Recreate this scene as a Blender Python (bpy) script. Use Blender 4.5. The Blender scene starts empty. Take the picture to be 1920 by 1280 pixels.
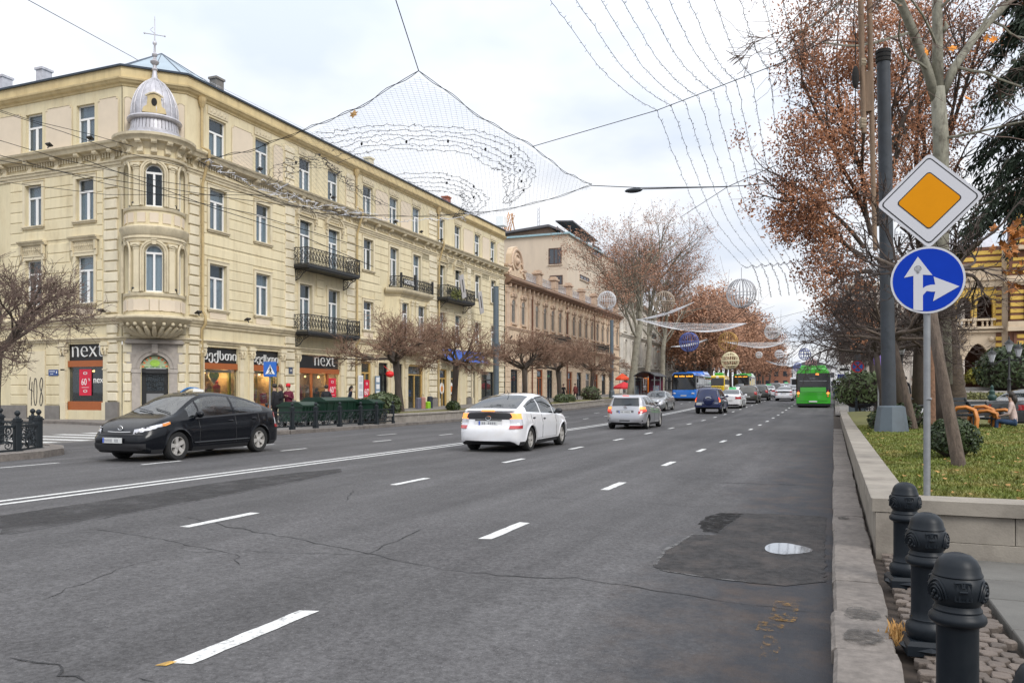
import bpy,math,random
from mathutils import Vector,Matrix,noise
import bmesh
SC=bpy.context.scene
COL=SC.collection
PI=math.pi
rad=math.radians
RN=random.Random(11)
# ------ camera
F,YH,EYE=1493.3,735.0,1.42
TH=math.atan(603/F)
CT,ST=math.cos(TH),math.sin(TH)
cam=bpy.data.cameras.new('camera')
cam.sensor_width=36.0
cam.lens=F/1920*36
cam.shift_y=(YH-640)/1920
cam.clip_start,cam.clip_end=0.1,5000
cam_o=bpy.data.objects.new('camera',cam)
COL.objects.link(cam_o)
cam_o.location=(0,0,EYE)
cam_o.rotation_euler=(PI/2,0,TH)
SC.camera=cam_o
# ------ world: overcast sky with soft cloud
SUN_EL,SUN_AZ=rad(38),rad(124)
world=bpy.data.worlds.new('World')
SC.world=world
world.use_nodes=True
nt=world.node_tree
nt.nodes.clear()
def wn(t,**k):
 n=nt.nodes.new(t)
 for a,b in k.items():
  setattr(n,a,b)
 return n
sky=wn('ShaderNodeTexSky',sky_type='NISHITA',sun_disc=False,sun_elevation=SUN_EL,sun_rotation=SUN_AZ)
bg1=wn('ShaderNodeBackground')
bg1.inputs[1].default_value=0.1
nt.links.new(sky.outputs[0],bg1.inputs[0])
tc=wn('ShaderNodeTexCoord')
sep=wn('ShaderNodeSeparateXYZ')
nt.links.new(tc.outputs['Generated'],sep.inputs[0])
def wmath(op,a,b=None):
 n=wn('ShaderNodeMath',operation=op)
 for i,x in enumerate((a,b)):
  if x is None:
   continue
  if isinstance(x,(int,float)):
   n.inputs[i].default_value=x
  else:
   nt.links.new(x,n.inputs[i])
 return n.outputs[0]
zz=wmath('MAXIMUM',sep.outputs[2],0.0)
den=wmath('ADD',zz,0.22)
cmb=wn('ShaderNodeCombineXYZ')
nt.links.new(wmath('DIVIDE',sep.outputs[0],den),cmb.inputs[0])
nt.links.new(wmath('DIVIDE',sep.outputs[1],den),cmb.inputs[1])
nz=wn('ShaderNodeTexNoise')
nz.inputs['Scale'].default_value=1.25
nz.inputs['Detail'].default_value=5
nz.inputs['Roughness'].default_value=0.5
nt.links.new(cmb.outputs[0],nz.inputs['Vector'])
rmp=wn('ShaderNodeValToRGB')
rmp.color_ramp.elements[0].position=0.36
rmp.color_ramp.elements[0].color=(0.655,0.72,0.835,1)
rmp.color_ramp.elements[1].position=0.6
rmp.color_ramp.elements[1].color=(0.975,0.98,1.0,1)
nt.links.new(nz.outputs[0],rmp.inputs[0])
bg2=wn('ShaderNodeBackground')
nt.links.new(rmp.outputs[0],bg2.inputs[0])
nt.links.new(wmath('ADD',wmath('MULTIPLY',wmath('POWER',zz,1.6),1.0),0.87),bg2.inputs[1])
mx=wn('ShaderNodeMixShader')
mx.inputs[0].default_value=0.94
nt.links.new(bg1.outputs[0],mx.inputs[1])
nt.links.new(bg2.outputs[0],mx.inputs[2])
wo=wn('ShaderNodeOutputWorld')
nt.links.new(mx.outputs[0],wo.inputs[0])
sun=bpy.data.lights.new('sun','SUN')
sun.energy=1.5
sun.angle=rad(22)
sun.color=(1.0,0.965,0.91)
sun_o=bpy.data.objects.new('sun',sun)
COL.objects.link(sun_o)
sd=Vector((math.sin(SUN_AZ)*math.cos(SUN_EL),math.cos(SUN_AZ)*math.cos(SUN_EL),math.sin(SUN_EL)))
sun_o.rotation_euler=(-sd).to_track_quat('-Z','Y').to_euler()
sun_o.location=(10,-20,60)
vs=SC.view_settings
vs.view_transform='Standard'
vs.look='None'
vs.exposure=0.3
vs.gamma=1
vs.use_curve_mapping=False
SC.render.engine='CYCLES'
SC.cycles.max_bounces=6
SC.cycles.diffuse_bounces=3
SC.cycles.glossy_bounces=3
SC.cycles.transmission_bounces=4
SC.cycles.transparent_max_bounces=12
SC.cycles.use_denoising=True
SC.cycles.sample_clamp_indirect=3.0
SC.cycles.caustics_reflective=False
SC.cycles.caustics_refractive=False
# ------ measuring: from a photo pixel to a place in the street
def ray(u,v):
 a,b=(u-960)/F,(YH-v)/F
 return Vector((a*CT-ST,a*ST+CT,b))
def gz(y):
 if y<25:return-0.0045*y
 if y<60:
  t=y-25
  return-0.1125-0.0045*t+0.0215*t*t/70
 b=-0.1125-0.0045*35+0.0215*35*35/70
 return b+0.017*(min(y,220)-60)
def on_ground(u,v,dz=0.0):
 d=ray(u,v)
 t=0.5
 while t<700:
  if EYE+d.z*t<=gz(d.y*t)+dz:
   return Vector((d.x*t,d.y*t,gz(d.y*t)+dz))
  t*=1.001
 return Vector((d.x*t,d.y*t,0))
def on_x(u,v,X):
 d=ray(u,v)
 t=X/d.x
 return Vector((X,d.y*t,EYE+d.z*t))
def on_y(u,v,Y):
 d=ray(u,v)
 t=Y/d.y
 return Vector((d.x*t,Y,EYE+d.z*t))
def at_depth(u,v,Z):
 d=ray(u,v)
 return Vector((d.x*Z,d.y*Z,EYE+d.z*Z))
 #
class MB:
 def __init__(s):
  s.v,s.f,s.mi,s.cur,s.M=[],[],[],0,None
 def add(s,vs,fs):
  n=len(s.v)
  if s.M is not None:
   M=s.M
   vs=[M@Vector(p)for p in vs]
  s.v+=[tuple(p)for p in vs]
  s.f+=[tuple(i+n for i in f)for f in fs]
  s.mi+=[s.cur]*len(fs)
 def box(s,x0,y0,z0,x1,y1,z1):
  s.add([(x0,y0,z0),(x1,y0,z0),(x1,y1,z0),(x0,y1,z0),(x0,y0,z1),(x1,y0,z1),(x1,y1,z1),(x0,y1,z1)],[(3,2,1,0),(4,5,6,7),(0,1,5,4),(1,2,6,5),(2,3,7,6),(3,0,4,7)])
 def cbox(s,x0,y0,z0,x1,y1,z1,c):
  p=[(x0+c,y0),(x1-c,y0),(x1,y0+c),(x1,y1-c),(x1-c,y1),(x0+c,y1),(x0,y1-c),(x0,y0+c)]
  q=[(x0+2*c,y0+c),(x1-2*c,y0+c),(x1-c,y0+2*c),(x1-c,y1-2*c),(x1-2*c,y1-c),(x0+2*c,y1-c),(x0+c,y1-2*c),(x0+c,y0+2*c)]
  vs=[(a,b,z0)for a,b in p]+[(a,b,z1-c)for a,b in p]+[(a,b,z1)for a,b in q]
  fs=[tuple(range(7,-1,-1)),tuple(range(16,24))]
  for k in(0,8):
   fs+=[(k+i,k+(i+1)%8,k+8+(i+1)%8,k+8+i)for i in range(8)]
  s.add(vs,fs)
 def poly(s,pts):
  s.add(pts,[tuple(range(len(pts)))])
 def prism(s,poly,a,b,axis='z'):
  def P(p,t):
   return(p[0],p[1],t)if axis=='z'else((p[0],t,p[1])if axis=='y'else(t,p[0],p[1]))
  n=len(poly)
  s.add([P(p,a)for p in poly]+[P(p,b)for p in poly],[tuple(range(n))[::-1],tuple(range(n,2*n))]+[(i,(i+1)%n,n+(i+1)%n,n+i)for i in range(n)])
 def tube(s,pts,r,n=6,r2=None,cap=True):
  pts=[Vector(p)for p in pts]
  m=len(pts)
  rs=r if isinstance(r,(list,tuple))else[r+((r2 if r2 is not None else r)-r)*i/max(m-1,1)for i in range(m)]
  vs,fs=[],[]
  up=None
  for i,p in enumerate(pts):
   d=(pts[min(i+1,m-1)]-pts[max(i-1,0)])
   if d.length<1e-9:d=Vector((0,0,1))
   d.normalize()
   if up is None:
    up=Vector((0,0,1))if abs(d.z)<0.9 else Vector((1,0,0))
   x=up-d*up.dot(d)
   if x.length<1e-6:
    x=d.orthogonal()
   x.normalize()
   up=x
   y=d.cross(x)
   for k in range(n):
    a=2*PI*k/n
    vs.append(p+(x*math.cos(a)+y*math.sin(a))*rs[i])
  for i in range(m-1):
   for k in range(n):
    fs.append((i*n+k,i*n+(k+1)%n,(i+1)*n+(k+1)%n,(i+1)*n+k))
  if cap and n>2:
   fs.append(tuple(range(n))[::-1])
   fs.append(tuple((m-1)*n+k for k in range(n)))
  s.add(vs,fs)
 def lathe(s,prof,n=16,c=(0,0,0),a0=0.0,a1=2*PI,cap=True):
  full=abs(a1-a0-2*PI)<1e-6
  k=n if full else n+1
  vs=[]
  for r,z in prof:
   for i in range(k):
    a=a0+(a1-a0)*i/n
    vs.append((c[0]+r*math.cos(a),c[1]+r*math.sin(a),c[2]+z))
  fs=[]
  for j in range(len(prof)-1):
   for i in range(n):
    i2=(i+1)%k
    fs.append((j*k+i,j*k+i2,(j+1)*k+i2,(j+1)*k+i))
  if full and cap:
   if prof[0][0]>1e-4:fs.append(tuple(range(k))[::-1])
   if prof[-1][0]>1e-4:fs.append(tuple((len(prof)-1)*k+i for i in range(k)))
  s.add(vs,fs)
 def sweep(s,path,prof,closed_prof=True):
  n,m=len(path),len(prof)
  dirs=[]
  for i in range(n-1):
   d=Vector((path[i+1][0]-path[i][0],path[i+1][1]-path[i][1]))
   dirs.append(d.normalized())
  vs,fs=[],[]
  for i in range(n):
   a=dirs[max(i-1,0)]
   b=dirs[min(i,n-2)]
   na,nb=Vector((a.y,-a.x)),Vector((b.y,-b.x))
   mm=(na+nb)
   mm=mm/max(mm.dot(na),0.2)
   for d,z in prof:
    vs.append((path[i][0]+mm.x*d,path[i][1]+mm.y*d,z))
  for i in range(n-1):
   for k in range(m if closed_prof else m-1):
    k2=(k+1)%m
    fs.append((i*m+k,i*m+k2,(i+1)*m+k2,(i+1)*m+k))
  if closed_prof:
   fs.append(tuple(range(m)))
   fs.append(tuple((n-1)*m+k for k in range(m))[::-1])
  s.add(vs,fs)
 def grid(s,fn,nu,nv):
  vs=[fn(i/nu,j/nv)for j in range(nv+1)for i in range(nu+1)]
  w=nu+1
  s.add(vs,[(j*w+i,j*w+i+1,(j+1)*w+i+1,(j+1)*w+i)for j in range(nv)for i in range(nu)])
 def ball(s,c,r,n=8,m=6,sq=(1,1,1)):
  prof=[(math.sin(PI*j/m),-math.cos(PI*j/m))for j in range(m+1)]
  vs,fs=[],[]
  for q,z in prof:
   for i in range(n):
    a=2*PI*i/n
    vs.append((c[0]+r*sq[0]*q*math.cos(a),c[1]+r*sq[1]*q*math.sin(a),c[2]+r*sq[2]*z))
  for j in range(m):
   for i in range(n):
    fs.append((j*n+i,j*n+(i+1)%n,(j+1)*n+(i+1)%n,(j+1)*n+i))
  s.add(vs,fs)
 def mesh(s,name,mats,smooth=None):
  me=bpy.data.meshes.new(name)
  me.from_pydata(s.v,[],s.f)
  for m in(mats if isinstance(mats,(list,tuple))else[mats]):
   me.materials.append(m)
  if any(s.mi):
   me.polygons.foreach_set('material_index',s.mi)
  if smooth is not None:
   me.shade_smooth()
   if smooth<180:
    me.set_sharp_from_angle(angle=rad(smooth))
  me.update()
  return me
def frame(origin,sdir,ddir):
 return Matrix(((sdir[0],ddir[0],0,origin[0]),(sdir[1],ddir[1],0,origin[1]),(0,0,1,origin[2]),(0,0,0,1)))
WM={}
def obj(name,mb,mat=None,parent=None,loc=None,rot=None,scale=None,smooth=None,world=True,M=None):
 me=mb.mesh(name,mat,smooth)if isinstance(mb,MB)else mb
 o=bpy.data.objects.new(name,me)
 COL.objects.link(o)
 if M is not None:
  B=M.copy()
 else:
  B=Matrix.LocRotScale(Vector(loc or(0,0,0)),(Matrix.Rotation(rot,3,'Z')if isinstance(rot,(int,float))else(rot or Matrix.Identity(3))).to_quaternion()if rot is not None else None,Vector(scale or(1,1,1)))
 o.matrix_basis=B
 if parent is not None:
  o.parent=parent
  if world:
   o.matrix_parent_inverse=WM[parent.name].inverted()
   WM[o.name]=B
  else:
   WM[o.name]=WM[parent.name]@B
 else:
  WM[o.name]=B
 return o
def tag(o,label=None,cat=None,group=None,kind=None):
 if label:o['label']=label
 if cat:o['category']=cat
 if group:o['group']=group
 if kind:o['kind']=kind
 return o
def thing(name,label,cat,loc=(0,0,0),rz=0.0,group=None):
 o=bpy.data.objects.new(name,None)
 COL.objects.link(o)
 o.empty_display_size=0.2
 o.location=loc
 o.rotation_euler=(0,0,rz)
 WM[o.name]=Matrix.Translation(Vector(loc))@Matrix.Rotation(rz,4,'Z')
 return tag(o,label,cat,group)
def struct(name,mb,mat,smooth=None,parent=None):
 o=obj(name,mb,mat,parent,smooth=smooth)
 if parent is None:o['kind']='structure'
 return o
def split_islands(o):
 me=o.data
 par=list(range(len(me.vertices)))
 def find(a):
  while par[a]!=a:
   par[a]=par[par[a]];a=par[a]
  return a
 for p in me.polygons:
  vs_=p.vertices
  for q in vs_[1:]:par[find(q)]=find(vs_[0])
 isl={}
 for p in me.polygons:isl.setdefault(find(p.vertices[0]),[]).append(p)
 if len(isl)<2:return
 nm=o.name.split('.')[0]
 for ps in isl.values():
  mb=MB()
  ids=sorted({v for p in ps for v in p.vertices});mp={v:i for i,v in enumerate(ids)}
  mb.add([me.vertices[v].co for v in ids],[tuple(mp[v]for v in p.vertices)for p in ps])
  n=o.copy();n.data=mb.mesh(nm,list(me.materials),40 if ps[0].use_smooth else None)
  COL.objects.link(n)
 bpy.data.objects.remove(o)
KIDS={}
def kids(o):
 return[c for c in o.children]
def dup(root,loc,rz=0.0,label=None,group=None,scale=None,swap=None):
 def cp(o,par):
  c=o.copy()
  COL.objects.link(c)
  if par is not None:c.parent=par
  if swap and c.data is not None and c.data.name in swap:c.data=swap[c.data.name]
  for ch in o.children:cp(ch,c)
  return c
 r=cp(root,None)
 r.location=loc
 r.rotation_euler=(0,0,rz)
 if scale:r.scale=(scale,)*3 if isinstance(scale,(int,float))else scale
 WM[r.name]=Matrix.Translation(Vector(loc))@Matrix.Rotation(rz,4,'Z')
 if label:r['label']=label
 if group:r['group']=group
 return r
 #
MATS={}
def mat(name,color,rough=0.6,metal=0.0,var=0.12,scale=2.0,rnd=0.0,bump=0.0,bscale=40.0,spec=0.5,emit=0.0,coat=0.0,dirt=None,dirt_scale=0.7,dirt_amt=0.5,alpha=None,stretch=None,local=False,streak=0.0):
 if name in MATS:return MATS[name]
 m=bpy.data.materials.new(name)
 m.use_nodes=True
 t=m.node_tree
 N,L=t.nodes,t.links
 p=N['Principled BSDF']
 p.inputs['Roughness'].default_value=rough
 p.inputs['Metallic'].default_value=metal
 p.inputs['Specular IOR Level'].default_value=spec
 if coat:
  p.inputs['Coat Weight'].default_value=coat
  p.inputs['Coat Roughness'].default_value=0.04
 if alpha is not None:p.inputs['Alpha'].default_value=alpha
 c4=(color[0],color[1],color[2],1)
 if emit:
  p.inputs['Emission Color'].default_value=c4
  p.inputs['Emission Strength'].default_value=emit
 g=N.new('ShaderNodeTexCoord'if local else 'ShaderNodeNewGeometry')
 vec=g.outputs['Object'if local else 'Position']
 if stretch:
  mp=N.new('ShaderNodeVectorMath')
  mp.operation='MULTIPLY'
  mp.inputs[1].default_value=stretch
  L.new(vec,mp.inputs[0])
  vec=mp.outputs[0]
 out=None
 if var or rnd:
  n1=N.new('ShaderNodeTexNoise')
  n1.inputs['Scale'].default_value=scale
  n1.inputs['Detail'].default_value=6
  n1.inputs['Roughness'].default_value=0.65
  L.new(vec,n1.inputs['Vector'])
  mr=N.new('ShaderNodeMapRange')
  mr.inputs[1].default_value,mr.inputs[2].default_value=0.25,0.75
  mr.inputs[3].default_value,mr.inputs[4].default_value=1-var,1+var
  L.new(n1.outputs[0],mr.inputs[0])
  v=mr.outputs[0]
  if rnd:
   oi=N.new('ShaderNodeObjectInfo')
   m2=N.new('ShaderNodeMapRange')
   m2.inputs[3].default_value,m2.inputs[4].default_value=1-rnd,1+rnd
   L.new(oi.outputs['Random'],m2.inputs[0])
   mm=N.new('ShaderNodeMath')
   mm.operation='MULTIPLY'
   L.new(v,mm.inputs[0])
   L.new(m2.outputs[0],mm.inputs[1])
   v=mm.outputs[0]
  hs=N.new('ShaderNodeVectorMath')
  hs.operation='SCALE'
  hs.inputs[0].default_value=color
  L.new(v,hs.inputs['Scale'])
  out=hs.outputs[0]
 if dirt:
  n2=N.new('ShaderNodeTexNoise')
  n2.inputs['Scale'].default_value=dirt_scale
  n2.inputs['Detail'].default_value=8
  n2.inputs['Roughness'].default_value=0.7
  L.new(vec,n2.inputs['Vector'])
  r2=N.new('ShaderNodeMapRange')
  r2.inputs[1].default_value,r2.inputs[2].default_value=0.48,0.72
  r2.inputs[3].default_value,r2.inputs[4].default_value=0,dirt_amt
  L.new(n2.outputs[0],r2.inputs[0])
  mi=N.new('ShaderNodeMix')
  mi.data_type='RGBA'
  L.new(r2.outputs[0],mi.inputs[0])
  if out is not None:L.new(out,mi.inputs[6])
  else:mi.inputs[6].default_value=c4
  mi.inputs[7].default_value=(dirt[0],dirt[1],dirt[2],1)
  out=mi.outputs[2]
 if streak and out is not None:
  sm_=N.new('ShaderNodeVectorMath');sm_.operation='MULTIPLY';sm_.inputs[1].default_value=(2.6,2.6,.16)
  L.new(g.outputs['Position'],sm_.inputs[0])
  n4=N.new('ShaderNodeTexNoise');n4.inputs['Scale'].default_value=1.0;n4.inputs['Detail'].default_value=7;n4.inputs['Roughness'].default_value=.7
  L.new(sm_.outputs[0],n4.inputs['Vector'])
  r4=N.new('ShaderNodeMapRange')
  r4.inputs[1].default_value,r4.inputs[2].default_value,r4.inputs[3].default_value,r4.inputs[4].default_value=.48,.72,1.04,1-streak
  L.new(n4.outputs[0],r4.inputs[0])
  v4=N.new('ShaderNodeVectorMath');v4.operation='SCALE'
  L.new(out,v4.inputs[0]);L.new(r4.outputs[0],v4.inputs['Scale'])
  out=v4.outputs[0]
 if out is not None:L.new(out,p.inputs['Base Color'])
 else:p.inputs['Base Color'].default_value=c4
 if bump:
  n3=N.new('ShaderNodeTexNoise')
  n3.inputs['Scale'].default_value=bscale
  n3.inputs['Detail'].default_value=4
  L.new(vec,n3.inputs['Vector'])
  b=N.new('ShaderNodeBump')
  b.inputs['Strength'].default_value=bump
  b.inputs['Distance'].default_value=0.02
  L.new(n3.outputs[0],b.inputs['Height'])
  L.new(b.outputs[0],p.inputs['Normal'])
 MATS[name]=m
 return m
def glass_mat(name,tint=(0.9,0.95,0.95),clear=0.7,rough=0.02,base=(0.03,0.04,0.045),ior=1.8):
 m=bpy.data.materials.new(name)
 m.use_nodes=True
 t=m.node_tree
 N,L=t.nodes,t.links
 p=N['Principled BSDF']
 p.inputs['Base Color'].default_value=(*base,1)
 p.inputs['Roughness'].default_value=rough
 p.inputs['Specular IOR Level'].default_value=0.9
 p.inputs['IOR'].default_value=ior
 tr=N.new('ShaderNodeBsdfTransparent')
 tr.inputs[0].default_value=(*tint,1)
 mix=N.new('ShaderNodeMixShader')
 lw=N.new('ShaderNodeLayerWeight')
 lw.inputs[0].default_value=0.35
 mr=N.new('ShaderNodeMapRange')
 mr.inputs[3].default_value,mr.inputs[4].default_value=clear,0.0
 L.new(lw.outputs['Facing'],mr.inputs[0])
 L.new(mr.outputs[0],mix.inputs[0])
 L.new(p.outputs[0],mix.inputs[1])
 L.new(tr.outputs[0],mix.inputs[2])
 L.new(mix.outputs[0],N['Material Output'].inputs[0])
 return m
def worn(m,scale,lo,hi,detail=8):
 t=m.node_tree
 N,L=t.nodes,t.links
 g=N.new('ShaderNodeNewGeometry')
 n=N.new('ShaderNodeTexNoise')
 n.inputs['Scale'].default_value=scale
 n.inputs['Detail'].default_value=detail
 n.inputs['Roughness'].default_value=0.75
 L.new(g.outputs['Position'],n.inputs['Vector'])
 r=N.new('ShaderNodeMapRange')
 r.inputs[1].default_value,r.inputs[2].default_value=lo,hi
 L.new(n.outputs[0],r.inputs[0])
 L.new(r.outputs[0],N['Principled BSDF'].inputs['Alpha'])
 return m
def text_mb(body,size,depth=0.02,thin=0.0,shear=0.0,spacing=1.0):
 cu=bpy.data.curves.new('lettering','FONT')
 cu.body=body
 cu.size=size
 cu.extrude=depth
 cu.offset=-thin
 cu.shear=shear
 cu.space_character=spacing
 cu.align_x='CENTER'
 cu.resolution_u=3
 o=bpy.data.objects.new('lettering',cu)
 COL.objects.link(o)
 dg=bpy.context.evaluated_depsgraph_get()
 me=bpy.data.meshes.new_from_object(o.evaluated_get(dg))
 mb=MB()
 mb.add([(v.co.x,-v.co.z,v.co.y)for v in me.vertices],[tuple(p.vertices)for p in me.polygons])
 bpy.data.objects.remove(o)
 bpy.data.meshes.remove(me)
 bpy.data.curves.remove(cu)
 return mb
UNIT=MB()
UNIT.box(-0.5,-0.5,-0.5,0.5,0.5,0.5)
UNITS={}
def block(name,m,parent,M,s0,s1,d0,d1,z0,z1,bevel=True):
 key=(m.name,bevel)
 if key not in UNITS:
  b=MB()
  if bevel:
   c=0.03
   vs=[]
   for z in(-0.5,0.5):
    vs+=[(-.5,-.5,z*0.999),(.5,-.5,z*0.999),(.5,.3,z),(-.5,.3,z)]
   q=[(-0.5+c,.5,-0.5+2*c),(.5-c,.5,-.5+2*c),(.5-c,.5,.5-2*c),(-.5+c,.5,.5-2*c)]
   vs+=q
   b.add(vs,[(0,1,2,3),(7,6,5,4),(0,4,5,1),(1,5,6,2),(3,7,4,0),(3,2,9,8),(2,6,10,9),(6,7,11,10),(7,3,8,11),(8,9,10,11)])
  else:
   b.box(-.5,-.5,-.5,.5,.5,.5)
  UNITS[key]=b.mesh(name,m)
 B=M@Matrix.LocRotScale(Vector(((s0+s1)/2,(d0+d1)/2,(z0+z1)/2)),None,Vector((s1-s0,d1-d0,z1-z0)))
 return obj(name,UNITS[key],None,parent,M=B)
 #
def asphalt_mat():
 m=bpy.data.materials.new('asphalt')
 m.use_nodes=True
 t=m.node_tree
 N,L=t.nodes,t.links
 p=N['Principled BSDF']
 g=N.new('ShaderNodeNewGeometry')
 def noise_(scale,detail=6,rough=.6,mul=None):
  n=N.new('ShaderNodeTexNoise')
  n.inputs['Scale'].default_value=scale
  n.inputs['Detail'].default_value=detail
  n.inputs['Roughness'].default_value=rough
  if mul:
   v=N.new('ShaderNodeVectorMath');v.operation='MULTIPLY';v.inputs[1].default_value=mul
   L.new(g.outputs['Position'],v.inputs[0]);L.new(v.outputs[0],n.inputs['Vector'])
  else:
   L.new(g.outputs['Position'],n.inputs['Vector'])
  return n.outputs[0]
 def rng(x,a,b,c,d):
  r=N.new('ShaderNodeMapRange')
  for i,q in enumerate((a,b,c,d)):r.inputs[i+1].default_value=q
  L.new(x,r.inputs[0]);return r.outputs[0]
 def mth(op,a,b):
  r=N.new('ShaderNodeMath');r.operation=op
  for i,q in enumerate((a,b)):
   if isinstance(q,(int,float)):r.inputs[i].default_value=q
   else:L.new(q,r.inputs[i])
  return r.outputs[0]
 big=rng(noise_(0.5,6,.65,(1.6,.3,1)),.3,.7,.78,1.2)
 mid=rng(noise_(3.0,6,.7),.3,.7,.9,1.1)
 fine=rng(noise_(24,8,.88),.34,.66,.5,1.5)
 speck=rng(noise_(75,2,.5),.66,.73,0,1.0)
 trk=rng(noise_(1.0,4,.55,(1.5,.035,1)),.3,.7,.84,1.14)
 v=mth('ADD',mth('MULTIPLY',mth('MULTIPLY',mth('MULTIPLY',big,trk),mid),fine),speck)
 sc=N.new('ShaderNodeVectorMath');sc.operation='SCALE'
 sc.inputs[0].default_value=(.098,.095,.096)
 L.new(v,sc.inputs['Scale'])
 sp=N.new('ShaderNodeSeparateXYZ');L.new(g.outputs['Position'],sp.inputs[0])
 wob=mth('MULTIPLY',mth('SUBTRACT',noise_(0.9,5,.65,(1,.5,1)),.5),2.2)
 edge=mth('ADD',sp.outputs[0],wob)
 near=rng(sp.outputs[1],34,48,1,0)
 wet=mth('MULTIPLY',rng(edge,-1.55,-.55,0,1),near)
 mi=N.new('ShaderNodeMix');mi.data_type='RGBA'
 L.new(mth('MULTIPLY',wet,.85),mi.inputs[0]);L.new(sc.outputs[0],mi.inputs[6])
 rust=N.new('ShaderNodeMix');rust.data_type='RGBA'
 L.new(rng(noise_(2.3,6,.7),.45,.65,0,1),rust.inputs[0])
 rust.inputs[6].default_value=(.028,.03,.036,1);rust.inputs[7].default_value=(.062,.047,.04,1)
 L.new(rust.outputs[2],mi.inputs[7]);L.new(mi.outputs[2],p.inputs['Base Color'])
 L.new(rng(wet,0,1,.8,.58),p.inputs['Roughness'])
 p.inputs['Specular IOR Level'].default_value=.14
 b=N.new('ShaderNodeBump');b.inputs['Strength'].default_value=.55;b.inputs['Distance'].default_value=.006
 L.new(noise_(110,3,.7),b.inputs['Height']);L.new(b.outputs[0],p.inputs['Normal'])
 return m
M_ASPH=asphalt_mat()
M_PAINT=mat('road_paint',(.68,.68,.66),.7,var=.15,scale=12,dirt=(.16,.16,.16),dirt_scale=26,dirt_amt=.95)
worn(M_PAINT,14,.3,.4)
M_TAR=mat('tar_patch',(.04,.038,.038),.7,var=.6,scale=14,bump=.6,bscale=70,spec=.18,dirt=(.085,.072,.066),dirt_scale=2.6,dirt_amt=.9)
M_CRACK=mat('crack_fill',(.022,.022,.023),.8,var=.2)
M_SEAM=worn(mat('pale_seam',(.135,.132,.13),.8,var=.2,scale=8),12,.38,.58)
worn(M_CRACK,10,.3,.5)
M_KERB=mat('kerb_granite',(.19,.168,.15),.8,spec=.25,var=.3,scale=16,rnd=.1,bump=.25,bscale=120,dirt=(.07,.063,.058),dirt_scale=2.6,dirt_amt=.65)
M_SLAB=mat('paving_slab',(.125,.12,.108),.75,var=.15,scale=5,rnd=.09,bump=.2,bscale=90,dirt=(.08,.074,.066),dirt_scale=1.7,dirt_amt=.6)
M_COBB=mat('cobble',(.125,.1,.083),.8,var=.25,scale=14,rnd=.22,bump=.3,bscale=90)
M_SOIL=mat('dark_soil',(.05,.037,.028),.95,var=.4,scale=8)
M_PAVE=mat('pavement',(.2,.185,.17),.8,var=.2,scale=2.5,bump=.2,bscale=60,dirt=(.11,.1,.09),dirt_scale=.8,dirt_amt=.6)
M_WALLST=mat('planter_stone',(.27,.24,.2),.75,var=.2,scale=3,rnd=.06,bump=.15,bscale=60,dirt=(.13,.11,.09),dirt_scale=1.8,dirt_amt=.75)
M_GRASSG=mat('lawn_soil',(.13,.13,.035),.95,var=.35,scale=5,dirt=(.17,.14,.055),dirt_scale=1.5,dirt_amt=.6)
YS=[-12+2.0*i for i in range(0,60)]+[110+10*i for i in range(0,35)]
def strip(x0,x1,dz,ys=YS,nx=1,y0=None,y1=None):
 mb=MB()
 yy=list(ys)
 if y0 is not None:yy=[y0]+[y for y in yy if y0+.3<y]
 if y1 is not None:yy=[y for y in yy if y<y1-.3]+[y1]
 f=lambda q,y:q(y)if callable(q)else q
 for y in yy:
  for i in range(nx+1):
   a,b=f(x0,y),f(x1,y)
   mb.v.append((a+(b-a)*i/nx,y,gz(y)+dz))
 w=nx+1
 for j in range(len(yy)-1):
  for i in range(nx):
   mb.f.append((j*w+i,j*w+i+1,(j+1)*w+i+1,(j+1)*w+i));mb.mi.append(0)
 return mb
g=MB()
g.box(-900,-300,-2.2,900,-12.2,-1.2)
gb=MB()
for y0,y1 in zip([-300,-12]+[20*i for i in range(1,16)],[-12]+[20*i for i in range(1,16)]+[1500]):
 gb.poly([(-900,y0,gz(y0)-.25),(900,y0,gz(y0)-.25),(900,y1,gz(y1)-.25),(-900,y1,gz(y1)-.25)])
struct('ground',gb,M_PAVE)
road=struct('road',strip(-18.35,.02,0,nx=6),M_ASPH)
def side_road():
 mb=MB()
 mb.poly([(-18.34,11,gz(11)+.001),(-18.34,28,gz(25)+.001),(-21.0,28,gz(25)+.001),(-21.0,11,gz(11)+.001)])
 return mb
apron=struct('junction_road',side_road(),M_ASPH)
M_SETT=mat('side_street_setts',(.17,.16,.15),.75,var=.3,scale=9,bump=.6,bscale=14)
sr=MB()
sr.poly([(-21,11,-.05),(-21,28.5,-.105),(-90,28.5,-.105),(-90,11,-.05)])
side_street=struct('side_street',sr,M_SETT)
def paint(name,mb,m=None,par=None):
 o=obj(name,mb,m or M_PAINT,par or road)
 return o
def quad_on_road(mb,x0,x1,y0,y1,dz=.004,n=1,jit=0):
 for i in range(n):
  a,b=y0+(y1-y0)*i/n,y0+(y1-y0)*(i+1)/n
  mb.poly([(x0,a,gz(a)+dz),(x1,a,gz(a)+dz),(x1,b,gz(b)+dz),(x0,b,gz(b)+dz)])
def ragged(x0,x1,y0,y1,dz,rnd_):
 pts=[]
 for x,y in[(x0,y0),(x1,y0)]:pts.append((x,y+rnd_.uniform(-.03,.03)))
 n=8
 for i in range(1,n):pts.append((x1+rnd_.uniform(-.006,.006),y0+(y1-y0)*i/n))
 for x,y in[(x1,y1),(x0,y1)]:pts.append((x,y+rnd_.uniform(-.03,.03)))
 for i in range(n-1,0,-1):pts.append((x0+rnd_.uniform(-.006,.006),y0+(y1-y0)*i/n))
 return[(x,y,gz(y)+dz)for x,y in pts]
rp=random.Random(5)
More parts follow.
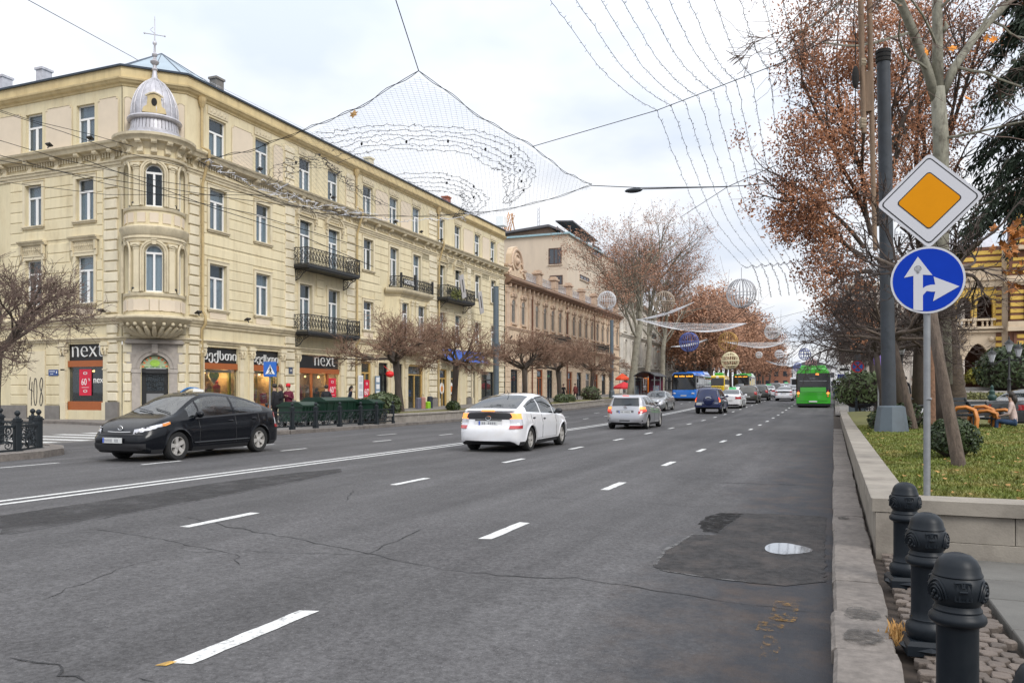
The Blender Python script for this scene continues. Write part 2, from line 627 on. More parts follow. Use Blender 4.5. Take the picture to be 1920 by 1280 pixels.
def dashes(xc,starts,ln,w=.13,dz=.004):
 for y in starts:
  mb=MB()
  mb.poly(ragged(xc-w/2,xc+w/2,y,y+ln,dz,rp))
  paint('lane_dash',mb)
dashes(-3.2,[-1.2,3.24]+[7.2+4.45*i for i in range(0,26)],1.12)
dashes(-6.47,[2.1,6.62]+[11.0+4.55*i for i in range(0,26)],1.15)
dashes(-13.05,[3.4+4.4*i for i in range(0,24)],1.05,.11)
dashes(-15.0,[10.6+6.9*i for i in range(0,10)],1.3,.09)
for xx in(-9.98,-10.3):
 mb=MB()
 quad_on_road(mb,xx-.06,xx+.06,-12,100,n=56)
 paint('centre_line',mb)
mb=MB()
mb.poly([(-3.3,3.17,.004+gz(3)),(-3.24,3.19,.004+gz(3)),(-3.235,3.26,.0045+gz(3)),(-3.28,3.25,.0045+gz(3))])
M_YEL=mat('yellow_paint',(.62,.36,.06),.7,var=.3,scale=20,dirt=(.06,.05,.045),dirt_scale=9,dirt_amt=.9)
paint('paint_mark',mb,M_YEL)
for k,(y0,y1,x0,x1)in enumerate([(5.35,5.75,-.36,-.24),(5.1,5.3,-.42,-.3),(4.55,4.85,-.36,-.3)]):
 mb=MB();mb.poly(ragged(x0-.02,x1+.02,y0-.08,y1+.08,.0055,rp))
 paint('kerbside_paint',mb,MATS.get('worn_yellow')or worn(mat('worn_yellow',(.26,.15,.05),.8,var=.3,scale=20,spec=.1),15,.52,.68))
for k,y in enumerate([15.3,16.45,17.6,18.75,19.9,21.05]):
 mb=MB()
 mb.poly([(x,yy,-.05-.055*(yy-11)/17.5+.006)for x,yy in((-25.5,y),(-21.3,y),(-21.3,y+.5),(-25.5,y+.5))])
 paint('crosswalk_stripe',mb,None,side_street)
def gpoly(pix,dz,jit=.03):
 P=[on_ground(u,v,dz)for u,v in pix]
 out=[]
 for a,b in zip(P,P[1:]+P[:1]):
  n=max(2,int((b-a).length/.07))if(b-a).length<5 else 30
  for i in range(n):
   q=a.lerp(b,i/n)
   e=jit*(noise.noise((q.x*9,q.y*9,3))+.5*noise.noise((q.x*30,q.y*30,1)))
   x,y=q.x+e,q.y+e*.8
   out.append((x,y,gz(y)+dz))
 return out
mb=MB()
mb.poly(gpoly([(1222,1064),(1250,1032),(1300,1003),(1340,1002),(1395,962),(1470,964),(1549,968),(1546,1090),(1470,1098),(1405,1092),(1330,1082),(1255,1072)],.004))
paint('tar_patch',mb,M_TAR)
mb=MB()
mb.poly(gpoly([(1310,980),(1325,968),(1350,961),(1394,962),(1372,980),(1345,1000),(1318,996)],.003))
paint('tar_patch',mb,worn(mat('worn_tar',(.03,.029,.029),.9,var=.6,scale=24,bump=1,bscale=60,spec=.1),9,.35,.6))
def ribbon(pix,w,m,dz=.0035,name='road_crack',jit=.03,sub=6,seed=1):
 r=random.Random(seed)
 P=[on_ground(u,v)for u,v in pix]
 pts=[]
 for a,b in zip(P,P[1:]):
  L_=(b-a).length
  n=max(2,int(L_/.12)if L_<6 else int(L_/.3))
  for i in range(n):
   q=a.lerp(b,i/n)
   pts.append(Vector((q.x+r.uniform(-jit,jit),q.y+r.uniform(-jit,jit),0)))
 pts.append(P[-1].copy())
 mb=MB()
 vs,fs=[],[]
 for i,q in enumerate(pts):
  d=pts[min(i+1,len(pts)-1)]-pts[max(i-1,0)]
  d.z=0
  nn=Vector((-d.y,d.x,0)).normalized()*w*r.uniform(.25,.8)
  if i in(0,len(pts)-1):nn*=.1
  for s in(1,-1):
   p=q+nn*s
   vs.append((p.x,p.y,gz(p.y)+dz))
 for i in range(len(pts)-1):fs.append((2*i,2*i+1,2*i+3,2*i+2))
 mb.add(vs,fs)
 return paint(name,mb,m)
ribbon([(330,965),(420,985),(560,1012),(700,1040),(830,1068),(960,1080),(1080,1084),(1200,1102),(1330,1123),(1450,1138),(1540,1148)],.012,M_CRACK,seed=2)
ribbon([(690,1040),(740,1014),(790,992)],.014,M_CRACK,seed=3)
ribbon([(30,1231),(80,1243),(118,1250),(122,1265),(160,1278)],.014,M_CRACK,seed=4)
ribbon([(60,1130),(150,1095),(260,1055),(360,1035),(470,1035),(690,1040)],.007,M_CRACK,seed=5)
ribbon([(160,990),(300,1010),(440,1040),(450,1060)],.009,M_CRACK,seed=6)
ribbon([(650,940),(660,925),(662,918)],.012,M_CRACK,seed=7)
ribbon([(255,1275),(290,1279)],.012,M_CRACK,seed=8)
ribbon([(700,920),(850,925),(980,918),(1100,890),(1150,880)],.01,M_SEAM,jit=.05,seed=9)
ribbon([(860,928),(1000,932),(1180,940),(1330,952)],.007,M_CRACK,jit=.05,seed=10)
ribbon([(1222,1064),(1250,1030),(1300,1002),(1345,1003)],.03,M_SEAM,dz=.0055,seed=11,jit=.01)
ribbon([(1222,1066),(1330,1084),(1410,1092)],.02,M_SEAM,dz=.0055,seed=12,jit=.01)
ribbon([(1345,1002),(1395,962),(1470,964),(1549,970)],.014,M_CRACK,dz=.0055,seed=13,jit=.01)
ribbon([(1342,905),(1420,907),(1500,909)],.03,M_CRACK,dz=.0035,seed=14,jit=.06)
mb=MB()
mb.poly(gpoly([(0,1002),(0,966),(180,940),(400,905),(560,885),(640,878),(640,884),(520,908),(330,945),(160,975)],.0025))
paint('asphalt_band',mb,worn(mat('old_asphalt',(.062,.06,.06),.85,var=.45,scale=22,bump=.5,bscale=90,spec=.14),1.6,.3,.7))
ribbon([(0,1004),(160,977),(330,947),(520,910),(640,885)],.012,M_CRACK,dz=.005,seed=15,jit=.02)
mb=MB()
pp=[]
for i in range(40):
 a=2*PI*i/40
 q=Vector((-.41+.185*math.cos(a)*(1+.25*(math.cos(a)>0)*abs(math.cos(a))**3),7.8+.31*math.sin(a)*(1-.35*(math.cos(a)>0)*abs(math.cos(a)))+.02*math.sin(3*a),0))
 pp.append((q.x,q.y,gz(q.y)+.0075))
mb.poly(pp)
pud=obj('puddle',mb,mat('water',(.03,.032,.035),.05,var=0,spec=1.0))
tag(pud,'small bright puddle on the dark asphalt beside the kerb','puddle')
M_PUD=MATS['water']
M_PUD.node_tree.nodes['Principled BSDF'].inputs['IOR'].default_value=4.0
pave=struct('pavement',strip(.0,.98,.02,y1=60),M_SOIL)
kb={}
def kerb_mesh(w,h,l,seed):
 mb=MB()
 r=random.Random(seed)
 c=.02
 prof=[(0,-.25),(0,h-c),(c,h),(w-.01,h+r.uniform(-.004,.004)),(w,h-.01),(w,-.25)]
 n=6
 vs=[]
 for i in range(n+1):
  y=l*i/n
  e=.012 if i in(0,n)else 0
  for x,z in prof:
   vs.append((x+r.uniform(-.004,.004),y,z-(e if z>0 else 0)+(r.uniform(-.003,.003)if z>0 else 0)))
 m=len(prof)
 fs=[]
 for i in range(n):
  for k in range(m-1):fs.append((i*m+k,i*m+k+1,(i+1)*m+k+1,(i+1)*m+k))
 fs.append(tuple(range(m)));fs.append(tuple(n*m+k for k in range(m)))
 mb.add(vs,fs)
 return mb
y=1.2
rk=random.Random(9)
kms=[kerb_mesh(.31,.1,1.0,i).mesh('kerb_stone',M_KERB)for i in range(4)]
i=0
while y<34:
 l=rk.uniform(.72,1.0)if y<12 else rk.uniform(.9,1.3)
 o=obj('kerb_stone',kms[i%4],None,pave,M=Matrix.Translation((rk.uniform(-.012,.004),y,gz(y)+rk.uniform(-.004,.004)))@Matrix.Rotation(rk.uniform(-.008,.008),4,'Z')@Matrix.Diagonal((1,l-.016,1,1)))
 y+=l;i+=1
y=51
kp2=struct('far_pavement',strip(.1,3.2,.125,y0=50,y1=300),M_PAVE)
while y<110:
 obj('kerb_stone',kms[i%4],None,kp2,M=Matrix.Translation((.1,y,gz(y)+.04))@Matrix.Diagonal((1,1.48,1,1)))
 y+=1.5;i+=1
for(ex,ey,ra,rb_)in((.16,5.25,.1,.16),(.15,4.75,.1,.14),(.1,9.3,.06,.1)):
 mb=MB()
 mb.poly([(ex+ra*math.cos(a)*(1+.25*noise.noise((3*math.cos(a),3*math.sin(a),ex*9))),ey+rb_*math.sin(a)*(1+.3*noise.noise((2*math.cos(a),2*math.sin(a),5))),gz(ey)+.1085)for a in[2*PI*k/30 for k in range(30)]])
 obj('kerb_stain',mb,worn(mat('dark_stain',(.085,.08,.075),.9,var=.4,scale=30,spec=.1),22,.4,.62),pave)
def cob_mesh(seed):
 r=random.Random(seed)
 mb=MB()
 n=7
 base=[(.5*math.cos(2*PI*(k+.5)/n+r.uniform(-.25,.25))*1.02,.5*math.sin(2*PI*(k+.5)/n+r.uniform(-.25,.25))*1.02)for k in range(n)]
 base=[(max(-.47,min(.47,x*1.15)),max(-.47,min(.47,y_*1.15)))for x,y_ in base]
 vs=[(x,y_,-.6)for x,y_ in base]+[(x,y_,-.08)for x,y_ in base]+[(x*.9,y_*.9,.0+r.uniform(-.04,.04))for x,y_ in base]+[(0,0,.02)]
 fs=[]
 for q in(0,n):
  fs+=[(q+k,q+(k+1)%n,q+n+(k+1)%n,q+n+k)for k in range(n)]
 fs+=[(2*n+k,2*n+(k+1)%n,3*n)for k in range(n)]
 mb.add(vs,fs)
 return mb
cms=[cob_mesh(40+k).mesh('cobble',M_COBB)for k in range(6)]
rc=random.Random(3)
y=3.2
row=0
while y<7.5:
 xo=.375+(row%2)*.05
 while xo<.88:
  wdt=rc.uniform(.078,.108)
  if xo+wdt>.93:break
  obj('cobble',rc.choice(cms),None,pave,M=Matrix.Translation((xo+wdt/2,y+.045+rc.uniform(-.008,.008),gz(y)+.082+rc.uniform(-.006,.006)))@Matrix.Rotation(rc.uniform(-.25,.25),4,'Z')@Matrix.Diagonal((wdt*.96,.088,.07,1)))
  xo+=wdt
 y+=.091;row+=1
slab_ms=[]
for k in range(3):
 mb=MB();mb.cbox(-.5,-.5,-.12,.5,.5,0,.008);slab_ms.append(mb.mesh('paving_slab',M_SLAB))
slab_ground=strip(.94,14,-.05,y1=7.6)
struct('slab_bed',slab_ground,M_SOIL)
rs=random.Random(8)
xcol=[.94,1.62,2.2,2.8,3.5,4.2,4.9]
for ci in range(len(xcol)-1):
 y=2.2+ci*.23
 while y<7.42:
  l=min(rs.choice([.5,.62,.75]),7.46-y)
  if l<.12:break
  w=xcol[ci+1]-xcol[ci]
  obj('paving_slab',slab_ms[0],None,pave,M=Matrix.Translation((xcol[ci]+w/2,y+l/2,gz(y)+.085+rs.uniform(-.003,.003)))@Matrix.Diagonal((w-.02,l-.02,1,1)))
  y+=l
planter=thing('planter','long stone planter of grass behind the three bollards','planter',(.35,7.6,0))
PZ=.07
capm=MB();capm.cbox(-.5,-.5,-.5,.5,.5,.5,.03)
capm=capm.mesh('cap_stone',M_WALLST)
def capstone(x0,x1,y0,y1,z0,z1):
 obj('cap_stone',capm,None,planter,M=Matrix.Translation(((x0+x1)/2,(y0+y1)/2,(z0+z1)/2))@Matrix.Diagonal((x1-x0,y1-y0,z1-z0,1)))
facem=MB();facem.cbox(-.5,-.5,-.5,.5,.5,.5,.012)
facem=facem.mesh('facing_stone',M_WALLST)
def facing(x0,x1,y0,y1,z0,z1):
 obj('facing_stone',facem,None,planter,M=Matrix.Translation(((x0+x1)/2,(y0+y1)/2,(z0+z1)/2))@Matrix.Diagonal((x1-x0,y1-y0,z1-z0,1)))
y=7.52
rw=random.Random(21)
while y<46:
 l=1.15 if y<20 else 1.8
 if not 33.6<y<33.8:
  z=gz(y)+PZ
  capstone(.3,.62,y,y+l-.008,z+.36,z+.475)
  facing(.335,.6,y+.004,y+l-.012,z-.1,z+.355)
 y+=l
x=.625
while x<9:
 l=rw.choice([1.0,1.2,.9])
 capstone(x,x+l-.008,7.5,7.85,PZ+.33,PZ+.445)
 facing(x-.25,x+l-.256,7.54,7.84,PZ+.1,PZ+.322)
 facing(x-.05,x+l-.056,7.53,7.83,PZ-.12,PZ+.095)
 x+=l
lawn=MB()
def lawn_z(x,y):
 return gz(y)+PZ+.37+.1*(1-math.exp(-max(0,x-.6)/1.2))*(1-math.exp(-max(0,y-7.8)/1.5))+.04*noise.noise((x*.8,y*.5,0))
def lw(u,v):
 x,y=.6+u*8.5,7.8+v*22
 return(x,y,lawn_z(x,y))
lawn.grid(lw,24,50)
lawn_o=struct('lawn',lawn,M_GRASSG,smooth=180)
l2=MB()
l2.grid(lambda u,v:(.6+u*4.5,29.8+v*16.0,lawn_z(.6+u*4.5,29.8+v*16)),8,16)
struct('far_lawn',l2,M_GRASSG,smooth=180)
M_BLADE=mat('grass_blade',(.145,.175,.028),.6,var=.45,scale=3.5,dirt=(.3,.23,.075),dirt_scale=1.3,dirt_amt=1.0)
def blades(name,n,fn,hmin,hmax,m,seed):
 r=random.Random(seed)
 vs,fs=[],[]
 for k in range(n):
  x,y,z=fn(r)
  h=r.uniform(hmin,hmax)
  a=r.uniform(0,2*PI)
  w=.006+.0009*math.hypot(x,y)
  dx,dy=math.cos(a)*w,math.sin(a)*w
  lx,ly=r.uniform(-.6,.6)*h,r.uniform(-.6,.6)*h
  b=len(vs)
  vs+=[(x-dx,y-dy,z-.01),(x+dx,y+dy,z-.01),(x+lx*.5+dx*.6,y+ly*.5+dy*.6,z+h*.6),(x+lx,y+ly,z+h)]
  fs+=[(b,b+1,b+2),(b,b+2,b+3)]
 mb=MB()
 mb.v,mb.f,mb.mi=vs,fs,[0]*len(fs)
 return tag(obj(name,mb,m),None,None,None,'stuff')
def lawn_pt(r):
 y=7.85+(r.random()**1.8)*20
 x=.66+r.random()**1.2*min(8,y*.42)
 return x,y,lawn_z(x,y)
gr=blades('grass',90000,lawn_pt,.02,.055,M_BLADE,4)
tag(gr,'mown green and yellowing grass in the stone planter','grass')
def leaf_litter(name,n,fn,size,m,seed,label):
 r=random.Random(seed)
 mb=MB()
 for k in range(n):
  x,y,z=fn(r)
  s=size*r.uniform(.6,1.3)
  a=r.uniform(0,2*PI)
  pts=[]
  for i in range(5):
   b=a+2*PI*i/5
   rr=s*(1 if i%2 else.55)
   pts.append((x+rr*math.cos(b),y+rr*math.sin(b),z+r.uniform(0,.025)))
  mb.poly(pts)
 o=obj(name,mb,m)
 return tag(o,label,'leaves',None,'stuff')
M_LEAF_D=mat('dead_leaf',(.36,.2,.06),.7,var=.4,scale=6)
def q1(r):
 a,b,z=lawn_pt(r)
 return a,b,z+.05
leaf_litter('fallen_leaves',260,q1,.035,M_LEAF_D,5,'brown fallen leaves lying on the planter grass')
dry=blades('dry_weeds',260,lambda r:(.36+r.gauss(0,.035),4.85+r.gauss(0,.05),.07),.03,.08,mat('straw',(.5,.28,.09),.7,var=.3,scale=30),6)
tag(dry,'tuft of orange dry weeds at the middle bollard foot','weeds')
KX=-18.32
def left_side():
 mb=MB()
 pts=[(-90,27.7),(-34,27.4),(-30,26.2),(-25.5,24.3),(-21.5,22.9),(-19.4,22.6),(-18.6,22.9),(KX,23.8)]
 yy=[26,28,30,34,38,42]+[46+4*i for i in range(46)]
 z0=.13
 line=[(x,y,gz(y)+z0)for x,y in pts]+[(KX,y,gz(y)+z0)for y in yy]
 mb.poly([(x,y,gz(25)+z0)for x,y in pts]+[(KX,30,gz(25)+z0),(-90,30,gz(25)+z0)])
 for a,b in zip([30]+yy[3:],yy[3:]+[240]):
  if b>a:
   mb.poly([(KX,a,gz(a)+z0),(KX,b,gz(b)+z0),(-33.5,b,gz(b)+z0),(-33.5,a,gz(a)+z0)])
 return mb,pts
lm,lpts=left_side()
left_pave=struct('avenue_pavement',lm,M_PAVE)
M_REDP=mat('reddish_paving',(.2,.135,.115),.8,var=.2,scale=4,bump=.2,bscale=60)
k=MB()
kerb_path=[(-60,27.58),(-34,27.4),(-30,26.2),(-25.5,24.3),(-21.5,22.9),(-19.4,22.6),(-18.6,22.9),(KX,23.8)]
k.sweep(kerb_path,[(.0,-.3),(.0,.02),(-.02,.05),(-.16,.055),(-.16,-.3)])
kerb_l=struct('kerb',k,M_KERB)
y=23.85
while y<100:
 obj('kerb_stone',kms[i%4],None,left_pave,M=Matrix.Translation((KX+.02,y,gz(y)+.045))@Matrix.Diagonal((-.5,1.19,1,1)))
 y+=1.2;i+=1
isl=MB()
ip=[(-90,15.2),(-22,15.0),(-19.3,14.75),(-17.9,14.3),(-17.0,13.6),(-16.5,12.7),(-16.3,11.2),(-16.3,-12)]
isl.poly([(x,y_,.09)for x,y_ in ip]+[(-90,-12,.09)])
struct('corner_pavement',isl,M_PAVE)
k=MB()
k.sweep(ip,[(.0,-.3),(.0,.07),(.03,.1),(.3,.105),(.3,-.3)])
struct('corner_kerb',k,M_KERB)
# ------ the yellow corner building
M_YW=mat('cream_plaster',(.69,.605,.405),.85,streak=.16,var=.12,scale=.9,rnd=.035,bump=.12,bscale=25,stretch=(1,1,.45),dirt=(.46,.37,.22),dirt_scale=.9,dirt_amt=.75)
M_YP=mat('pale_plaster',(.69,.605,.43),.8,var=.08,scale=1.2,rnd=.04,bump=.06,bscale=30,dirt=(.48,.41,.28),dirt_scale=.9,dirt_amt=.5)
M_YT=mat('stucco_trim',(.62,.54,.38),.8,streak=.25,var=.12,scale=1.5,bump=.08,bscale=30,dirt=(.36,.3,.2),dirt_scale=1.1,dirt_amt=.65)
M_PANEL=mat('pinkish_panel',(.68,.58,.45),.85,var=.06,scale=1.5)
M_OCHRE=mat('ochre_plaster',(.6,.485,.27),.85,streak=.2,var=.12,scale=1.0,dirt=(.42,.3,.15),dirt_scale=.6,dirt_amt=.6)
M_PLINTH=mat('grey_plinth',(.2,.185,.17),.75,var=.2,scale=3,dirt=(.11,.1,.09),dirt_scale=1,dirt_amt=.6)
M_PVC=mat('white_frame',(.8,.8,.79),.4,var=.04)
M_ROOFM=mat('roof_metal',(.3,.38,.44),.4,metal=.3,var=.12,scale=1)
M_GUTTER=mat('dark_gutter',(.05,.07,.1),.5,var=.1)
M_ZINC=mat('zinc',(.5,.49,.52),.5,metal=.35,var=.2,scale=3,dirt=(.16,.15,.15),dirt_scale=2,dirt_amt=.6)
M_IRON=mat('wrought_iron',(.028,.029,.03),.55,var=.3,scale=8)
M_PIPE=mat('drain_pipe',(.5,.38,.19),.6,var=.15,scale=3,dirt=(.25,.18,.1),dirt_scale=2,dirt_amt=.5)
M_GLASS=glass_mat('window_glass',tint=(.9,.96,1),clear=.88,base=(.05,.07,.085))
M_SHOPG=glass_mat('shop_glass',clear=.8)
M_CURT=mat('curtain',(.46,.46,.45),.9,var=.25,scale=9,rnd=.55,stretch=(6,6,.3))
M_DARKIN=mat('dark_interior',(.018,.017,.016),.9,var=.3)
M_BLACK=mat('black_sign',(.014,.014,.015),.5,var=.1)
M_WHITE=mat('white_letter',(.82,.82,.8),.5,var=.02)
M_ORANGE=mat('orange_wood',(.36,.1,.025),.5,var=.2,scale=6,stretch=(1,1,9))
M_STONEG=mat('portal_stone',(.4,.36,.32),.8,var=.18,scale=3,dirt=(.22,.19,.17),dirt_scale=1.4,dirt_amt=.6,bump=.15,bscale=40)
M_RED=mat('sale_red',(.62,.012,.045),.5,var=.05)
M_BLUESIGN=mat('sign_blue',(.02,.13,.5),.4,var=.03)
FX=-31.0
YB=thing('corner_building','cream stucco corner building with a domed round turret and iron balconies','building',(-31,31.85,0))
FS=frame((FX,0,0),(0,1),(1,0))
FL=frame((0,29.75,0),(1,0),(0,-1))
cc=(-32.05,30.8)
r2=math.sqrt(.5)
FC=frame((cc[0],cc[1],0),(r2,r2),(r2,-r2))
CH=1.485
def wall_holes(mb,s0,s1,z0,z1,holes,depth=.3,d=0.0):
 ss=sorted({s0,s1}|{h[0]for h in holes}|{h[1]for h in holes})
 zs=sorted({z0,z1}|{h[2]for h in holes}|{h[3]for h in holes})
 ss=[q for q in ss if s0<=q<=s1];zs=[q for q in zs if z0<=q<=z1]
 for a,b in zip(ss,ss[1:]):
  run=None
  for e,f in list(zip(zs,zs[1:]))+[(None,None)]:
   solid=e is not None and not any(h[0]<=(a+b)/2<=h[1]and h[2]<=(e+f)/2<=h[3]for h in holes)
   if solid and run is None:run=[e,f]
   elif solid:run[1]=f
   elif run is not None:
    mb.poly([(a,d,run[0]),(b,d,run[0]),(b,d,run[1]),(a,d,run[1])]);run=None
 for a,b,e,f in holes:
  mb.poly([(a,d,e),(a,d-depth,e),(a,d-depth,f),(a,d,f)])
  mb.poly([(b,d,e),(b,d-depth,e),(b,d-depth,f),(b,d,f)])
  mb.poly([(a,d,e),(b,d,e),(b,d-depth,e),(a,d-depth,e)])
  mb.poly([(a,d,f),(b,d,f),(b,d-depth,f),(a,d-depth,f)])
WIN={}
rwin=random.Random(33)
M_CURTS=[M_CURT,mat('white_net_curtain',(.78,.8,.81),.9,var=.2,scale=9,rnd=.3,stretch=(6,6,.3)),M_DARKIN,mat('grey_blind',(.6,.67,.7),.9,var=.1,rnd=.25)]
def window_meshes(w,h,tr):
 key=(round(w,2),round(h,2),tr)
 if key not in WIN:
  fr=MB()
  t=.065
  zt=h*(1-tr)
  fr.box(0,-.05,0,t,.03,h);fr.box(w-t,-.05,0,w,.03,h)
  fr.box(t,-.05,0,w-t,.03,t);fr.box(t,-.05,h-t,w-t,.03,h)
  fr.box(t,-.045,zt-.05,w-t,.035,zt+.05)
  fr.box(w/2-.055,-.045,t,w/2+.055,.035,zt-.05)
  for a,b in((t,w/2-.055),(w/2+.055,w-t)):
   fr.box(a,-.04,t,a+.035,.02,zt-.05);fr.box(b-.035,-.04,t,b,.02,zt-.05)
  panes=[]
  for a,b,e,f in((t+.02,w/2-.07,t,zt-.05),(w/2+.07,w-t-.02,t,zt-.05),(t,w-t,zt+.05,h-t)):
   p=MB();p.box(a,-.02,e,b,-.012,f);panes.append(p.mesh('pane',M_GLASS))
  cu=MB()
  n=12
  cu.grid(lambda u,v:(t+u*(w-2*t),-.075+.02*math.sin(u*40),.02+v*(h-.04)),24,1)
  cums=[cu.mesh('curtain',m,180)for m in M_CURTS]
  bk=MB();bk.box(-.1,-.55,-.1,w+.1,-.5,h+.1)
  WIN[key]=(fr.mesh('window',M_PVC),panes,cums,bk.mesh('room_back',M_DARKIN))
 return WIN[key]
def window(par,M,s0,s1,z0,z1,tr=.3,rec=.2,kw=(4,4,2,3)):
 w,h=s1-s0,z1-z0
 fm,panes,cums,bk=window_meshes(w,h,tr)
 B=M@Matrix.Translation((s0,-rec,z0))
 o=obj('window',fm,None,par,M=B)
 for p in panes:obj('pane',p,None,o,M=B)
 k=rwin.choices(range(4),kw)[0]
 obj('curtain',cums[k],None,o,M=B@Matrix.Diagonal((1,1,rwin.choice((1,1,.7)),1)))
 return o
def sill(par,M,s0,s1,z,d=.14,brackets=True):
 mb=MB();mb.M=M
 mb.prism([(s0-.22,0.0),(s1+.22,0.0),(s1+.22,d),(s0-.22,d)],z-.09,z-.02)
 mb.box(s0-.16,0.002,z-.17,s1+.16,d-.05,z-.09)
 obj('sill',mb,M_YT,par)
def surround(par,M,s0,s1,z0,z1,w=.17,d=.07):
 mb=MB();mb.M=M
 mb.box(s0-w,0,z0,s0-.003,d,z1+w);mb.box(s1+.003,0,z0,s1+w,d,z1+w)
 mb.box(s0-.003,0,z1+.003,s1+.003,d-.003,z1+w)
 mb.box(s0-w-.03,0,z1+w,s1+w+.03,d+.03,z1+w+.05)
 obj('window_surround',mb,M_YP,par)
def hood(par,M,s0,s1,z,ztop):
 mb=MB();mb.M=M
 c=(s0+s1)/2
 mb.box(s0-.2,0,z+.02,s1+.2,.06,ztop-.2)
 mb.sweep([(0,0),(0,0)],[(0,0)])if False else None
 mb.prism([(0,ztop-.22),(.16,ztop-.2),(.2,ztop-.1),(.26,ztop-.08),(.3,ztop),(0,ztop)],s0-.36,s1+.36,'x')
 for s in(s0-.28,s1+.12):
  mb.box(s,.06,z-.2,s+.16,.13,ztop-.22)
  mb.box(s+.02,.06,z+.1,s+.14,.2,ztop-.22)
 n=11
 for i in range(n):
  a=s0-.08+(s1-s0+.16)*i/(n-1)
  mb.tube([(a-.05,.07,z+.1),(a+.04,.085,(z+ztop)/2-.05),(a-.03,.07,ztop-.3)],.025,5)
  mb.ball((a,.08,(z+ztop)/2-.06),.045,6,4)
 obj('window_hood',mb,M_YT,par)
def arch_pediment(par,M,s0,s1,z):
 mb=MB();mb.M=M
 c,hw=(s0+s1)/2,(s1-s0)/2+.38
 for d0,rr,t in((.2,1.0,.1),(.13,.84,.08),(.08,.66,.05)):
  n=14
  pts=[]
  for i in range(n+1):
   a=PI*i/n
   pts.append((c-hw*rr*math.cos(a),z+.12+.62*rr*math.sin(a)))
  inner=[(c+(p[0]-c)*.88,z+.1+(p[1]-z-.12)*.84)for p in pts]
  for i in range(n):
   mb.add([(pts[i][0],0,pts[i][1]),(pts[i+1][0],0,pts[i+1][1]),(pts[i+1][0],d0,pts[i+1][1]),(pts[i][0],d0,pts[i][1]),(inner[i][0],0,inner[i][1]),(inner[i+1][0],0,inner[i+1][1]),(inner[i+1][0],d0,inner[i+1][1]),(inner[i][0],d0,inner[i][1])],[(0,1,2,3),(3,2,6,7),(4,5,6,7)])
 mb.prism([(0,z),(.1,z),(.2,z+.07),(.2,z+.11),(0,z+.11)],c-hw,c+hw,'x')
 for s in(c-hw+.03,c+hw-.2):
  mb.box(s,0,z-.55,s+.17,.1,z);mb.box(s+.02,0,z-.32,s+.15,.19,z-.002)
  mb.tube([(s+.01,.17,z-.12),(s+.16,.17,z-.12)],.075,8)
 obj('pediment',mb,M_YT,par)
def notch_panel(par,M,s0,s1,z0,z1,n=.12,m=None):
 mb=MB();mb.M=M
 o=[(s0+n,z0),(s1-n,z0),(s1-n,z0+n),(s1,z0+n),(s1,z1-n),(s1-n,z1-n),(s1-n,z1),(s0+n,z1),(s0+n,z1-n),(s0,z1-n),(s0,z0+n),(s0+n,z0+n)]
 mb.prism(o,.0,.035,'y')
 obj('wall_panel',mb,m or M_PANEL,par)
 e=MB();e.M=M
 mid=lambda p:(p[0],.035,p[1])
 for a,b in zip(o,o[1:]+o[:1]):e.tube([mid(a),mid(b)],.026,4)
 obj('panel_moulding',e,M_YT,par)
WC=[(33.46,34.75),(37.15,38.4),(41.22,42.5),(44.26,45.55),(48.5,49.8),(52.16,53.44),(55.7,56.98),(60.1,61.36),(63.26,64.55),(67.48,68.8),(71.2,72.45)]
Z3,Z2,Z1=(14.15,16.18),(10.22,12.42),(5.9,8.32)
holes=[]
for i,(a,b)in enumerate(WC):
 holes.append((a,b,*Z3))
 if i in(2,3,7,8):holes.append((a,b,9.45,12.3));holes.append((a,b,5.3,8.22))
 else:
  holes.append((a,b,10.18 if i not in(5,6)else 9.5,12.38))
  if i not in(5,6):holes.append((a,b,Z1[0],Z1[1]-(.4 if i>3 else 0)))
SHOPS=[(33.05,35.7,.45,3.85),(37.0,39.3,.45,3.85),(41.25,45.6,.15,3.8),(48.3,49.6,.2,3.6),(50.6,51.9,.15,3.6),(52.9,54.1,.15,3.6),(55.0,57.4,.15,3.6),(60.4,61.8,.15,3.4),(62.5,64.0,.15,3.4),(66.3,67.6,.15,3.4),(69.0,72.0,.15,3.4)]
wl=MB();wl.M=FS
wall_holes(wl,31.85,74.6,-.5,17.4,holes+SHOPS,.3)
LW=[(-40.05,-38.8),(-36.3,-35.02),(-44.2,-42.9),(-48.5,-47.2)]
lh=[]
for a,b in LW:lh+=[(a,b,14.25,16.2),(a,b,10.25,12.4),(a,b,6.0,8.42)]
wl.M=FL
wall_holes(wl,-60,-33.15,-.5,17.4,lh+[(-36.95,-34.3,.5,3.9)],.3)
wl.M=FC
wall_holes(wl,-CH,CH,-.5,17.4,[(-.62,.62,-.05,3.35)],.5)
wl.M=None
wl.poly([(-31,74.6,-1),(-60,74.6,-1),(-60,74.6,17.4),(-31,74.6,17.4)])
obj('wall',wl,M_YW,YB)
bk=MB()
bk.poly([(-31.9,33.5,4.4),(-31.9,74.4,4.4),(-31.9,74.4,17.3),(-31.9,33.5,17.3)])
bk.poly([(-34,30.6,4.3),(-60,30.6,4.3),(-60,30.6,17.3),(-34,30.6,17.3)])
obj('room_back',bk,M_DARKIN,YB)
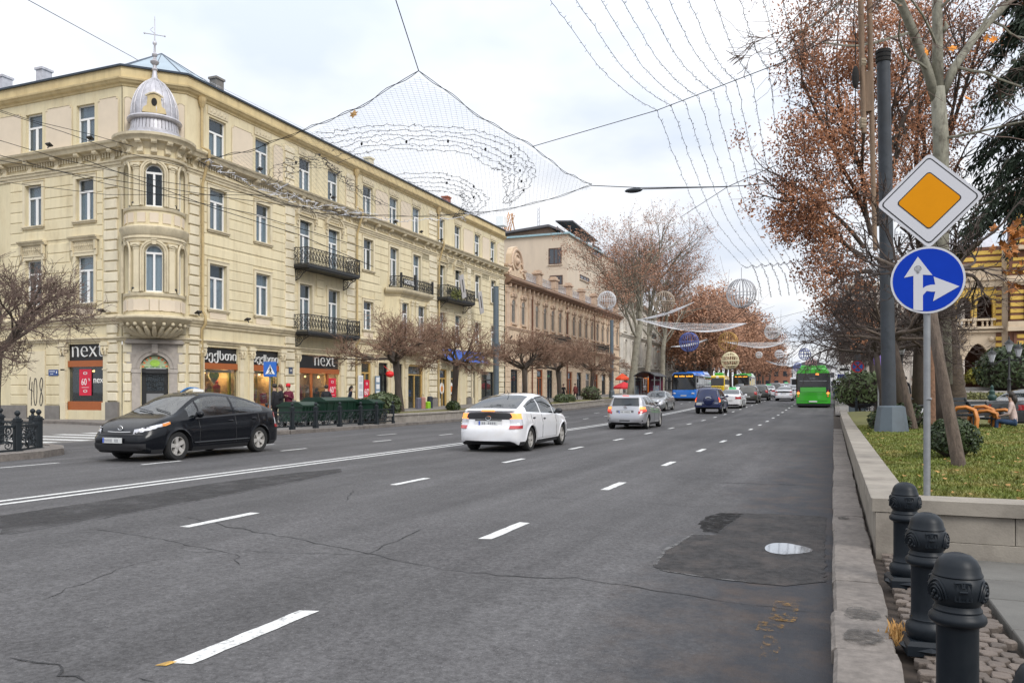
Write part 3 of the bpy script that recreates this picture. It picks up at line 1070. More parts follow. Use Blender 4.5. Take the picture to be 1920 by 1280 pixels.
for i,(a,b)in enumerate(WC):
 window(YB,FS,a,b,*Z3,tr=.36,kw=(1,3,0,8))
 mb=MB();mb.M=FS
 mb.box(a-.12,0,16.3,b+.12,.05,16.72)
 for q in range(5):
  s=a+.12+(b-a-.24)*q/4
  mb.ball((s,.05,16.5),.085,6,4,(1,.5,1.2));mb.tube([(s-.1,.06,16.4),(s+.1,.06,16.6)],.02,4)
 obj('frieze',mb,M_YT,YB)
 if i in(2,3,7,8):
  window(YB,FS,a,b,9.45,12.3,tr=.33);window(YB,FS,a,b,5.3,8.22,tr=.3)
  arch_pediment(YB,FS,a,b,12.42)
  surround(YB,FS,a,b,5.3,8.22)
  surround(YB,FS,a,b,9.45,12.22,w=.13)
 elif i in(5,6):
  window(YB,FS,a,b,9.5,12.38);surround(YB,FS,a,b,9.5,12.38)
 else:
  window(YB,FS,a,b,10.18,12.38);surround(YB,FS,a,b,10.18,12.38);sill(YB,FS,a,b,10.18)
  z1=Z1[1]-(.4 if i>3 else 0)
  window(YB,FS,a,b,Z1[0],z1);surround(YB,FS,a,b,Z1[0],z1);sill(YB,FS,a,b,Z1[0])
  mb=MB();mb.M=FS;mb.box(a+.02,0,5.36,b-.02,.04,5.72);obj('wall_panel',mb,M_PANEL,YB)
for a,b in LW:
 window(YB,FL,a,b,14.25,16.2,tr=.36);window(YB,FL,a,b,10.25,12.4);window(YB,FL,a,b,6.0,8.42)
 for z0,z1 in((10.25,12.4),(6.0,8.42)):surround(YB,FL,a,b,z0,z1);sill(YB,FL,a,b,z0)
 hood(YB,FL,a,b,8.62,9.4)
 mb=MB();mb.M=FL;mb.box(a+.02,0,5.4,b-.02,.04,5.75);obj('wall_panel',mb,M_PANEL,YB)
for a,b in((34.98+.2,36.9),(38.7,39.6),(46.3,47.3),(50.1,51.9),(53.75,55.4),(65.0,67.1),(69.15,70.9),(72.75,74.2)):
 notch_panel(YB,FS,a,b,14.0,16.25)
for a,b in((-38.5,-36.6),(-34.75,-33.35),(-42.6,-40.35),(-46.9,-44.5)):
 notch_panel(YB,FL,a,b,14.05,16.3)
for a,b in((-1.4,-.45-.6+.0),(1.05,1.4)):notch_panel(YB,FC,a,b,14.0,16.25,n=.06)
def seg_free(s0,s1,z0,z1,hl,pad=.2):
 cuts=[(h[0]-pad,h[1]+pad)for h in hl if h[2]-pad<z1 and h[3]+pad+.05>z0]
 out,cur=[],s0
 for a,b in sorted(cuts):
  if a>cur+.1:out.append((cur,a))
  cur=max(cur,b)
 if cur<s1-.1:out.append((cur,s1))
 return out
M_STUC=mat('stucco_block',(.72,.63,.425),.8,streak=.14,var=.09,scale=.9,rnd=.05,bump=.12,bscale=25,stretch=(1,1,.45),dirt=(.5,.41,.245),dirt_scale=.9,dirt_amt=.7)
SEC=[(32.83,39.68),(40.78,46.28),(47.48,58.28),(60.0-.05,65.7),(67.52-.4+.0,73.18)]
SEC=[(32.83,39.66),(40.8,46.26),(47.5,58.2),(59.97,65.6),(66.6,73.15)]
PED=[(a-.3,b+.3,8.3,8.85)for i,(a,b)in enumerate(WC)if i in(2,3)]
ARC=[(a-.42,b+.42,12.3,13.2)for i,(a,b)in enumerate(WC)if i in(2,3,7,8)]
BAY=[(51.2,57.9,4.9,9.3)]
def courses(M,secs,hl,z0,n,h,par):
 for s0,s1 in secs:
  for k in range(n):
   a,b=z0+k*h,z0+(k+1)*h
   for e,f in seg_free(s0,s1,a,b,hl):
    block('stucco_block',M_STUC,par,M,e,f,-.03,.04,a+.018,b-.018)
courses(FS,SEC,holes+PED+ARC+BAY,5.42,7,.545,YB)
courses(FS,SEC,holes+PED+ARC+BAY+[(50.9,58.1,4.9,9.75)],9.3,6,.56,YB)
LS=[(-41.2,-34.45)]
courses(FL,LS,lh+[(a-.25,b+.25,8.4,9.5)for a,b in LW],5.5,7,.53,YB)
courses(FL,LS,lh,9.35,6,.56,YB)
courses(FL,[(-41.2,-39.9),(-38.5,-37.5)],[],.75,6,.52,YB)
M_QUOIN=mat('quoin',(.71,.635,.475),.8,streak=.14,var=.09,scale=1.2,rnd=.05,bump=.06,bscale=30,dirt=(.47,.4,.27),dirt_scale=.8,dirt_amt=.55)
def quoins(M,s0,s1,z0,z1,h,d=.1):
 n=max(1,round((z1-z0)/h))
 h=(z1-z0)/n
 for k in range(n):
  e=.0 if k%2 else.06
  block('quoin',M_QUOIN,YB,M,s0+e,s1-e,-.03,d,z0+k*h+.03,z0+(k+1)*h-.03)
QS=[(31.95,32.72),(39.75,40.7),(46.36,47.4),(58.35,59.8),(65.7,66.5),(73.25,74.5)]
for a,b in QS:
 quoins(FS,a,b,5.4,12.75,.53)
 quoins(FS,a,b,.95,4.85,.5)
 mb=MB();mb.M=FS;mb.box(a-.04,-.02,-.4,b+.04,.13,.93);obj('plinth',mb,M_PLINTH,YB)
for a,b in((39.75,40.7),(46.36,47.4),(58.35,59.8),(73.25,74.5)):quoins(FS,a,b,14.05,16.5,.42,.07)
quoins(FL,-34.3,-33.35,5.4,12.75,.53);quoins(FL,-34.1,-33.35,.95,4.85,.5)
for k in(-1,1):quoins(FC,k*1.26-.2,k*1.26+.2,.95,4.85,.5,.07)
mb=MB();mb.M=FL;mb.box(-34.14,-.02,-.4,-33.3,.13,.93)
for a,b in((-60,-39.9),(-38.5,-37.3)):mb.box(a,-.02,-.4,b,.1,.72)
obj('plinth',mb,M_PLINTH,YB)
mb=MB();mb.M=FL;mb.box(-39.85,-.02,-.4,-38.55,.06,3.6);mb.box(-37.42,-.02,-.4,-37.02,.1,3.95);obj('pier',mb,M_YP,YB)
RUN=[(-60,29.75),(-33.1,29.75),(-31,31.85),(-31,74.62)]
def cornice(name,prof,m):
 mb=MB();mb.sweep(RUN,prof)
 return obj(name,mb,m,YB)
cornice('string_course',[(-.05,4.82),(.1,4.86),(.12,4.95),(.2,5.02),(.24,5.1),(.3,5.16),(.3,5.24),(.05,5.34),(-.05,5.34)],M_YT)
cornice('shop_cornice',[(-.05,3.98),(.08,4.0),(.12,4.1),(.2,4.14),(.2,4.2),(.0,4.24),(-.05,4.24)],M_YT)
cornice('architrave',[(-.05,12.68),(.06,12.7),(.08,12.82),(.13,12.86),(.14,12.96),(.2,13.0),(.2,13.06),(.03,13.1),(-.05,13.1)],M_YT)
cornice('main_cornice',[(-.05,13.5),(.12,13.52),(.16,13.58),(.42,13.62),(.46,13.7),(.5,13.78),(.58,13.84),(.62,13.93),(.1,14.02),(-.05,14.02)],M_YT)
cornice('top_cornice',[(-.05,16.78),(.05,16.8),(.08,16.88),(.2,16.95),(.26,17.03),(.32,17.07),(.34,17.15),(.1,17.2),(-.05,17.2)],M_OCHRE)
cornice('parapet',[(-.3,17.1),(.12,17.18),(.12,17.72),(-.3,17.72)],M_OCHRE)
cornice('gutter',[(-.3,17.72),(.24,17.72),(.26,17.8),(.2,17.83),(-.3,17.83)],M_GUTTER)
bm=MB()
bm.prism([(.0,-.62),(.09,-.62),(.16,-.5),(.12,-.3),(.2,-.16),(.42,-.1),(.44,0),(.0,0)],-.13,.13,'x')
bm.tube([(-.14,.12,-.5),(.14,.12,-.5)],.075,8);bm.tube([(-.14,.33,-.1),(.14,.33,-.1)],.07,8)
bm=bm.mesh('bracket',M_YT)
def bracket(M,s,z=13.58,sc=1):obj('bracket',bm,None,YB,M=M@Matrix.Translation((s,0,z))@Matrix.Diagonal((sc,sc,sc,1)))
for a,b,n in((32.3,39.3,4),(40.2,46.9,8),(48.2,57.6,6),(58.6,59.6,2),(60.4,65.2,5),(66.1,73.9,7)):
 for q in range(n):bracket(FS,a+(b-a)*q/(n-1))
for s in(-33.6,-34.6,-35.9,-37.6,-39.6,-41.5,-43.4,-45.3):bracket(FL,s)
dm=MB()
for M,a,b in((FS,31.9,74.4),(FL,-46,-33.2)):
 dm.M=M
 s=a
 while s<b:
  dm.box(s,0,13.26,s+.09,.09,13.5);s+=.19
tag(obj('dentils',dm,M_YT,YB),None,None,None,'stuff')
rf=MB()
e=[(-60,29.6),(-33.16,29.6),(-30.85,31.91),(-30.85,74.7),(-60,74.7)]
top=[(-60,36,19.6),(-38.5,36,19.6),(-37.6,36.5,19.65),(-37.6,74.7,19.6),(-60,74.7,19.6)]
for i in range(3):
 rf.poly([(*e[i],17.84),(*e[i+1],17.84),top[i+1],top[i]])
rf.poly(top)
obj('roof',rf,M_ROOFM,YB)
py=MB()
ap=at_depth(303,101,44.5)
base=[(ap.x-3.2,ap.y-2.2,17.85),(ap.x+.2,ap.y-3.3,17.85),(ap.x+3.2,ap.y-.9,17.85),(ap.x+3.6,ap.y+3,17.85),(ap.x-3.6,ap.y+3,17.85)]
base=[(-36.6,30.2,17.86),(-33.3,29.95,17.86),(-31.3,31.95,17.86),(-31.3,36.4,17.86),(-37,37,17.86)]
for a,b in zip(base,base[1:]+base[:1]):py.poly([a,b,(ap.x,ap.y,ap.z)])
pyo=obj('roof_pyramid',py,M_ROOFM,YB)
sm=MB()
for a in base:sm.tube([a,(ap.x,ap.y,ap.z)],.035,4)
for a,b in zip(base,base[1:]):
 c=tuple((p+q)/2 for p,q in zip(a,b));sm.tube([c,(ap.x,ap.y,ap.z)],.02,4)
obj('roof_seam',sm,M_GUTTER,YB)
for(u,v,w,h,m,rz)in((84,138,.3,.3,M_ZINC,1),(10,152,.3,.3,M_ZINC,1),(408,155,.3,.3,M_PLINTH,0),(693,302,.3,.4,M_YP,0),(838,374,.35,.5,mat('brick_chimney',(.34,.1,.05),.85,var=.3,scale=9),0)):
 p=on_x(u,v,-32.2)if not rz else on_y(u,v,31.0)
 mb=MB();mb.box(p.x-w,p.y-w,17.5,p.x+w*.6,p.y+w,p.z+.12);mb.box(p.x-w-.06,p.y-w-.06,p.z+.12,p.x+w*.6+.06,p.y+w+.06,p.z+.24)
 obj('chimney',mb,m,YB)
gr_=MB()
for k in range(44):
 gr_.tube([(-31.4,32.5+k*.97,17.9),(-31.4,32.5+k*.97,18.25)],.012,4)
gr_.tube([(-31.4,32.5,18.25),(-31.4,74.3,18.25)],.012,4);gr_.tube([(-31.4,32.5,18.08),(-31.4,74.3,18.08)],.009,4)
obj('roof_rail',gr_,M_ZINC,YB)
def downpipe(M,s,z0=.2,z1=16.9,d=.16):
 mb=MB();mb.M=M
 mb.tube([(s,d,z0),(s,d,4.7),(s,d+.24,5.0),(s,d+.24,5.4),(s,d+.05,5.7),(s,d+.05,12.4),(s,d+.3,13.2),(s,d+.5,13.7),(s,d+.5,14.05),(s,d,14.3),(s,d,z1-.5)],.075,8)
 mb.lathe([(.08,z1-.55),(.2,z1-.25),(.23,z1),(.12,z1+.02)],8,(s,d,0))
 obj('drain_pipe',mb,M_PIPE,YB,smooth=40)
for s in(32.78,47.44,59.9):downpipe(FS,s)
# ---- the round turret on the cut corner
TC=Vector((cc[0]+r2*.38,cc[1]-r2*.38,0))
TR=1.34
NT=40
aF=math.atan2(-r2,r2)
tur=MB()
def tl(prof,mb=tur,a0=aF-2.0,a1=aF+2.0,n=NT):mb.lathe(prof,n,tuple(TC),a0,a1)
tl([(.35,4.15),(.5,4.2),(.62,4.32),(.72,4.42),(1.0,4.6),(1.3,4.75),(1.42,4.85)])
obj('turret_corbel',tur,M_YT,YB,smooth=50)
led=MB()
for z0,z1,o in((4.85,5.12,.42),(8.72,9.72,0),(12.62,12.98,.12),(13.42,14.02,.55)):
 if z0==4.85:tl([(TR,4.8),(TR+.12,4.84),(TR+.2,4.92),(TR+.34,4.98),(TR+.42,5.06),(TR+.42,5.14),(TR+.1,5.22),(TR,5.22)],led)
 if z0==8.72:tl([(TR,8.72),(TR+.08,8.78),(TR+.1,8.92),(TR+.16,8.96),(TR+.12,9.08),(TR+.2,9.16),(TR+.22,9.3),(TR+.28,9.4),(TR+.28,9.5),(TR+.05,9.6),(TR,9.6)],led)
 if z0==12.62:tl([(TR,12.62),(TR+.08,12.66),(TR+.1,12.8),(TR+.2,12.86),(TR+.22,12.96),(TR,13.0)],led)
 if z0==13.42:tl([(TR,13.3),(TR+.14,13.5),(TR+.2,13.6),(TR+.42,13.66),(TR+.48,13.78),(TR+.6,13.86),(TR+.62,13.98),(TR+.3,14.08),(TR,14.1)],led)
tl([(TR,6.1),(TR+.06,6.12),(TR+.1,6.2),(TR+.1,6.26),(TR,6.3)],led)
tl([(TR,10.3),(TR+.06,10.32),(TR+.1,10.4),(TR+.1,10.46),(TR,10.5)],led)
obj('turret_moulding',led,M_YT,YB,smooth=40)
AW=.42
sh=MB()
def shell(z0,z1,wz0,wz1,centres):
 n=96
 span=4.0
 for i in range(n):
  a,b=aF-span/2+span*i/n,aF-span/2+span*(i+1)/n
  P=lambda t,z,r=TR:(TC.x+r*math.cos(t),TC.y+r*math.sin(t),z)
  m=(a+b)/2
  hit=None
  for c in centres:
   if abs(m-c)<AW/TR*1.0:hit=c
  if hit is None:
   sh.poly([P(a,z0),P(b,z0),P(b,z1),P(a,z1)])
  else:
   def top(t):
    x=min(1,abs(t-hit)*TR/AW)
    return wz1-AW+AW*math.sqrt(max(0,1-x*x))
   sh.poly([P(a,z0),P(b,z0),P(b,wz0),P(a,wz0)])
   sh.poly([P(a,top(a)),P(b,top(b)),P(b,z1),P(a,z1)])
   sh.poly([P(a,top(a)),P(b,top(b)),P(b,top(b),TR-.22),P(a,top(a),TR-.22)])
   sh.poly([P(a,wz0),P(b,wz0),P(b,wz0,TR-.22),P(a,wz0,TR-.22)])
CEN=(aF,aF-1.22,aF+1.22)
shell(5.2,9.1,6.32,8.72-.05,CEN)
shell(9.1,13.4,10.5,12.6,CEN)
for c in CEN:
 for s in(-1,1):
  for z0,z1 in((6.32,8.25),(10.5,12.18)):
   t=c+s*AW/TR
   P=lambda r,z:(TC.x+r*math.cos(t),TC.y+r*math.sin(t),z)
   sh.poly([P(TR,z0),P(TR-.22,z0),P(TR-.22,z1),P(TR,z1)])
obj('turret_wall',sh,M_YW,YB,smooth=30)
for c in CEN:
 for z0,z1 in((6.34,8.66),(10.52,12.59)):
  dirv=Vector((math.cos(c),math.sin(c),0));sv=Vector((-math.sin(c),math.cos(c),0))
  base_=Matrix(((sv.x,dirv.x,0,TC.x+dirv.x*(TR-.2)),(sv.y,dirv.y,0,TC.y+dirv.y*(TR-.2)),(0,0,1,0),(0,0,0,1)))
  fr=MB();fr.M=base_
  zs=z1-AW
  arc=lambda r:[(r*math.cos(PI*q/12),zs+r*math.sin(PI*q/12))for q in range(13)]
  o_,i_=arc(AW),arc(AW-.07)
  for q in range(12):
   fr.add([(o_[q][0],.0,o_[q][1]),(o_[q+1][0],.0,o_[q+1][1]),(i_[q+1][0],.0,i_[q+1][1]),(i_[q][0],.0,i_[q][1]),(i_[q+1][0],-.06,i_[q+1][1]),(i_[q][0],-.06,i_[q][1])],[(0,1,2,3),(3,2,4,5)])
  fr.box(-AW,-.06,z0,-AW+.07,0,zs);fr.box(AW-.07,-.06,z0,AW,0,zs);fr.box(-AW+.07,-.06,z0,AW-.07,-.002,z0+.07)
  fr.box(-AW+.07,-.06,zs-.05,AW-.07,.004,zs+.05);fr.box(-.05,-.06,z0+.07,.05,.004,zs-.05)
  wobj=obj('window',fr,M_PVC,YB)
  pn=MB();pn.M=base_
  pn.box(-AW+.07,-.035,z0+.07,-.05,-.03,zs-.05);pn.box(.05,-.035,z0+.07,AW-.07,-.03,zs-.05)
  obj('pane',pn,M_GLASS,wobj)
  pn=MB();pn.M=base_;pn.prism(arc(AW-.06)[::-1],-.035,-.03,'y');obj('pane',pn,M_GLASS,wobj)
  cu=MB();cu.M=base_;cu.grid(lambda u,v:(-AW+u*AW*2,-.16+.02*math.sin(u*30),z0+v*(z1-z0)),20,1);obj('curtain',cu,rwin.choice(M_CURTS[:3]),wobj)
  ar=MB();ar.M=base_
  n=14
  for rr,dd in((AW+.17,.24),(AW+.08,.215)):
   pts=[(rr*math.cos(PI*q/n),.2+(dd-.2),zs+rr*math.sin(PI*q/n))for q in range(n+1)]
   ar.tube([(rr,dd,z0)]+pts+[(-rr,dd,z0)],.055,6)
  ar.box(-.1,.15,z1-.02,.1,.3,z1+.26);ar.box(-.14,.15,z1+.2,.14,.33,z1+.3)
  obj('arch_moulding',ar,M_YT,YB,smooth=40)
  for t in(-.72,-.5,-.28,0,.28,.5,.72):
   pass
for c in(aF-.61,aF+.61,aF-1.83,aF+1.83):
 for z0,z1 in((6.3,8.72),(10.5,12.6)):
  M_=Matrix(((-math.sin(c),math.cos(c),0,TC.x+math.cos(c)*TR),(math.cos(c),math.sin(c),0,TC.y+math.sin(c)*TR),(0,0,1,0),(0,0,0,1)))
  mb=MB();mb.M=M_
  mb.box(-.15,-.05,z0,.15,.07,z1-.3);mb.box(-.19,-.05,z0,.19,.1,z0+.14)
  for q,(w,d)in enumerate(((.17,.09),(.2,.13),(.25,.17))):mb.box(-w,-.05,z1-.3+q*.1,w,d,z1-.205+q*.1)
  mb.tube([(-.24,.12,z1-.14),(-.1,.14,z1-.1)],.05,6);mb.tube([(.24,.12,z1-.14),(.1,.14,z1-.1)],.05,6)
  obj('pilaster',mb,M_YP,YB)
for q in range(9):
 c=aF-1.75+3.5*q/8
 M_=Matrix(((-math.sin(c),math.cos(c),0,TC.x+math.cos(c)*TR),(math.cos(c),math.sin(c),0,TC.y+math.sin(c)*TR),(0,0,1,0),(0,0,0,1)))
 bracket(M_,0,13.66,1.0)
 mb=MB();mb.M=M_
 for t in(-.25,.25):mb.box(t-.13,0,5.42,t+.13,.045,5.95)if q%2 else None
 mb.box(-.2,-.02,5.4,.2,.04,5.98);mb.box(-.2,-.02,9.72,.2,.04,10.2)
 obj('wall_panel',mb,M_PANEL,YB)
lf=MB()
for q in range(11):
 c=aF-1.5+3.0*q/10
 dx,dy=math.cos(c),math.sin(c)
 lf.tube([(TC.x+dx*.5,TC.y+dy*.5,4.2),(TC.x+dx*.95,TC.y+dy*.95,4.36),(TC.x+dx*1.35,TC.y+dy*1.35,4.62)],[.07,.14,.08],6)
 lf.ball((TC.x+dx*1.5,TC.y+dy*1.5,4.76),.1,6,4)
obj('corbel_carving',lf,M_YT,YB,smooth=60)
dr=MB()
tl([(1.55,14.02),(1.4,14.22),(1.24,14.3),(1.24,14.4)],dr,aF-PI,aF+PI)
dr2=MB()
n=40
for q in range(n):
 a,b=2*PI*q/n,2*PI*(q+.8)/n
 P=lambda t,r,z:(TC.x+r*math.cos(t),TC.y+r*math.sin(t),z)
 dr2.add([P(a,1.16,14.4),P(b,1.16,14.4),P(b,1.1,14.9),P(a,1.1,14.9),P(a,1.0,14.4),P(a,1.0,14.9),P(b,1.0,14.4),P(b,1.0,14.9)],[(0,1,2,3),(0,3,5,4),(1,2,7,6)])
tl([(1.08,14.38),(1.04,14.92)],dr,aF-PI,aF+PI)
tl([(1.06,14.9),(1.24,14.94),(1.29,15.02),(1.25,15.1),(1.12,15.14)],dr,aF-PI,aF+PI)
obj('turret_drum',dr,M_ZINC,YB,smooth=40);obj('drum_seam',dr2,M_ZINC,YB)
dome=MB()
dp=[(1.08,15.12),(1.1,15.35),(1.08,15.7),(1.0,16.05),(.88,16.38),(.71,16.68),(.5,16.93),(.28,17.1),(.16,17.2),(.12,17.45),(.09,17.7)]
tl(dp,dome,aF-PI,aF+PI,36)
obj('dome',dome,M_ZINC,YB,smooth=60)
ribs=MB()
for q in range(18):
 t=2*PI*q/18
 ribs.tube([(TC.x+r*1.01*math.cos(t),TC.y+r*1.01*math.sin(t),z)for r,z in dp[:9]],.028,5)
obj('dome_rib',ribs,M_ZINC,YB)
fin=MB()
fin.lathe([(.1,17.6),(.15,17.68),(.09,17.76),(.09,17.9),(.2,18.0),(.22,18.08),(.12,18.16),(.07,18.3),(.13,18.38),(.14,18.46),(.06,18.54),(.04,18.9),(.1,18.98),(.1,19.06),(.03,19.14),(.02,20.2),(0,20.45)],10,tuple(TC))
fin.tube([(TC.x-.45*r2,TC.y-.45*r2,19.45),(TC.x+.45*r2,TC.y+.45*r2,19.45)],.02,5)
for s in(-1,1):fin.ball((TC.x+s*.47*r2,TC.y+s*.47*r2,19.45),.05,6,4)
fin.tube([(TC.x,TC.y,19.5),(TC.x-.2,TC.y-.1,19.7),(TC.x-.1,TC.y,19.85)],.015,4)
obj('finial',fin,M_ZINC,YB,smooth=40)
lu=MB();lu.M=frame((TC.x+r2*.92,TC.y-r2*.92,0),(r2,r2),(r2,-r2))
o=[(-.55,15.15),(.55,15.15),(.5,15.38),(.34,15.5),(.3,15.85),(.32,15.98),(.2,16.08),(0,16.14),(-.2,16.08),(-.32,15.98),(-.3,15.85),(-.34,15.5),(-.5,15.38)]
lu.prism(o,-.5,.2,'y')
lo=obj('dome_dormer',lu,M_OCHRE,YB)
lu2=MB();lu2.M=lu.M
lu2.tube([(-.4,.2,15.95),(-.2,.22,16.08),(0,.22,16.14),(.2,.22,16.08),(.4,.2,15.95)],.05,6)
obj('dormer_moulding',lu2,M_YT,YB)
lu3=MB();lu3.M=lu.M
lu3.prism([(.13*math.cos(2*PI*q/16),15.68+.2*math.sin(2*PI*q/16))for q in range(16)],.19,.215,'y')
obj('oval_opening',lu3,M_DARKIN,YB)
# ---- corner doorway
dw=MB();dw.M=FC
n=14
def ring(r0,r1,d0,d1,zc,mb):
 for q in range(n):
  a,b=PI*q/n,PI*(q+1)/n
  p=lambda r,t,d:(r*math.cos(t),d,zc+r*math.sin(t))
  mb.add([p(r0,a,d1),p(r0,b,d1),p(r1,b,d1),p(r1,a,d1),p(r0,a,d0),p(r0,b,d0),p(r1,a,d0),p(r1,b,d0)],[(0,1,2,3),(0,1,5,4),(3,2,7,6)])
ring(.7,.88,-.3,.12,2.62,dw);ring(.88,1.06,0,.17,2.62,dw)
for s in(-1,1):
 a,b=sorted((s*.66,s*1.06))
 dw.box(a,-.3,-.3,b,.12,2.4);dw.box(a-.03,-.3,2.4,b+.03,.16,2.6);dw.box(a-.03,-.3,-.3,b+.03,.15,.25)
 dw.box(*((1.06,0,2.6)if s>0 else(-1.3,0,2.6)),*((1.3,.06,3.9)if s>0 else(-1.06,.06,3.9)))
for q in range(n):
 a,b=PI*q/n,PI*(q+1)/n
 dw.poly([(1.06*math.cos(a),.05,2.62+1.06*math.sin(a)),(1.06*math.cos(b),.05,2.62+1.06*math.sin(b)),(1.06*math.cos(b),.05,3.9),(1.06*math.cos(a),.05,3.9)])
dw.box(-1.36,0,3.88,1.36,.3,4.0);dw.box(-1.3,0,4.0,1.3,.24,4.08)
dw.box(-.14,0,3.4,.14,.3,3.86)
obj('portal',dw,M_STONEG,YB)
dr_=MB();dr_.M=FC
dr_.box(-.64,-.35,-.1,.64,-.3,2.42)
door=obj('door',dr_,mat('dark_door_iron',(.02,.021,.022),.35,var=.2),YB)
gp=MB();gp.M=FC;gp.box(-.4,-.3,.5,.4,-.285,1.35);obj('door_panel',gp,mat('steel_plate',(.3,.3,.3),.3,metal=.6),door)
gp=MB();gp.M=FC;gp.box(-.42,-.295,1.5,.42,-.285,2.3);obj('door_glass',gp,M_GLASS,door)
sc_=MB();sc_.M=FC
for k in range(9):
 s=-.4+.1*k
 sc_.tube([(s,-.27,1.5),(s+.08*math.sin(k),-.27,1.75),(s-.06,-.27,2.0),(s,-.27,2.32)],.012,4)
for zz_ in(1.7,1.95,2.2):sc_.tube([(-.42,-.27,zz_),(-.2,-.27,zz_+.06),(0,-.27,zz_-.05),(.2,-.27,zz_+.06),(.42,-.27,zz_)],.014,4)
obj('door_grille',sc_,M_IRON,door)
fan=MB();fan.M=FC
fan.poly([(.68*math.cos(PI*q/20),-.1,2.64+.68*math.sin(PI*q/20))for q in range(21)])
fan_o=obj('fanlight',fan,mat('fanlight_green',(.42,.5,.3),.6,var=.25,scale=6),YB)
fa=MB();fa.M=FC
for q in range(9):
 if q==4:continue
 a=PI*(q+.35)/9;b=PI*(q+.8)/9
 p=lambda r,t:(r*math.cos(t),-.09,2.64+r*math.sin(t))
 fa.poly([p(.5,a),p(.62,a),p(.62,b),p(.5,b)])
fo=obj('arched_lettering',fa,mat('sign_coral',(.75,.22,.08),.6),fan_o)
fa=MB();fa.M=FC;fa.prism([(.24*math.cos(2*PI*q/14),2.9+.17*math.sin(2*PI*q/14))for q in range(14)],-.09,-.075,'y');obj('sign_emblem',fa,mat('sign_lime',(.35,.6,.08),.6,var=.3,scale=14),fan_o)
fa=MB();fa.M=FC
for k in range(4):fa.box(-.5+.27*k,-.09,2.67,-.3+.27*k,-.08,2.71)
obj('sign_lettering',fa,mat('sign_green',(.05,.2,.06),.6),fan_o)
fb=MB();fb.M=FC;ring(.66,.72,-.2,-.06,2.62,fb);fb.box(-.72,-.2,2.42,.72,-.04,2.62);obj('door_frame',fb,M_BLACK,YB)
# ---- shopfronts
M_WARM=mat('warm_lamp',(1,.62,.25),.5,var=0,emit=6)
M_SHOPIN=mat('shop_interior',(.42,.26,.12),.9,var=.5,scale=2.5,dirt=(.06,.045,.03),dirt_scale=1.6,dirt_amt=.95)
M_SHOPFL=mat('shop_floor',(.16,.12,.09),.6,var=.2)
M_OLIVE=mat('yellow_post',(.5,.4,.01),.5,var=.1)
def shop(M,s0,s1,z0,z1,sign,side=1,fascia=.85,text_size=.95,text_s=None,lamp=True,yellow=False,base=.28,dark=False):
 rm=MB();rm.M=M
 D=-2.6
 rm.poly([(s0,D,z0),(s1,D,z0),(s1,D,z1),(s0,D,z1)])
 rm.poly([(s0,-.3,z0),(s0,D,z0),(s0,D,z1),(s0,-.3,z1)]);rm.poly([(s1,-.3,z0),(s1,D,z0),(s1,D,z1),(s1,-.3,z1)])
 rm.poly([(s0,-.3,z1),(s1,-.3,z1),(s1,D,z1),(s0,D,z1)])
 obj('shop_room',rm,M_SHOPIN if not dark else M_DARKIN,YB)
 fl=MB();fl.M=M;fl.poly([(s0,-.3,z0),(s1,-.3,z0),(s1,D,z0),(s0,D,z0)]);obj('shop_floor',fl,M_SHOPFL,YB)
 zf=z1-fascia
 f=MB();f.M=M;f.box(s0+.01,-.2,zf,s1-.01,-.12,z1-.01)
 fo=obj('shop_sign',f,M_BLACK,YB)
 if sign:
  t=text_mb(sign,text_size,.03,thin=.03 if sign=='next'else.006)
  sc=(text_s if text_s is not None else(s0+s1)/2)
  obj('sign_lettering',t,M_WHITE,fo,M=M@Matrix.Translation((sc,-.08,zf+.17))@Matrix.Diagonal((side,-1,1,1)))
 b=MB();b.M=M;b.box(s0+.01,-.22,zf-.32,s1-.01,-.02,zf-.003);obj('fascia_board',b,M_ORANGE,YB)
 b=MB();b.M=M;b.box(s0+.01,-.24,z0-.3,s1-.01,-.02,z0+base);obj('shop_base',b,M_ORANGE,YB)
 g_=MB();g_.M=M;g_.box(s0,-.15,z0+base,s1,-.14,zf-.32);obj('shop_window',g_,M_SHOPG,YB)
 if yellow:
  b=MB();b.M=M;b.box(s1-.3,-.5,z0+base,s1-.16,-.36,zf-.32);b.box(s0+.02,-.5,zf-.5,s1-.1,-.4,zf-.36);obj('display_frame',b,M_OLIVE,YB)
 if lamp:
  for k in range(3):
   l=MB();l.M=M;s=s0+(s1-s0)*(k+.5)/3
   l.ball((s,-1.2,zf-.5),.07,8,6);lo_=obj('shop_lamp',l,M_WARM,YB)
   if k!=1:
    pd=bpy.data.lights.new('lamp_light','POINT');pd.energy=75 if not dark else 20;pd.color=(1,.72,.38);pd.shadow_soft_size=.15
    po=bpy.data.objects.new('lamp_light',pd);COL.objects.link(po);po.location=M@Vector((s,-1.0,zf-.7));po.parent=lo_;po.matrix_parent_inverse=WM[lo_.name].inverted()
 return zf
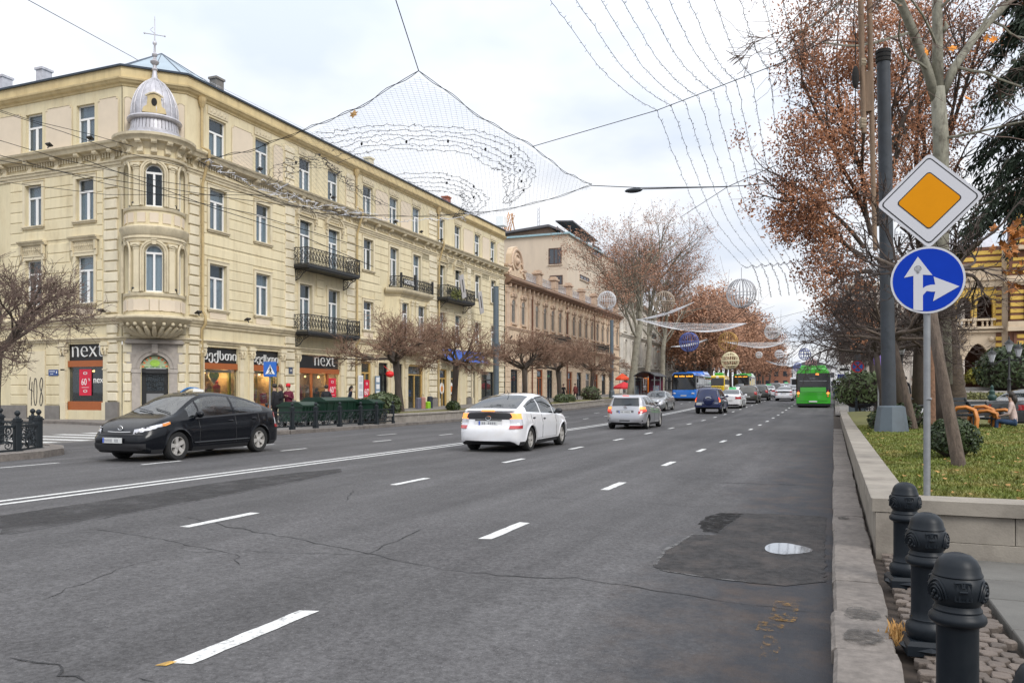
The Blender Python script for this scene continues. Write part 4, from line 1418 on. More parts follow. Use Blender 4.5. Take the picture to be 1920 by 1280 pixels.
def poster(M,s0,s1,z0,z1,d=-.1,mirror=1):
 b=MB();b.M=M;b.box(s0,d,z0,s1,d+.015,z1)
 o=obj('sale_poster',b,M_RED,YB)
 w,h=s1-s0,z1-z0
 t=text_mb('60',h*.36,.004);obj('poster_lettering',t,M_WHITE,o,M=M@Matrix.Translation(((s0+s1)/2-mirror*w*.1,d+.02,z0+h*.4))@Matrix.Diagonal((mirror*.8,-1,1,1)))
 t=text_mb('%',h*.14,.004);obj('poster_lettering',t,M_WHITE,o,M=M@Matrix.Translation(((s0+s1)/2+mirror*w*.33,d+.02,z0+h*.56))@Matrix.Diagonal((mirror,-1,1,1)))
 b=MB();b.M=M
 b.box(s0+w*.2,d+.015,z0+h*.3,s1-w*.2,d+.02,z0+h*.315)
 for e in(.12,.8):
  b.box(s0+w*.34,d+.015,z0+h*e,s1-w*.34,d+.02,z0+h*(e+.02));b.box(s0+w*.34,d+.015,z0+h*(e+.08),s1-w*.34,d+.02,z0+h*(e+.1))
  b.box(s0+w*.34,d+.015,z0+h*e,s0+w*.4,d+.02,z0+h*(e+.1));b.box(s1-w*.4,d+.015,z0+h*e,s1-w*.34,d+.02,z0+h*(e+.1))
 obj('poster_rule',b,M_WHITE,o)
GEO='\u10dc\u10d4\u10e5\u10e1\u10d7\u10d8'
shop(FS,33.05,35.7,.45,3.85,GEO,text_size=.68,yellow=True)
shop(FS,37.0,39.3,.45,3.85,GEO,text_size=.6,yellow=True)
shop(FS,41.25,45.6,.15,3.8,'next',text_size=1.3,text_s=44.0,base=.1)
shop(FL,-36.95,-34.3,.5,3.9,'next',side=1,text_size=1.28,dark=True,base=.45)
poster(FL,-36.2,-35.35,1.25,2.6)
t=text_mb('next',.48,.01);obj('window_lettering',t,M_WHITE,YB,M=FL@Matrix.Translation((-34.82,-.12,1.9))@Matrix.Diagonal((1,-1,1,1)))
poster(FS,44.5,45.35,.75,2.35,d=-.12)
sl=MB();sl.M=FL
for k in range(16):sl.box(-36.9,-.7,1.0+k*.13,-35.9,-.45,1.06+k*.13)
obj('display_shelf',sl,M_DARKIN,YB)
def heart(M,s,z,w):
 pts=[]
 for q in range(24):
  a=2*PI*q/24
  pts.append((s+w*.031*16*math.sin(a)**3,z+w*.034*(13*math.cos(a)-5*math.cos(2*a)-2*math.cos(3*a)-math.cos(4*a))))
 b=MB();b.M=M;b.prism(pts,-.75,-.65,'y');obj('heart_ornament',b,mat('cream_heart',(.62,.55,.42),.7),YB)
heart(FS,34.55,2.25,.75)
for s,tilt in((33.35,.1),(34.3,-.16),(37.35,.16),(38.5,-.14)):
 b=MB();b.M=FS@Matrix.Translation((s,-.5,.75))@Matrix.Rotation(tilt,4,'Y');b.box(-.27,-.03,0,.27,.03,.62);o=obj('display_board',b,M_RED,YB)
 b2=MB();b2.M=b.M;b2.box(-.16,.03,.4,.16,.036,.46);b2.box(-.12,.03,.28,.12,.036,.33);obj('board_lettering',b2,M_WHITE,o)
b=MB();b.M=FS;b.tube([(37.7,-.6,.7),(37.85,-.55,2.5)],.05,4);b.tube([(38.15,-.6,.7),(37.85,-.55,2.5)],.05,4);b.tube([(37.95,-.8,.7),(37.85,-.55,2.5)],.04,4);obj('easel',b,mat('yellow_wood',(.65,.4,.04),.6),YB)
rm_=random.Random(5)
M_CLOTHES=[mat('garment_%s'%n_,c_,.9,var=.2)for n_,c_ in(('red',(.4,.03,.04)),('pink',(.5,.25,.22)),('dark',(.03,.03,.04)),('tan',(.35,.22,.12)),('grey',(.2,.2,.2)))]
for s0,s1 in((33.3,35.4),(37.2,39.0),(41.6,45.2)):
 for k in range(int((s1-s0)/.3)):
  s=s0+.3*k+rm_.uniform(0,.1)
  b=MB();b.M=FS
  d=-.9-rm_.random()*.9
  zb=.65+rm_.random()*.5
  b.prism([(s-.2,zb),(s+.2,zb),(s+.17,zb+.45),(s+.22,zb+.62),(s+.06,zb+.72),(s-.06,zb+.72),(s-.22,zb+.62),(s-.17,zb+.45)],d-.08,d+.08,'y')
  b.ball((s,d,zb+.83),.1,8,6)
  obj('mannequin',b,rm_.choice(M_CLOTHES),YB)
b=MB();b.M=FS;b.box(42.55,-.2,.15,42.65,-.05,2.62);b.box(44.3,-.2,.15,44.4,-.05,2.62);obj('shop_mullion',b,M_ORANGE,YB)
M_OAK=mat('yellow_oak',(.5,.32,.1),.55,var=.15,scale=5)
for i,(a,b_,z0,z1)in enumerate(SHOPS[3:]):
 f=MB();f.M=FS
 f.box(a,-.25,z0-.2,a+.12,-.1,z1);f.box(b_-.12,-.25,z0-.2,b_,-.1,z1);f.box(a+.12,-.25,z1-.12,b_-.12,-.1,z1);f.box(a+.12,-.25,z1-.85,b_-.12,-.12,z1-.75);f.box((a+b_)/2-.05,-.24,z0,(a+b_)/2+.05,-.12,z1-.85)
 if i in(5,):f.box(a+.12,-.24,z0-.2,b_-.12,-.14,1.1)
 o=obj('shop_frame',f,M_OAK if i in(0,3,4,5)else M_BLACK,YB)
 g_=MB();g_.M=FS;g_.box(a+.1,-.2,z0-.1,b_-.1,-.19,z1-.1);obj('shop_pane',g_,M_SHOPG,o)
 h_=MB();h_.M=FS;h_.poly([(a,-.88,-.3),(b_,-.88,-.3),(b_,-.88,z1),(a,-.88,z1)]);obj('room_back',h_,M_SHOPIN,o)
poster(FS,48.75,49.45,.5,2.3,d=-.08)
for a in(61.1,62.9):
 b=MB();b.M=FS;b.prism([(a+.38*math.cos(2*PI*q/20),1.75+.5*math.sin(2*PI*q/20))for q in range(20)],-.17,-.15,'y');o=obj('oval_sign',b,M_WHITE,YB)
 b=MB();b.M=FS;b.prism([(a+.22*math.cos(2*PI*q/16),1.7+.28*math.sin(2*PI*q/16))for q in range(16)],-.15,-.14,'y');obj('sign_emblem',b,mat('sign_orange',(.7,.2,.03),.5),o)
for M,s in((FS,32.9),(FS,35.95),(FS,36.75),(FS,39.5),(FS,41.0),(FS,45.85),(FS,47.7),(FS,50.1),(FS,52.4),(FS,54.55),(FS,57.8),(FS,60.1),(FS,62.15),(FS,64.4),(FS,66.9),(FS,68.3),(FS,72.6),(FL,-37.15),(FL,-34.2)):
 mb=MB();mb.M=M
 w=.16
 mb.box(s-w,-.05,.9,s+w,.07,3.3);mb.box(s-w-.04,-.05,-.4,s+w+.04,.12,.9);mb.box(s-w-.03,-.05,2.55,s+w+.03,.1,2.62)
 for q,(ww,d)in enumerate(((.17,.1),(.2,.13),(.24,.16),(.27,.2))):mb.box(s-ww,-.05,3.3+q*.16,s+ww,d,3.45+q*.16)
 for t in(-.1,.1):mb.tube([(s+t,.14,3.34),(s+t*1.4,.2,3.55),(s+t*1.1,.17,3.72)],.05,6)
 mb.box(s-w-.06,-.05,3.94,s+w+.06,.16,3.99)
 obj('shop_pilaster',mb,M_YP,YB)
b=MB();b.M=FL;b.box(-38.25,.045,2.28,-37.55,.07,2.6);o=obj('street_sign',b,mat('sign_navy',(.03,.07,.22),.4),YB)
t=MB();t.M=FL
for q in range(6):t.box(-38.17+.07*q,.07,2.48,-38.13+.07*q,.074,2.53)
for q in range(4):t.box(-38.12+.06*q,.07,2.36,-38.08+.06*q,.074,2.4)
t.box(-37.68,.07,2.4,-37.62,.074,2.52);obj('sign_lettering',t,M_WHITE,o)
b=MB();b.M=FS;b.box(40.05,.1,2.55,40.4,.13,2.95);o=obj('number_sign',b,mat('sign_slate',(.05,.07,.12),.4),YB)
t=text_mb('10',.2,.004);obj('sign_lettering',t,M_WHITE,o,M=FS@Matrix.Translation((40.22,.135,2.68))@Matrix.Diagonal((1,-1,1,1)))
gf=MB();gf.M=FL
def gpath(pts):gf.tube([(-39.75+x*.55,.064,.66+z*.98)for x,z in pts],.022,6)
gpath([(.25,1.6),(.1,.95),(.55,.85)]);gpath([(.5,1.35),(.42,.7),(.38,.05)])
gpath([(.95+.22*math.cos(2*PI*q/14),.8+.75*math.sin(2*PI*q/14))for q in range(15)])
gpath([(1.75+.2*math.sin(2*PI*q/16)*(1.0 if q<8 else 1),.8+.75*math.cos(2*PI*q/32))for q in range(17)]+[(1.75+.2*math.sin(2*PI*q/16),.05+1.5*q/16)for q in range(17)])
obj('graffiti',gf,M_BLACK,YB)
fl_=MB();fl_.box(-.16,-.1,-.03,.16,.14,.04);fl_.tube([(0,0,-.2),(0,0,0)],.03,5);fl_=fl_.mesh('flood_lamp',M_BLACK)
for M,s,d,z in((FC,-.85,1.35,10.6),(FC,.95,1.25,10.6),(FC,-.85,1.35,6.45),(FC,.95,1.25,6.45),(FL,-34.1,.35,5.5),(FS,32.3,.35,5.55),(FS,36.0,.4,5.5),(FS,36.8,.6,14.15),(FS,44.0,.6,14.15),(FS,52.0,.6,14.15),(FS,56,.6,14.15),(FS,59.5,.6,14.15),(FL,-34.6,.6,14.15),(FL,-37.5,.6,14.15),(FL,-41.5,.6,14.15),(FS,66.5,.6,14.15),(FS,70,.6,14.15)):
 obj('flood_lamp',fl_,None,YB,M=M@Matrix.Translation((s,d,z))@Matrix.Rotation(.5,4,'X'))
 #
def scroll(cx,cz,r,turns=1.5,n=18,sgn=1,a0=0):
 return[(cx+r*(1-i/n*.85)*math.cos(a0+sgn*turns*2*PI*i/n),0,cz+r*(1-i/n*.85)*math.sin(a0+sgn*turns*2*PI*i/n))for i in range(n+1)]
def panel_iron(w,h,name='railing_panel',dense=1.0,rail=True):
 mb=MB()
 if rail:
  mb.tube([(0,0,h),(w,0,h)],.03,5);mb.tube([(0,0,.04),(w,0,.04)],.025,5);mb.tube([(0,0,h*.86),(w,0,h*.86)],.015,4);mb.tube([(0,0,h*.16),(w,0,h*.16)],.015,4)
 n=max(2,int(w/.28*dense))
 st=w/n
 for i in range(n):
  c=(i+.5)*st
  mb.tube(scroll(c,h*.62,st*.5,1.4,12,1,-PI/2),.021,3,cap=False)
  mb.tube(scroll(c,h*.36,st*.5,1.4,12,-1,PI/2),.021,3,cap=False)
  mb.tube([(i*st,0,.05),(i*st,0,h)],.016,3,cap=False)
  mb.tube([(i*st,0,h*.16),(c,0,h*.5),(i*st,0,h*.84)],.017,3,cap=False)
  mb.tube([((i+1)*st,0,h*.16),(c,0,h*.5),((i+1)*st,0,h*.84)],.017,3,cap=False)
  mb.ball((c,0,h*.93),.045,5,3);mb.ball((c,0,h*.1),.03,5,3)
 return mb
def balcony(par,M,s0,s1,z,d=1.15,h=1.0,brackets=True,label=None,nseg=3):
 b=thing_part('balcony',par)
 slab=MB();slab.M=M
 slab.box(s0,0,z-.16,s1,d,z);slab.box(s0+.05,0,z-.24,s1-.05,d-.06,z-.16)
 o=obj('balcony',slab,M_IRON,par)
 w=(s1-s0)/nseg
 pm=panel_iron(w,h).mesh('railing',M_IRON)
 for k in range(nseg):obj('railing',pm,None,o,M=M@Matrix.Translation((s0+k*w,d-.04,z)))
 sm_=panel_iron(d-.04,h).mesh('railing',M_IRON)
 for s in(s0+.02,s1-.02):obj('railing',sm_,None,o,M=M@Matrix.Translation((s,0,z))@Matrix.Rotation(PI/2,4,'Z'))
 ps=MB();ps.M=M
 for k in range(nseg+1):ps.tube([(s0+k*w,d-.04,z),(s0+k*w,d-.04,z+h+.06)],.035,5)
 obj('balcony_post',ps,M_IRON,o)
 if brackets:
  for s in(s0+.3,s1-.3):
   bk_=MB();bk_.M=M@Matrix.Translation((s,0,z-.24))@Matrix.Rotation(PI/2,4,'Z')
   bk_.tube([(0,0,-.75),(0,0,-.02)],.035,5);bk_.tube([(0,0,-.04),(d*.9,0,-.04)],.035,5)
   bk_.tube([(0,0,-.72),(.3,0,-.6),(.55,0,-.3),(d*.85,0,-.1)],.035,5)
   bk_.tube(scroll(.26,-.28,.2),.024,4);bk_.tube(scroll(.68,-.17,.12),.02,4);bk_.tube(scroll(.1,-.55,.1),.018,4)
   obj('balcony_bracket',bk_,M_IRON,o)
 return o
def thing_part(n,p):return None
balcony(YB,FS,40.55,46.35,9.32)
balcony(YB,FS,40.55,46.35,5.2,nseg=4)
balcony(YB,FS,59.7,65.1,9.4)
bay=MB();bay.M=FS
bp=[(51.5,0),(52.15,.85),(56.7,.85),(57.4,0)]
def bay_sweep(prof,m,name):
 mb=MB();mb.sweep([(FX+d,s)for s,d in bp],prof);obj(name,mb,m,YB)
BF=FS@Matrix.Translation((0,.85,0))
bw=MB();bw.M=BF
bh=[(52.5,53.6,5.4,8.2),(55.1,56.3,5.4,8.2)]
wall_holes(bw,52.15,56.7,4.6,8.75,bh,.25)
bw.M=FS
bw.poly([(51.5,0,4.6),(52.15,.85,4.6),(52.15,.85,8.75),(51.5,0,8.75)]);bw.poly([(57.4,0,4.6),(56.7,.85,4.6),(56.7,.85,8.75),(57.4,0,8.75)])
bw.poly([(s,d,4.62)for s,d in bp])
obj('bay_wall',bw,M_YW,YB)
for a,b_,z0,z1 in bh:window(YB,BF,a,b_,z0,z1)
for s in(52.32,54.0,54.7,56.5):
 mb=MB();mb.M=BF;mb.box(s-.14,0,5.3,s+.14,.07,8.1);mb.box(s-.2,0,8.1,s+.2,.12,8.3);mb.box(s-.24,0,8.3,s+.24,.16,8.45);obj('pilaster',mb,M_YP,YB)
bay_sweep([(-.1,8.6),(.05,8.62),(.12,8.75),(.3,8.85),(.42,8.98),(.46,9.1),(.46,9.18),(-.1,9.22)],M_YT,'bay_cornice')
bay_sweep([(-.1,4.5),(.1,4.52),(.2,4.66),(.25,4.8),(.12,4.92),(.06,5.2),(-.1,5.2)],M_YT,'bay_base')
tp=MB();tp.M=FS;tp.poly([(s,d,9.2)for s,d in bp]);obj('bay_roof',tp,M_PLINTH,YB)
hb=MB();hb.M=FS
hb.box(52.0,.98,9.2,52.14,1.12,10.35);hb.box(54.15,.98,9.2,54.33,1.12,10.45);hb.box(57.0,.98,9.2,57.14,1.12,10.3)
hbo=obj('bay_balcony',hb,M_IRON,YB)
pm1=panel_iron(2.0,.95).mesh('railing',M_IRON);pm2=panel_iron(2.65,.85).mesh('railing',M_IRON)
obj('railing',pm1,None,hbo,M=FS@Matrix.Translation((52.14,1.05,9.22)));obj('railing',pm2,None,hbo,M=FS@Matrix.Translation((54.33,1.05,9.22)))
pmS=panel_iron(1.0,.9).mesh('railing',M_IRON)
for s in(52.05,57.08):obj('railing',pmS,None,hbo,M=FS@Matrix.Translation((s,.03,9.22))@Matrix.Rotation(PI/2,4,'Z'))
sp_=MB();sp_.M=FS
for k in range(14):sp_.tube([(54.4+.19*k,1.05,10.0),(54.4+.19*k,1.05,10.32)],.018,4,r2=.004)
obj('railing_spikes',sp_,M_IRON,hbo)
pl=MB();pl.M=FS;pl.box(52.3,1.1,9.5,54.0,1.13,9.95);o=obj('hostel_sign',pl,M_BLACK,hbo)
t=text_mb('HOSTEL',.42,.01);obj('sign_lettering',t,M_WHITE,o,M=FS@Matrix.Translation((53.15,1.15,9.58))@Matrix.Diagonal((1,-1,1,1)))
M_HEDGE=mat('leaf_green',(.05,.085,.02),.6,var=.4,scale=7)
rl=random.Random(77)
fo=MB();fo.M=FS
for k in range(420):
 c=Vector((rl.uniform(60.2,62.4),rl.uniform(.75,1.3),rl.uniform(9.4,10.35)-abs(rl.gauss(0,.1))))
 a=Vector((rl.gauss(0,1),rl.gauss(0,1),rl.gauss(0,1))).normalized()*.09;b=a.orthogonal().normalized()*.05
 fo.poly([c-a,c+b,c+a,c-b])
obj('balcony_plants',fo,mat('ivy_green',(.12,.13,.03),.7,var=.5,scale=9),YB)
for s,z,tl_ in((62.6,9.6,-.32),(66.4,8.6,-.3)):
 mb=MB();mb.M=FS@Matrix.Translation((s,1.25,z))@Matrix.Rotation(tl_,4,'Y');mb.box(-.42,-.03,0,.42,.03,2.0);o=obj('grey_banner',mb,mat('banner_grey',(.4,.38,.37),.8,var=.15),YB)
 m2=MB();m2.M=mb.M;m2.box(-.06,.03,.5,.1,.04,1.6);obj('banner_print',m2,M_DARKIN,o)
aw=MB();aw.M=FS
aw.grid(lambda u,v:(59.9+u*8.6,.25+v*.75,5.15-v*1.05+.03*math.sin(u*50)),40,3)
awo=obj('awning',aw,mat('awning_blue',(.03,.1,.42),.7,var=.2,scale=4),YB)
t=MB();t.M=FS
for k in range(5):t.box(66.3+.33*k,.86,4.25,66.5+.33*k,.9,4.5)
obj('awning_lettering',t,mat('pale_blue',(.4,.5,.7),.6),awo)
# ------ the brown two-storey palace next door
M_BR=mat('tan_stucco',(.64,.505,.36),.85,streak=.2,var=.12,scale=.9,bump=.1,bscale=25,dirt=(.46,.31,.215),dirt_scale=.6,dirt_amt=.6)
M_BRT=mat('tan_trim',(.58,.435,.32),.85,var=.16,scale=1.5,dirt=(.3,.2,.135),dirt_scale=1.0,dirt_amt=.7)
M_BRROOF=mat('brown_cornice',(.24,.15,.1),.8,var=.2,scale=1.5)
M_WOODF=mat('pale_wood_frame',(.42,.36,.29),.6,var=.1)
BB=thing('palace_building','tan two-storey stucco building with a row of narrow arched windows and attic posts','building',(-31,75,0))
BX=-30.9
FB=frame((BX,0,0),(0,1),(1,0))
BW=[76.9,79.7]+[83.9+2.75*i for i in range(14)]
hb=[]
for c in BW:hb.append((c-.5,c+.5,8.6,10.55))
shops_b=[(76.2,78.2,.2,3.8),(79.4,81.4,.2,3.8),(84,86,.2,4),(87.4,89.4,.2,4),(91,93,.2,4),(95,97,.2,4),(99,101,.2,4),(103,105,.2,4),(107,109,.2,4),(111,113,.2,4),(115,117,.2,4)]
w=MB();w.M=FB
wall_holes(w,74.66,121,-.5,13.2,hb+shops_b,.3)
for c in BW:
 n=8
 for q in range(n):
  a,b=PI*q/n,PI*(q+1)/n
  pa,pb=(c+.5*math.cos(a),10.55+.5*math.sin(a)),(c+.5*math.cos(b),10.55+.5*math.sin(b))
  w.poly([(pa[0],.012,pa[1]),(pb[0],.012,pb[1]),(pb[0],-.2,pb[1]),(pa[0],-.2,pa[1])])
w.M=None
w.poly([(BX,121,-.5),(-50,121,-.5),(-50,121,13.2),(BX,121,13.2)])
obj('wall',w,M_BR,BB)
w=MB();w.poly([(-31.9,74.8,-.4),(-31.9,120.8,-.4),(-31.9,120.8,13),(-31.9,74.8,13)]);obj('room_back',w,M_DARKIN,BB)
ah=MB()
ah.prism([(.5*math.cos(PI*q/10),.5*math.sin(PI*q/10))for q in range(11)],-.002,.012,'y')
ahm=ah.mesh('window_head',M_GLASS)
wf=MB()
wf.box(-.5,-.04,-1.95,-.4,.04,0);wf.box(.4,-.04,-1.95,.5,.04,0);wf.box(-.04,-.04,-1.95,.04,.04,0);wf.box(-.4,-.035,-.05,.4,.045,.05);wf.box(-.4,-.035,-1.95,.4,.045,-1.85)
wfm=wf.mesh('window',M_WOODF)
wp=MB();wp.box(-.4,-.02,-1.85,-.04,-.01,-.05);wp.box(.04,-.02,-1.85,.4,-.01,-.05);wpm=wp.mesh('pane',M_GLASS)
wc=MB();wc.box(-.5,-.2,-1.95,.5,-.19,.1);wcm=[wc.mesh('curtain',m)for m in(M_CURTS[3],M_CURTS[0])]
sr_=MB()
n=12
for rr,dd in((.68,.03),(.57,.02)):
 sr_.tube([(rr,dd,-1.95)]+[(rr*math.cos(PI*q/n),dd,rr*math.sin(PI*q/n))for q in range(n+1)]+[(-rr,dd,-1.95)],.045,6)
sr_.box(-.78,0,-2.12,.78,.2,-1.97)
for s in(-.7,.7):sr_.box(s-.09,0,-1.95,s+.09,.05,-.1);sr_.box(s-.13,0,-.1,s+.13,.12,.1);sr_.box(s-.1,0,-2.5,s+.1,.12,-2.1)
sr_.tube([(-.75,.1,.85),(-.5,.16,1.1),(-.2,.18,1.0),(0,.2,1.28),(.2,.18,1.0),(.5,.16,1.1),(.75,.1,.85)],.09,6)
sr_.ball((0,.12,.98),.2,8,5,(1,.8,1.2));
for s in(-1,1):sr_.tube([(s*.2,.1,.8),(s*.45,.16,.92),(s*.6,.12,.72)],.07,6);sr_.ball((s*.75,.1,.8),.09,6,4)
srm=sr_.mesh('window_surround',M_BRT,50)
rb=random.Random(2)
for c in BW:
 B=FB@Matrix.Translation((c,-.05,10.55))
 o=obj('window',wfm,None,BB,M=B);obj('pane',wpm,None,o,M=B)
 obj('window_head',ahm,None,BB,M=B@Matrix.Translation((0,.045,0)))
 obj('window_surround',srm,None,BB,M=FB@Matrix.Translation((c,0,10.55)))
def bcorn(name,prof,m,s0=74.66,s1=121.05):
 mb=MB();mb.sweep([(BX,s0),(BX,s1)],prof);return obj(name,mb,m,BB)
bcorn('string_course',[(-.05,7.9),(.1,7.92),(.14,8.05),(.2,8.1),(.2,8.18),(-.05,8.24)],M_BRT)
bcorn('string_course',[(-.05,6.45),(.12,6.48),(.18,6.62),(.3,6.7),(.34,6.82),(-.05,6.95)],M_BRT)
bcorn('string_course',[(-.05,4.6),(.1,4.62),(.14,4.75),(-.05,4.85)],M_BRT)
bcorn('main_cornice',[(-.05,12.4),(.1,12.42),(.15,12.55),(.5,12.62),(.56,12.75),(.75,12.85),(.8,13.0),(.3,13.35),(-.05,13.4)],M_BRROOF)
bkm=MB();bkm.box(-.1,0,-.35,.1,.4,0);bkm.box(-.08,0,-.55,.08,.2,-.35);bkm=bkm.mesh('bracket',M_BRT)
for q in range(34):obj('bracket',bkm,None,BB,M=FB@Matrix.Translation((75.4+q*1.36,0,12.55)))
bkm2=MB();bkm2.tube([(0,0,-.3),(0,.18,-.2),(0,.24,0)],.09,6);bkm2=bkm2.mesh('ledge_lamp',M_IRON)
for q in range(16):obj('ledge_lamp',bkm2,None,BB,M=FB@Matrix.Translation((75.6+q*2.75,.1,7.2)))
for s in(82.2,94.0+.6,106.5+.4):
 mb=MB();mb.M=FB;mb.tube([(s,.14,.2),(s,.14,12.3)],.08,6);obj('drain_pipe',mb,mat('rusty_pipe',(.16,.065,.035),.7,var=.3),BB)
for s in(75.2,81.6,83.0):
 mb=MB();mb.M=FB;mb.box(s-.35,0,6.96,s+.35,.1,12.38);mb.box(s-.45,0,11.6,s+.45,.16,12.0);obj('pilaster',mb,M_BRT,BB)
for k in range(8):
 for a,b in seg_free(74.8,120.8,.3+k*.54,.8+k*.54,shops_b,.15):
  block('stone_course',M_BR,BB,FB,a,b,-.03,.05,.3+k*.54,.8+k*.54)
for i,(a,b,z0,z1)in enumerate(shops_b):
 f=MB();f.M=FB;f.box(a,-.25,z0,a+.14,-.1,z1);f.box(b-.14,-.25,z0,b,-.1,z1);f.box(a+.14,-.25,z1-.14,b-.14,-.1,z1);f.box(a+.14,-.24,z1-1,b-.14,-.11,z1-.88);f.box((a+b)/2-.06,-.24,z0,(a+b)/2+.06,-.12,z1-1)
 o=obj('shop_frame',f,(M_BLACK,M_WOODF,M_ORANGE)[i%3],BB)
 g_=MB();g_.M=FB;g_.box(a+.1,-.2,z0,b-.1,-.19,z1-.1);obj('shop_pane',g_,M_GLASS,o)
at=MB();at.M=FB
at.prism([(75.1,13.3),(80.2,13.3),(80.2,14.2),(79.5,14.5),(79.3,15.4),(78.6,16.1),(77.6,16.7),(76.6,16.4),(76.1,15.7),(75.9,14.6),(75.1,14.4)],-.5,.1,'y')
obj('attic_gable',at,M_BR,BB)
at=MB();at.M=FB
n=14
at.tube([(77.6+1.5*math.cos(PI*q/n),.14,14.7+1.6*math.sin(PI*q/n))for q in range(n+1)],.16,6)
at.tube([(77.6+.75*math.cos(2*PI*q/n),.14,15.1+.75*math.sin(2*PI*q/n))for q in range(n+1)],.12,6)
at.ball((77.6,.1,15.1),.4,8,6)
for s in(-1,1):at.tube([(77.6+s*1.0,.14,14.1),(77.6+s*1.6,.16,14.5),(77.6+s*1.2,.14,15.0)],.13,6);at.tube([(77.6+s*2.4,.12,13.6),(77.6+s*1.7,.16,14.1)],.14,6)
at.box(75.0,-.55,14.35,75.95,.2,14.55);at.box(79.3,-.55,14.3,80.4,.2,14.5)
obj('attic_carving',at,M_BRT,BB,smooth=50)
pm_=MB();pm_.box(-.55,-.5,13.2,.55,.25,14.7);pm_.box(-.7,-.6,14.7,.7,.38,14.9);pm_.box(-.45,-.45,14.9,.45,.22,15.15);pm_=pm_.mesh('attic_post',M_BRT)
PO=[84.6,90.2,95.8,101.4,107.2,113,119]
for s in PO:obj('attic_post',pm_,None,BB,M=FB@Matrix.Translation((s,0,0)))
ir=panel_iron(4.3,1.0,dense=.35).mesh('attic_railing',M_ZINC)
for s in[80.3]+PO[:-1]:obj('attic_railing',ir,None,BB,M=FB@Matrix.Translation((s+.6,-.1,13.4))@Matrix.Diagonal((.92 if s>81 else.8,1,1,1)))
rr_=MB();rr_.poly([(BX+.3,74.7,13.4),(BX+.3,121,13.4),(-50,121,14.8),(-50,74.7,14.8)]);obj('roof',rr_,M_BRROOF,BB)
for s0,s1 in((87.2,93.4),(104.6,111.2)):
 sl=MB();sl.M=FB
 sl.box(s0,0,6.75,s1,1.1,6.95)
 o=obj('balcony',sl,M_BRT,BB)
 pm_b=panel_iron((s1-s0)/2,1.1,dense=.8).mesh('railing',M_IRON)
 for k in range(2):obj('railing',pm_b,None,o,M=FB@Matrix.Translation((s0+k*(s1-s0)/2,1.05,6.95)))
 ps_=panel_iron(1.05,1.1,dense=.8).mesh('railing',M_IRON)
 for s in(s0,s1):obj('railing',ps_,None,o,M=FB@Matrix.Translation((s,0,6.95))@Matrix.Rotation(PI/2,4,'Z'))
 #
M_BEIGE=mat('beige_render',(.6,.51,.4),.9,var=.08,scale=.5,dirt=(.42,.36,.29),dirt_scale=.35,dirt_amt=.55,stretch=(1,1,.35))
M_BWIN=mat('brown_frame',(.09,.05,.035),.5,var=.1)
CB=thing('concrete_block_building','plain beige rendered block with few dark windows rising behind the tan palace','building',(-42,123,0))
CX,CY=-40.0,123.0
w=MB();w.box(-85,CY,0,CX,176,27.0);obj('wall',w,M_BEIGE,CB)
FCF,FCS=frame((0,CY,0),(1,0),(0,-1)),frame((CX,0,0),(0,1),(1,0))
for M,u0,u1,v0,v1 in((FCF,1029,1053,466,495),(FCF,1031,1055,517,534),(FCS,1110,1127,457,487),(FCS,1087,1104,514,530)):
 if M is FCF:p0,p1=on_y(u0,v0,CY),on_y(u1,v1,CY);y0,y1=p0.x,p1.x
 else:p0,p1=on_x(u0,v0,CX),on_x(u1,v1,CX);y0,y1=p0.y,p1.y
 z1,z0=p0.z,p1.z
 f=MB();f.M=M
 t=.16
 f.box(y0,.002,z0,y0+t,.1,z1);f.box(y1-t,.002,z0,y1,.1,z1);f.box(y0+t,.002,z1-t,y1-t,.1,z1);f.box(y0+t,.002,z0,y1-t,.1,z0+t);f.box(y0+(y1-y0)*.4,.002,z0+t,y0+(y1-y0)*.4+.12,.095,z1-t);f.box(y0+(y1-y0)*.7,.002,z0+t,y0+(y1-y0)*.7+.12,.095,z1-t)
 o=obj('window',f,M_BWIN,CB)
 g_=MB();g_.M=M;g_.box(y0+t,.003,z0+t,y1-t,.03,z1-t);obj('pane',g_,mat('dark_pane',(.05,.06,.075),.06,var=.2,spec=.8),o)
 f=MB();f.M=M;f.box(y0-.15,0,z0-.15,y1+.15,.22,z0-.02);obj('sill',f,M_BEIGE,o)
M_SLATE=mat('slate_roof',(.1,.1,.11),.7,var=.2)
rf=MB();rf.box(-85.3,CY-.4,27.0,CX+.4,176.4,27.3);obj('roof',rf,mat('pale_blue_roof',(.3,.45,.5),.6,var=.15),CB)
p0,p1,p2=on_y(950,439,CY),on_y(1030,426,CY),on_y(1042,434,CY)
rf=MB();rf.prism([(p0.x,27.3),(p2.x,27.3),(p2.x,p2.z),(p1.x,p1.z),(p0.x,max(p0.z,27.4))],CY+.2,CY+14,'y');obj('roof_dormer',rf,mat('dormer_brown',(.22,.15,.11),.8,var=.2),CB)
rf=MB();rf.prism([(p0.x-1,max(p0.z,27.4)-.05),(p1.x,p1.z+.02),(p2.x+.8,p2.z),(p2.x+.8,p2.z+.35),(p1.x,p1.z+.4),(p0.x-1,max(p0.z,27.4)+.3)],CY-.5,CY+14,'y');obj('dormer_roof',rf,M_SLATE,CB)
p0,p1=on_x(1045,416,CX-4),on_x(1135,432,CX)
rf=MB()
rf.add([(CX-2.2,CY+.5,29.3),(CX+.6,CY+1,29.2),(CX+.6,CY+16,28.5),(CX-2.2,CY+16,28.6),(CX-2.2,CY+.5,29.5),(CX+.6,CY+1,29.4),(CX+.6,CY+16,28.7),(CX-2.2,CY+16,28.8)],[(0,1,2,3),(4,5,6,7),(0,1,5,4),(1,2,6,5),(2,3,7,6),(3,0,4,7)])
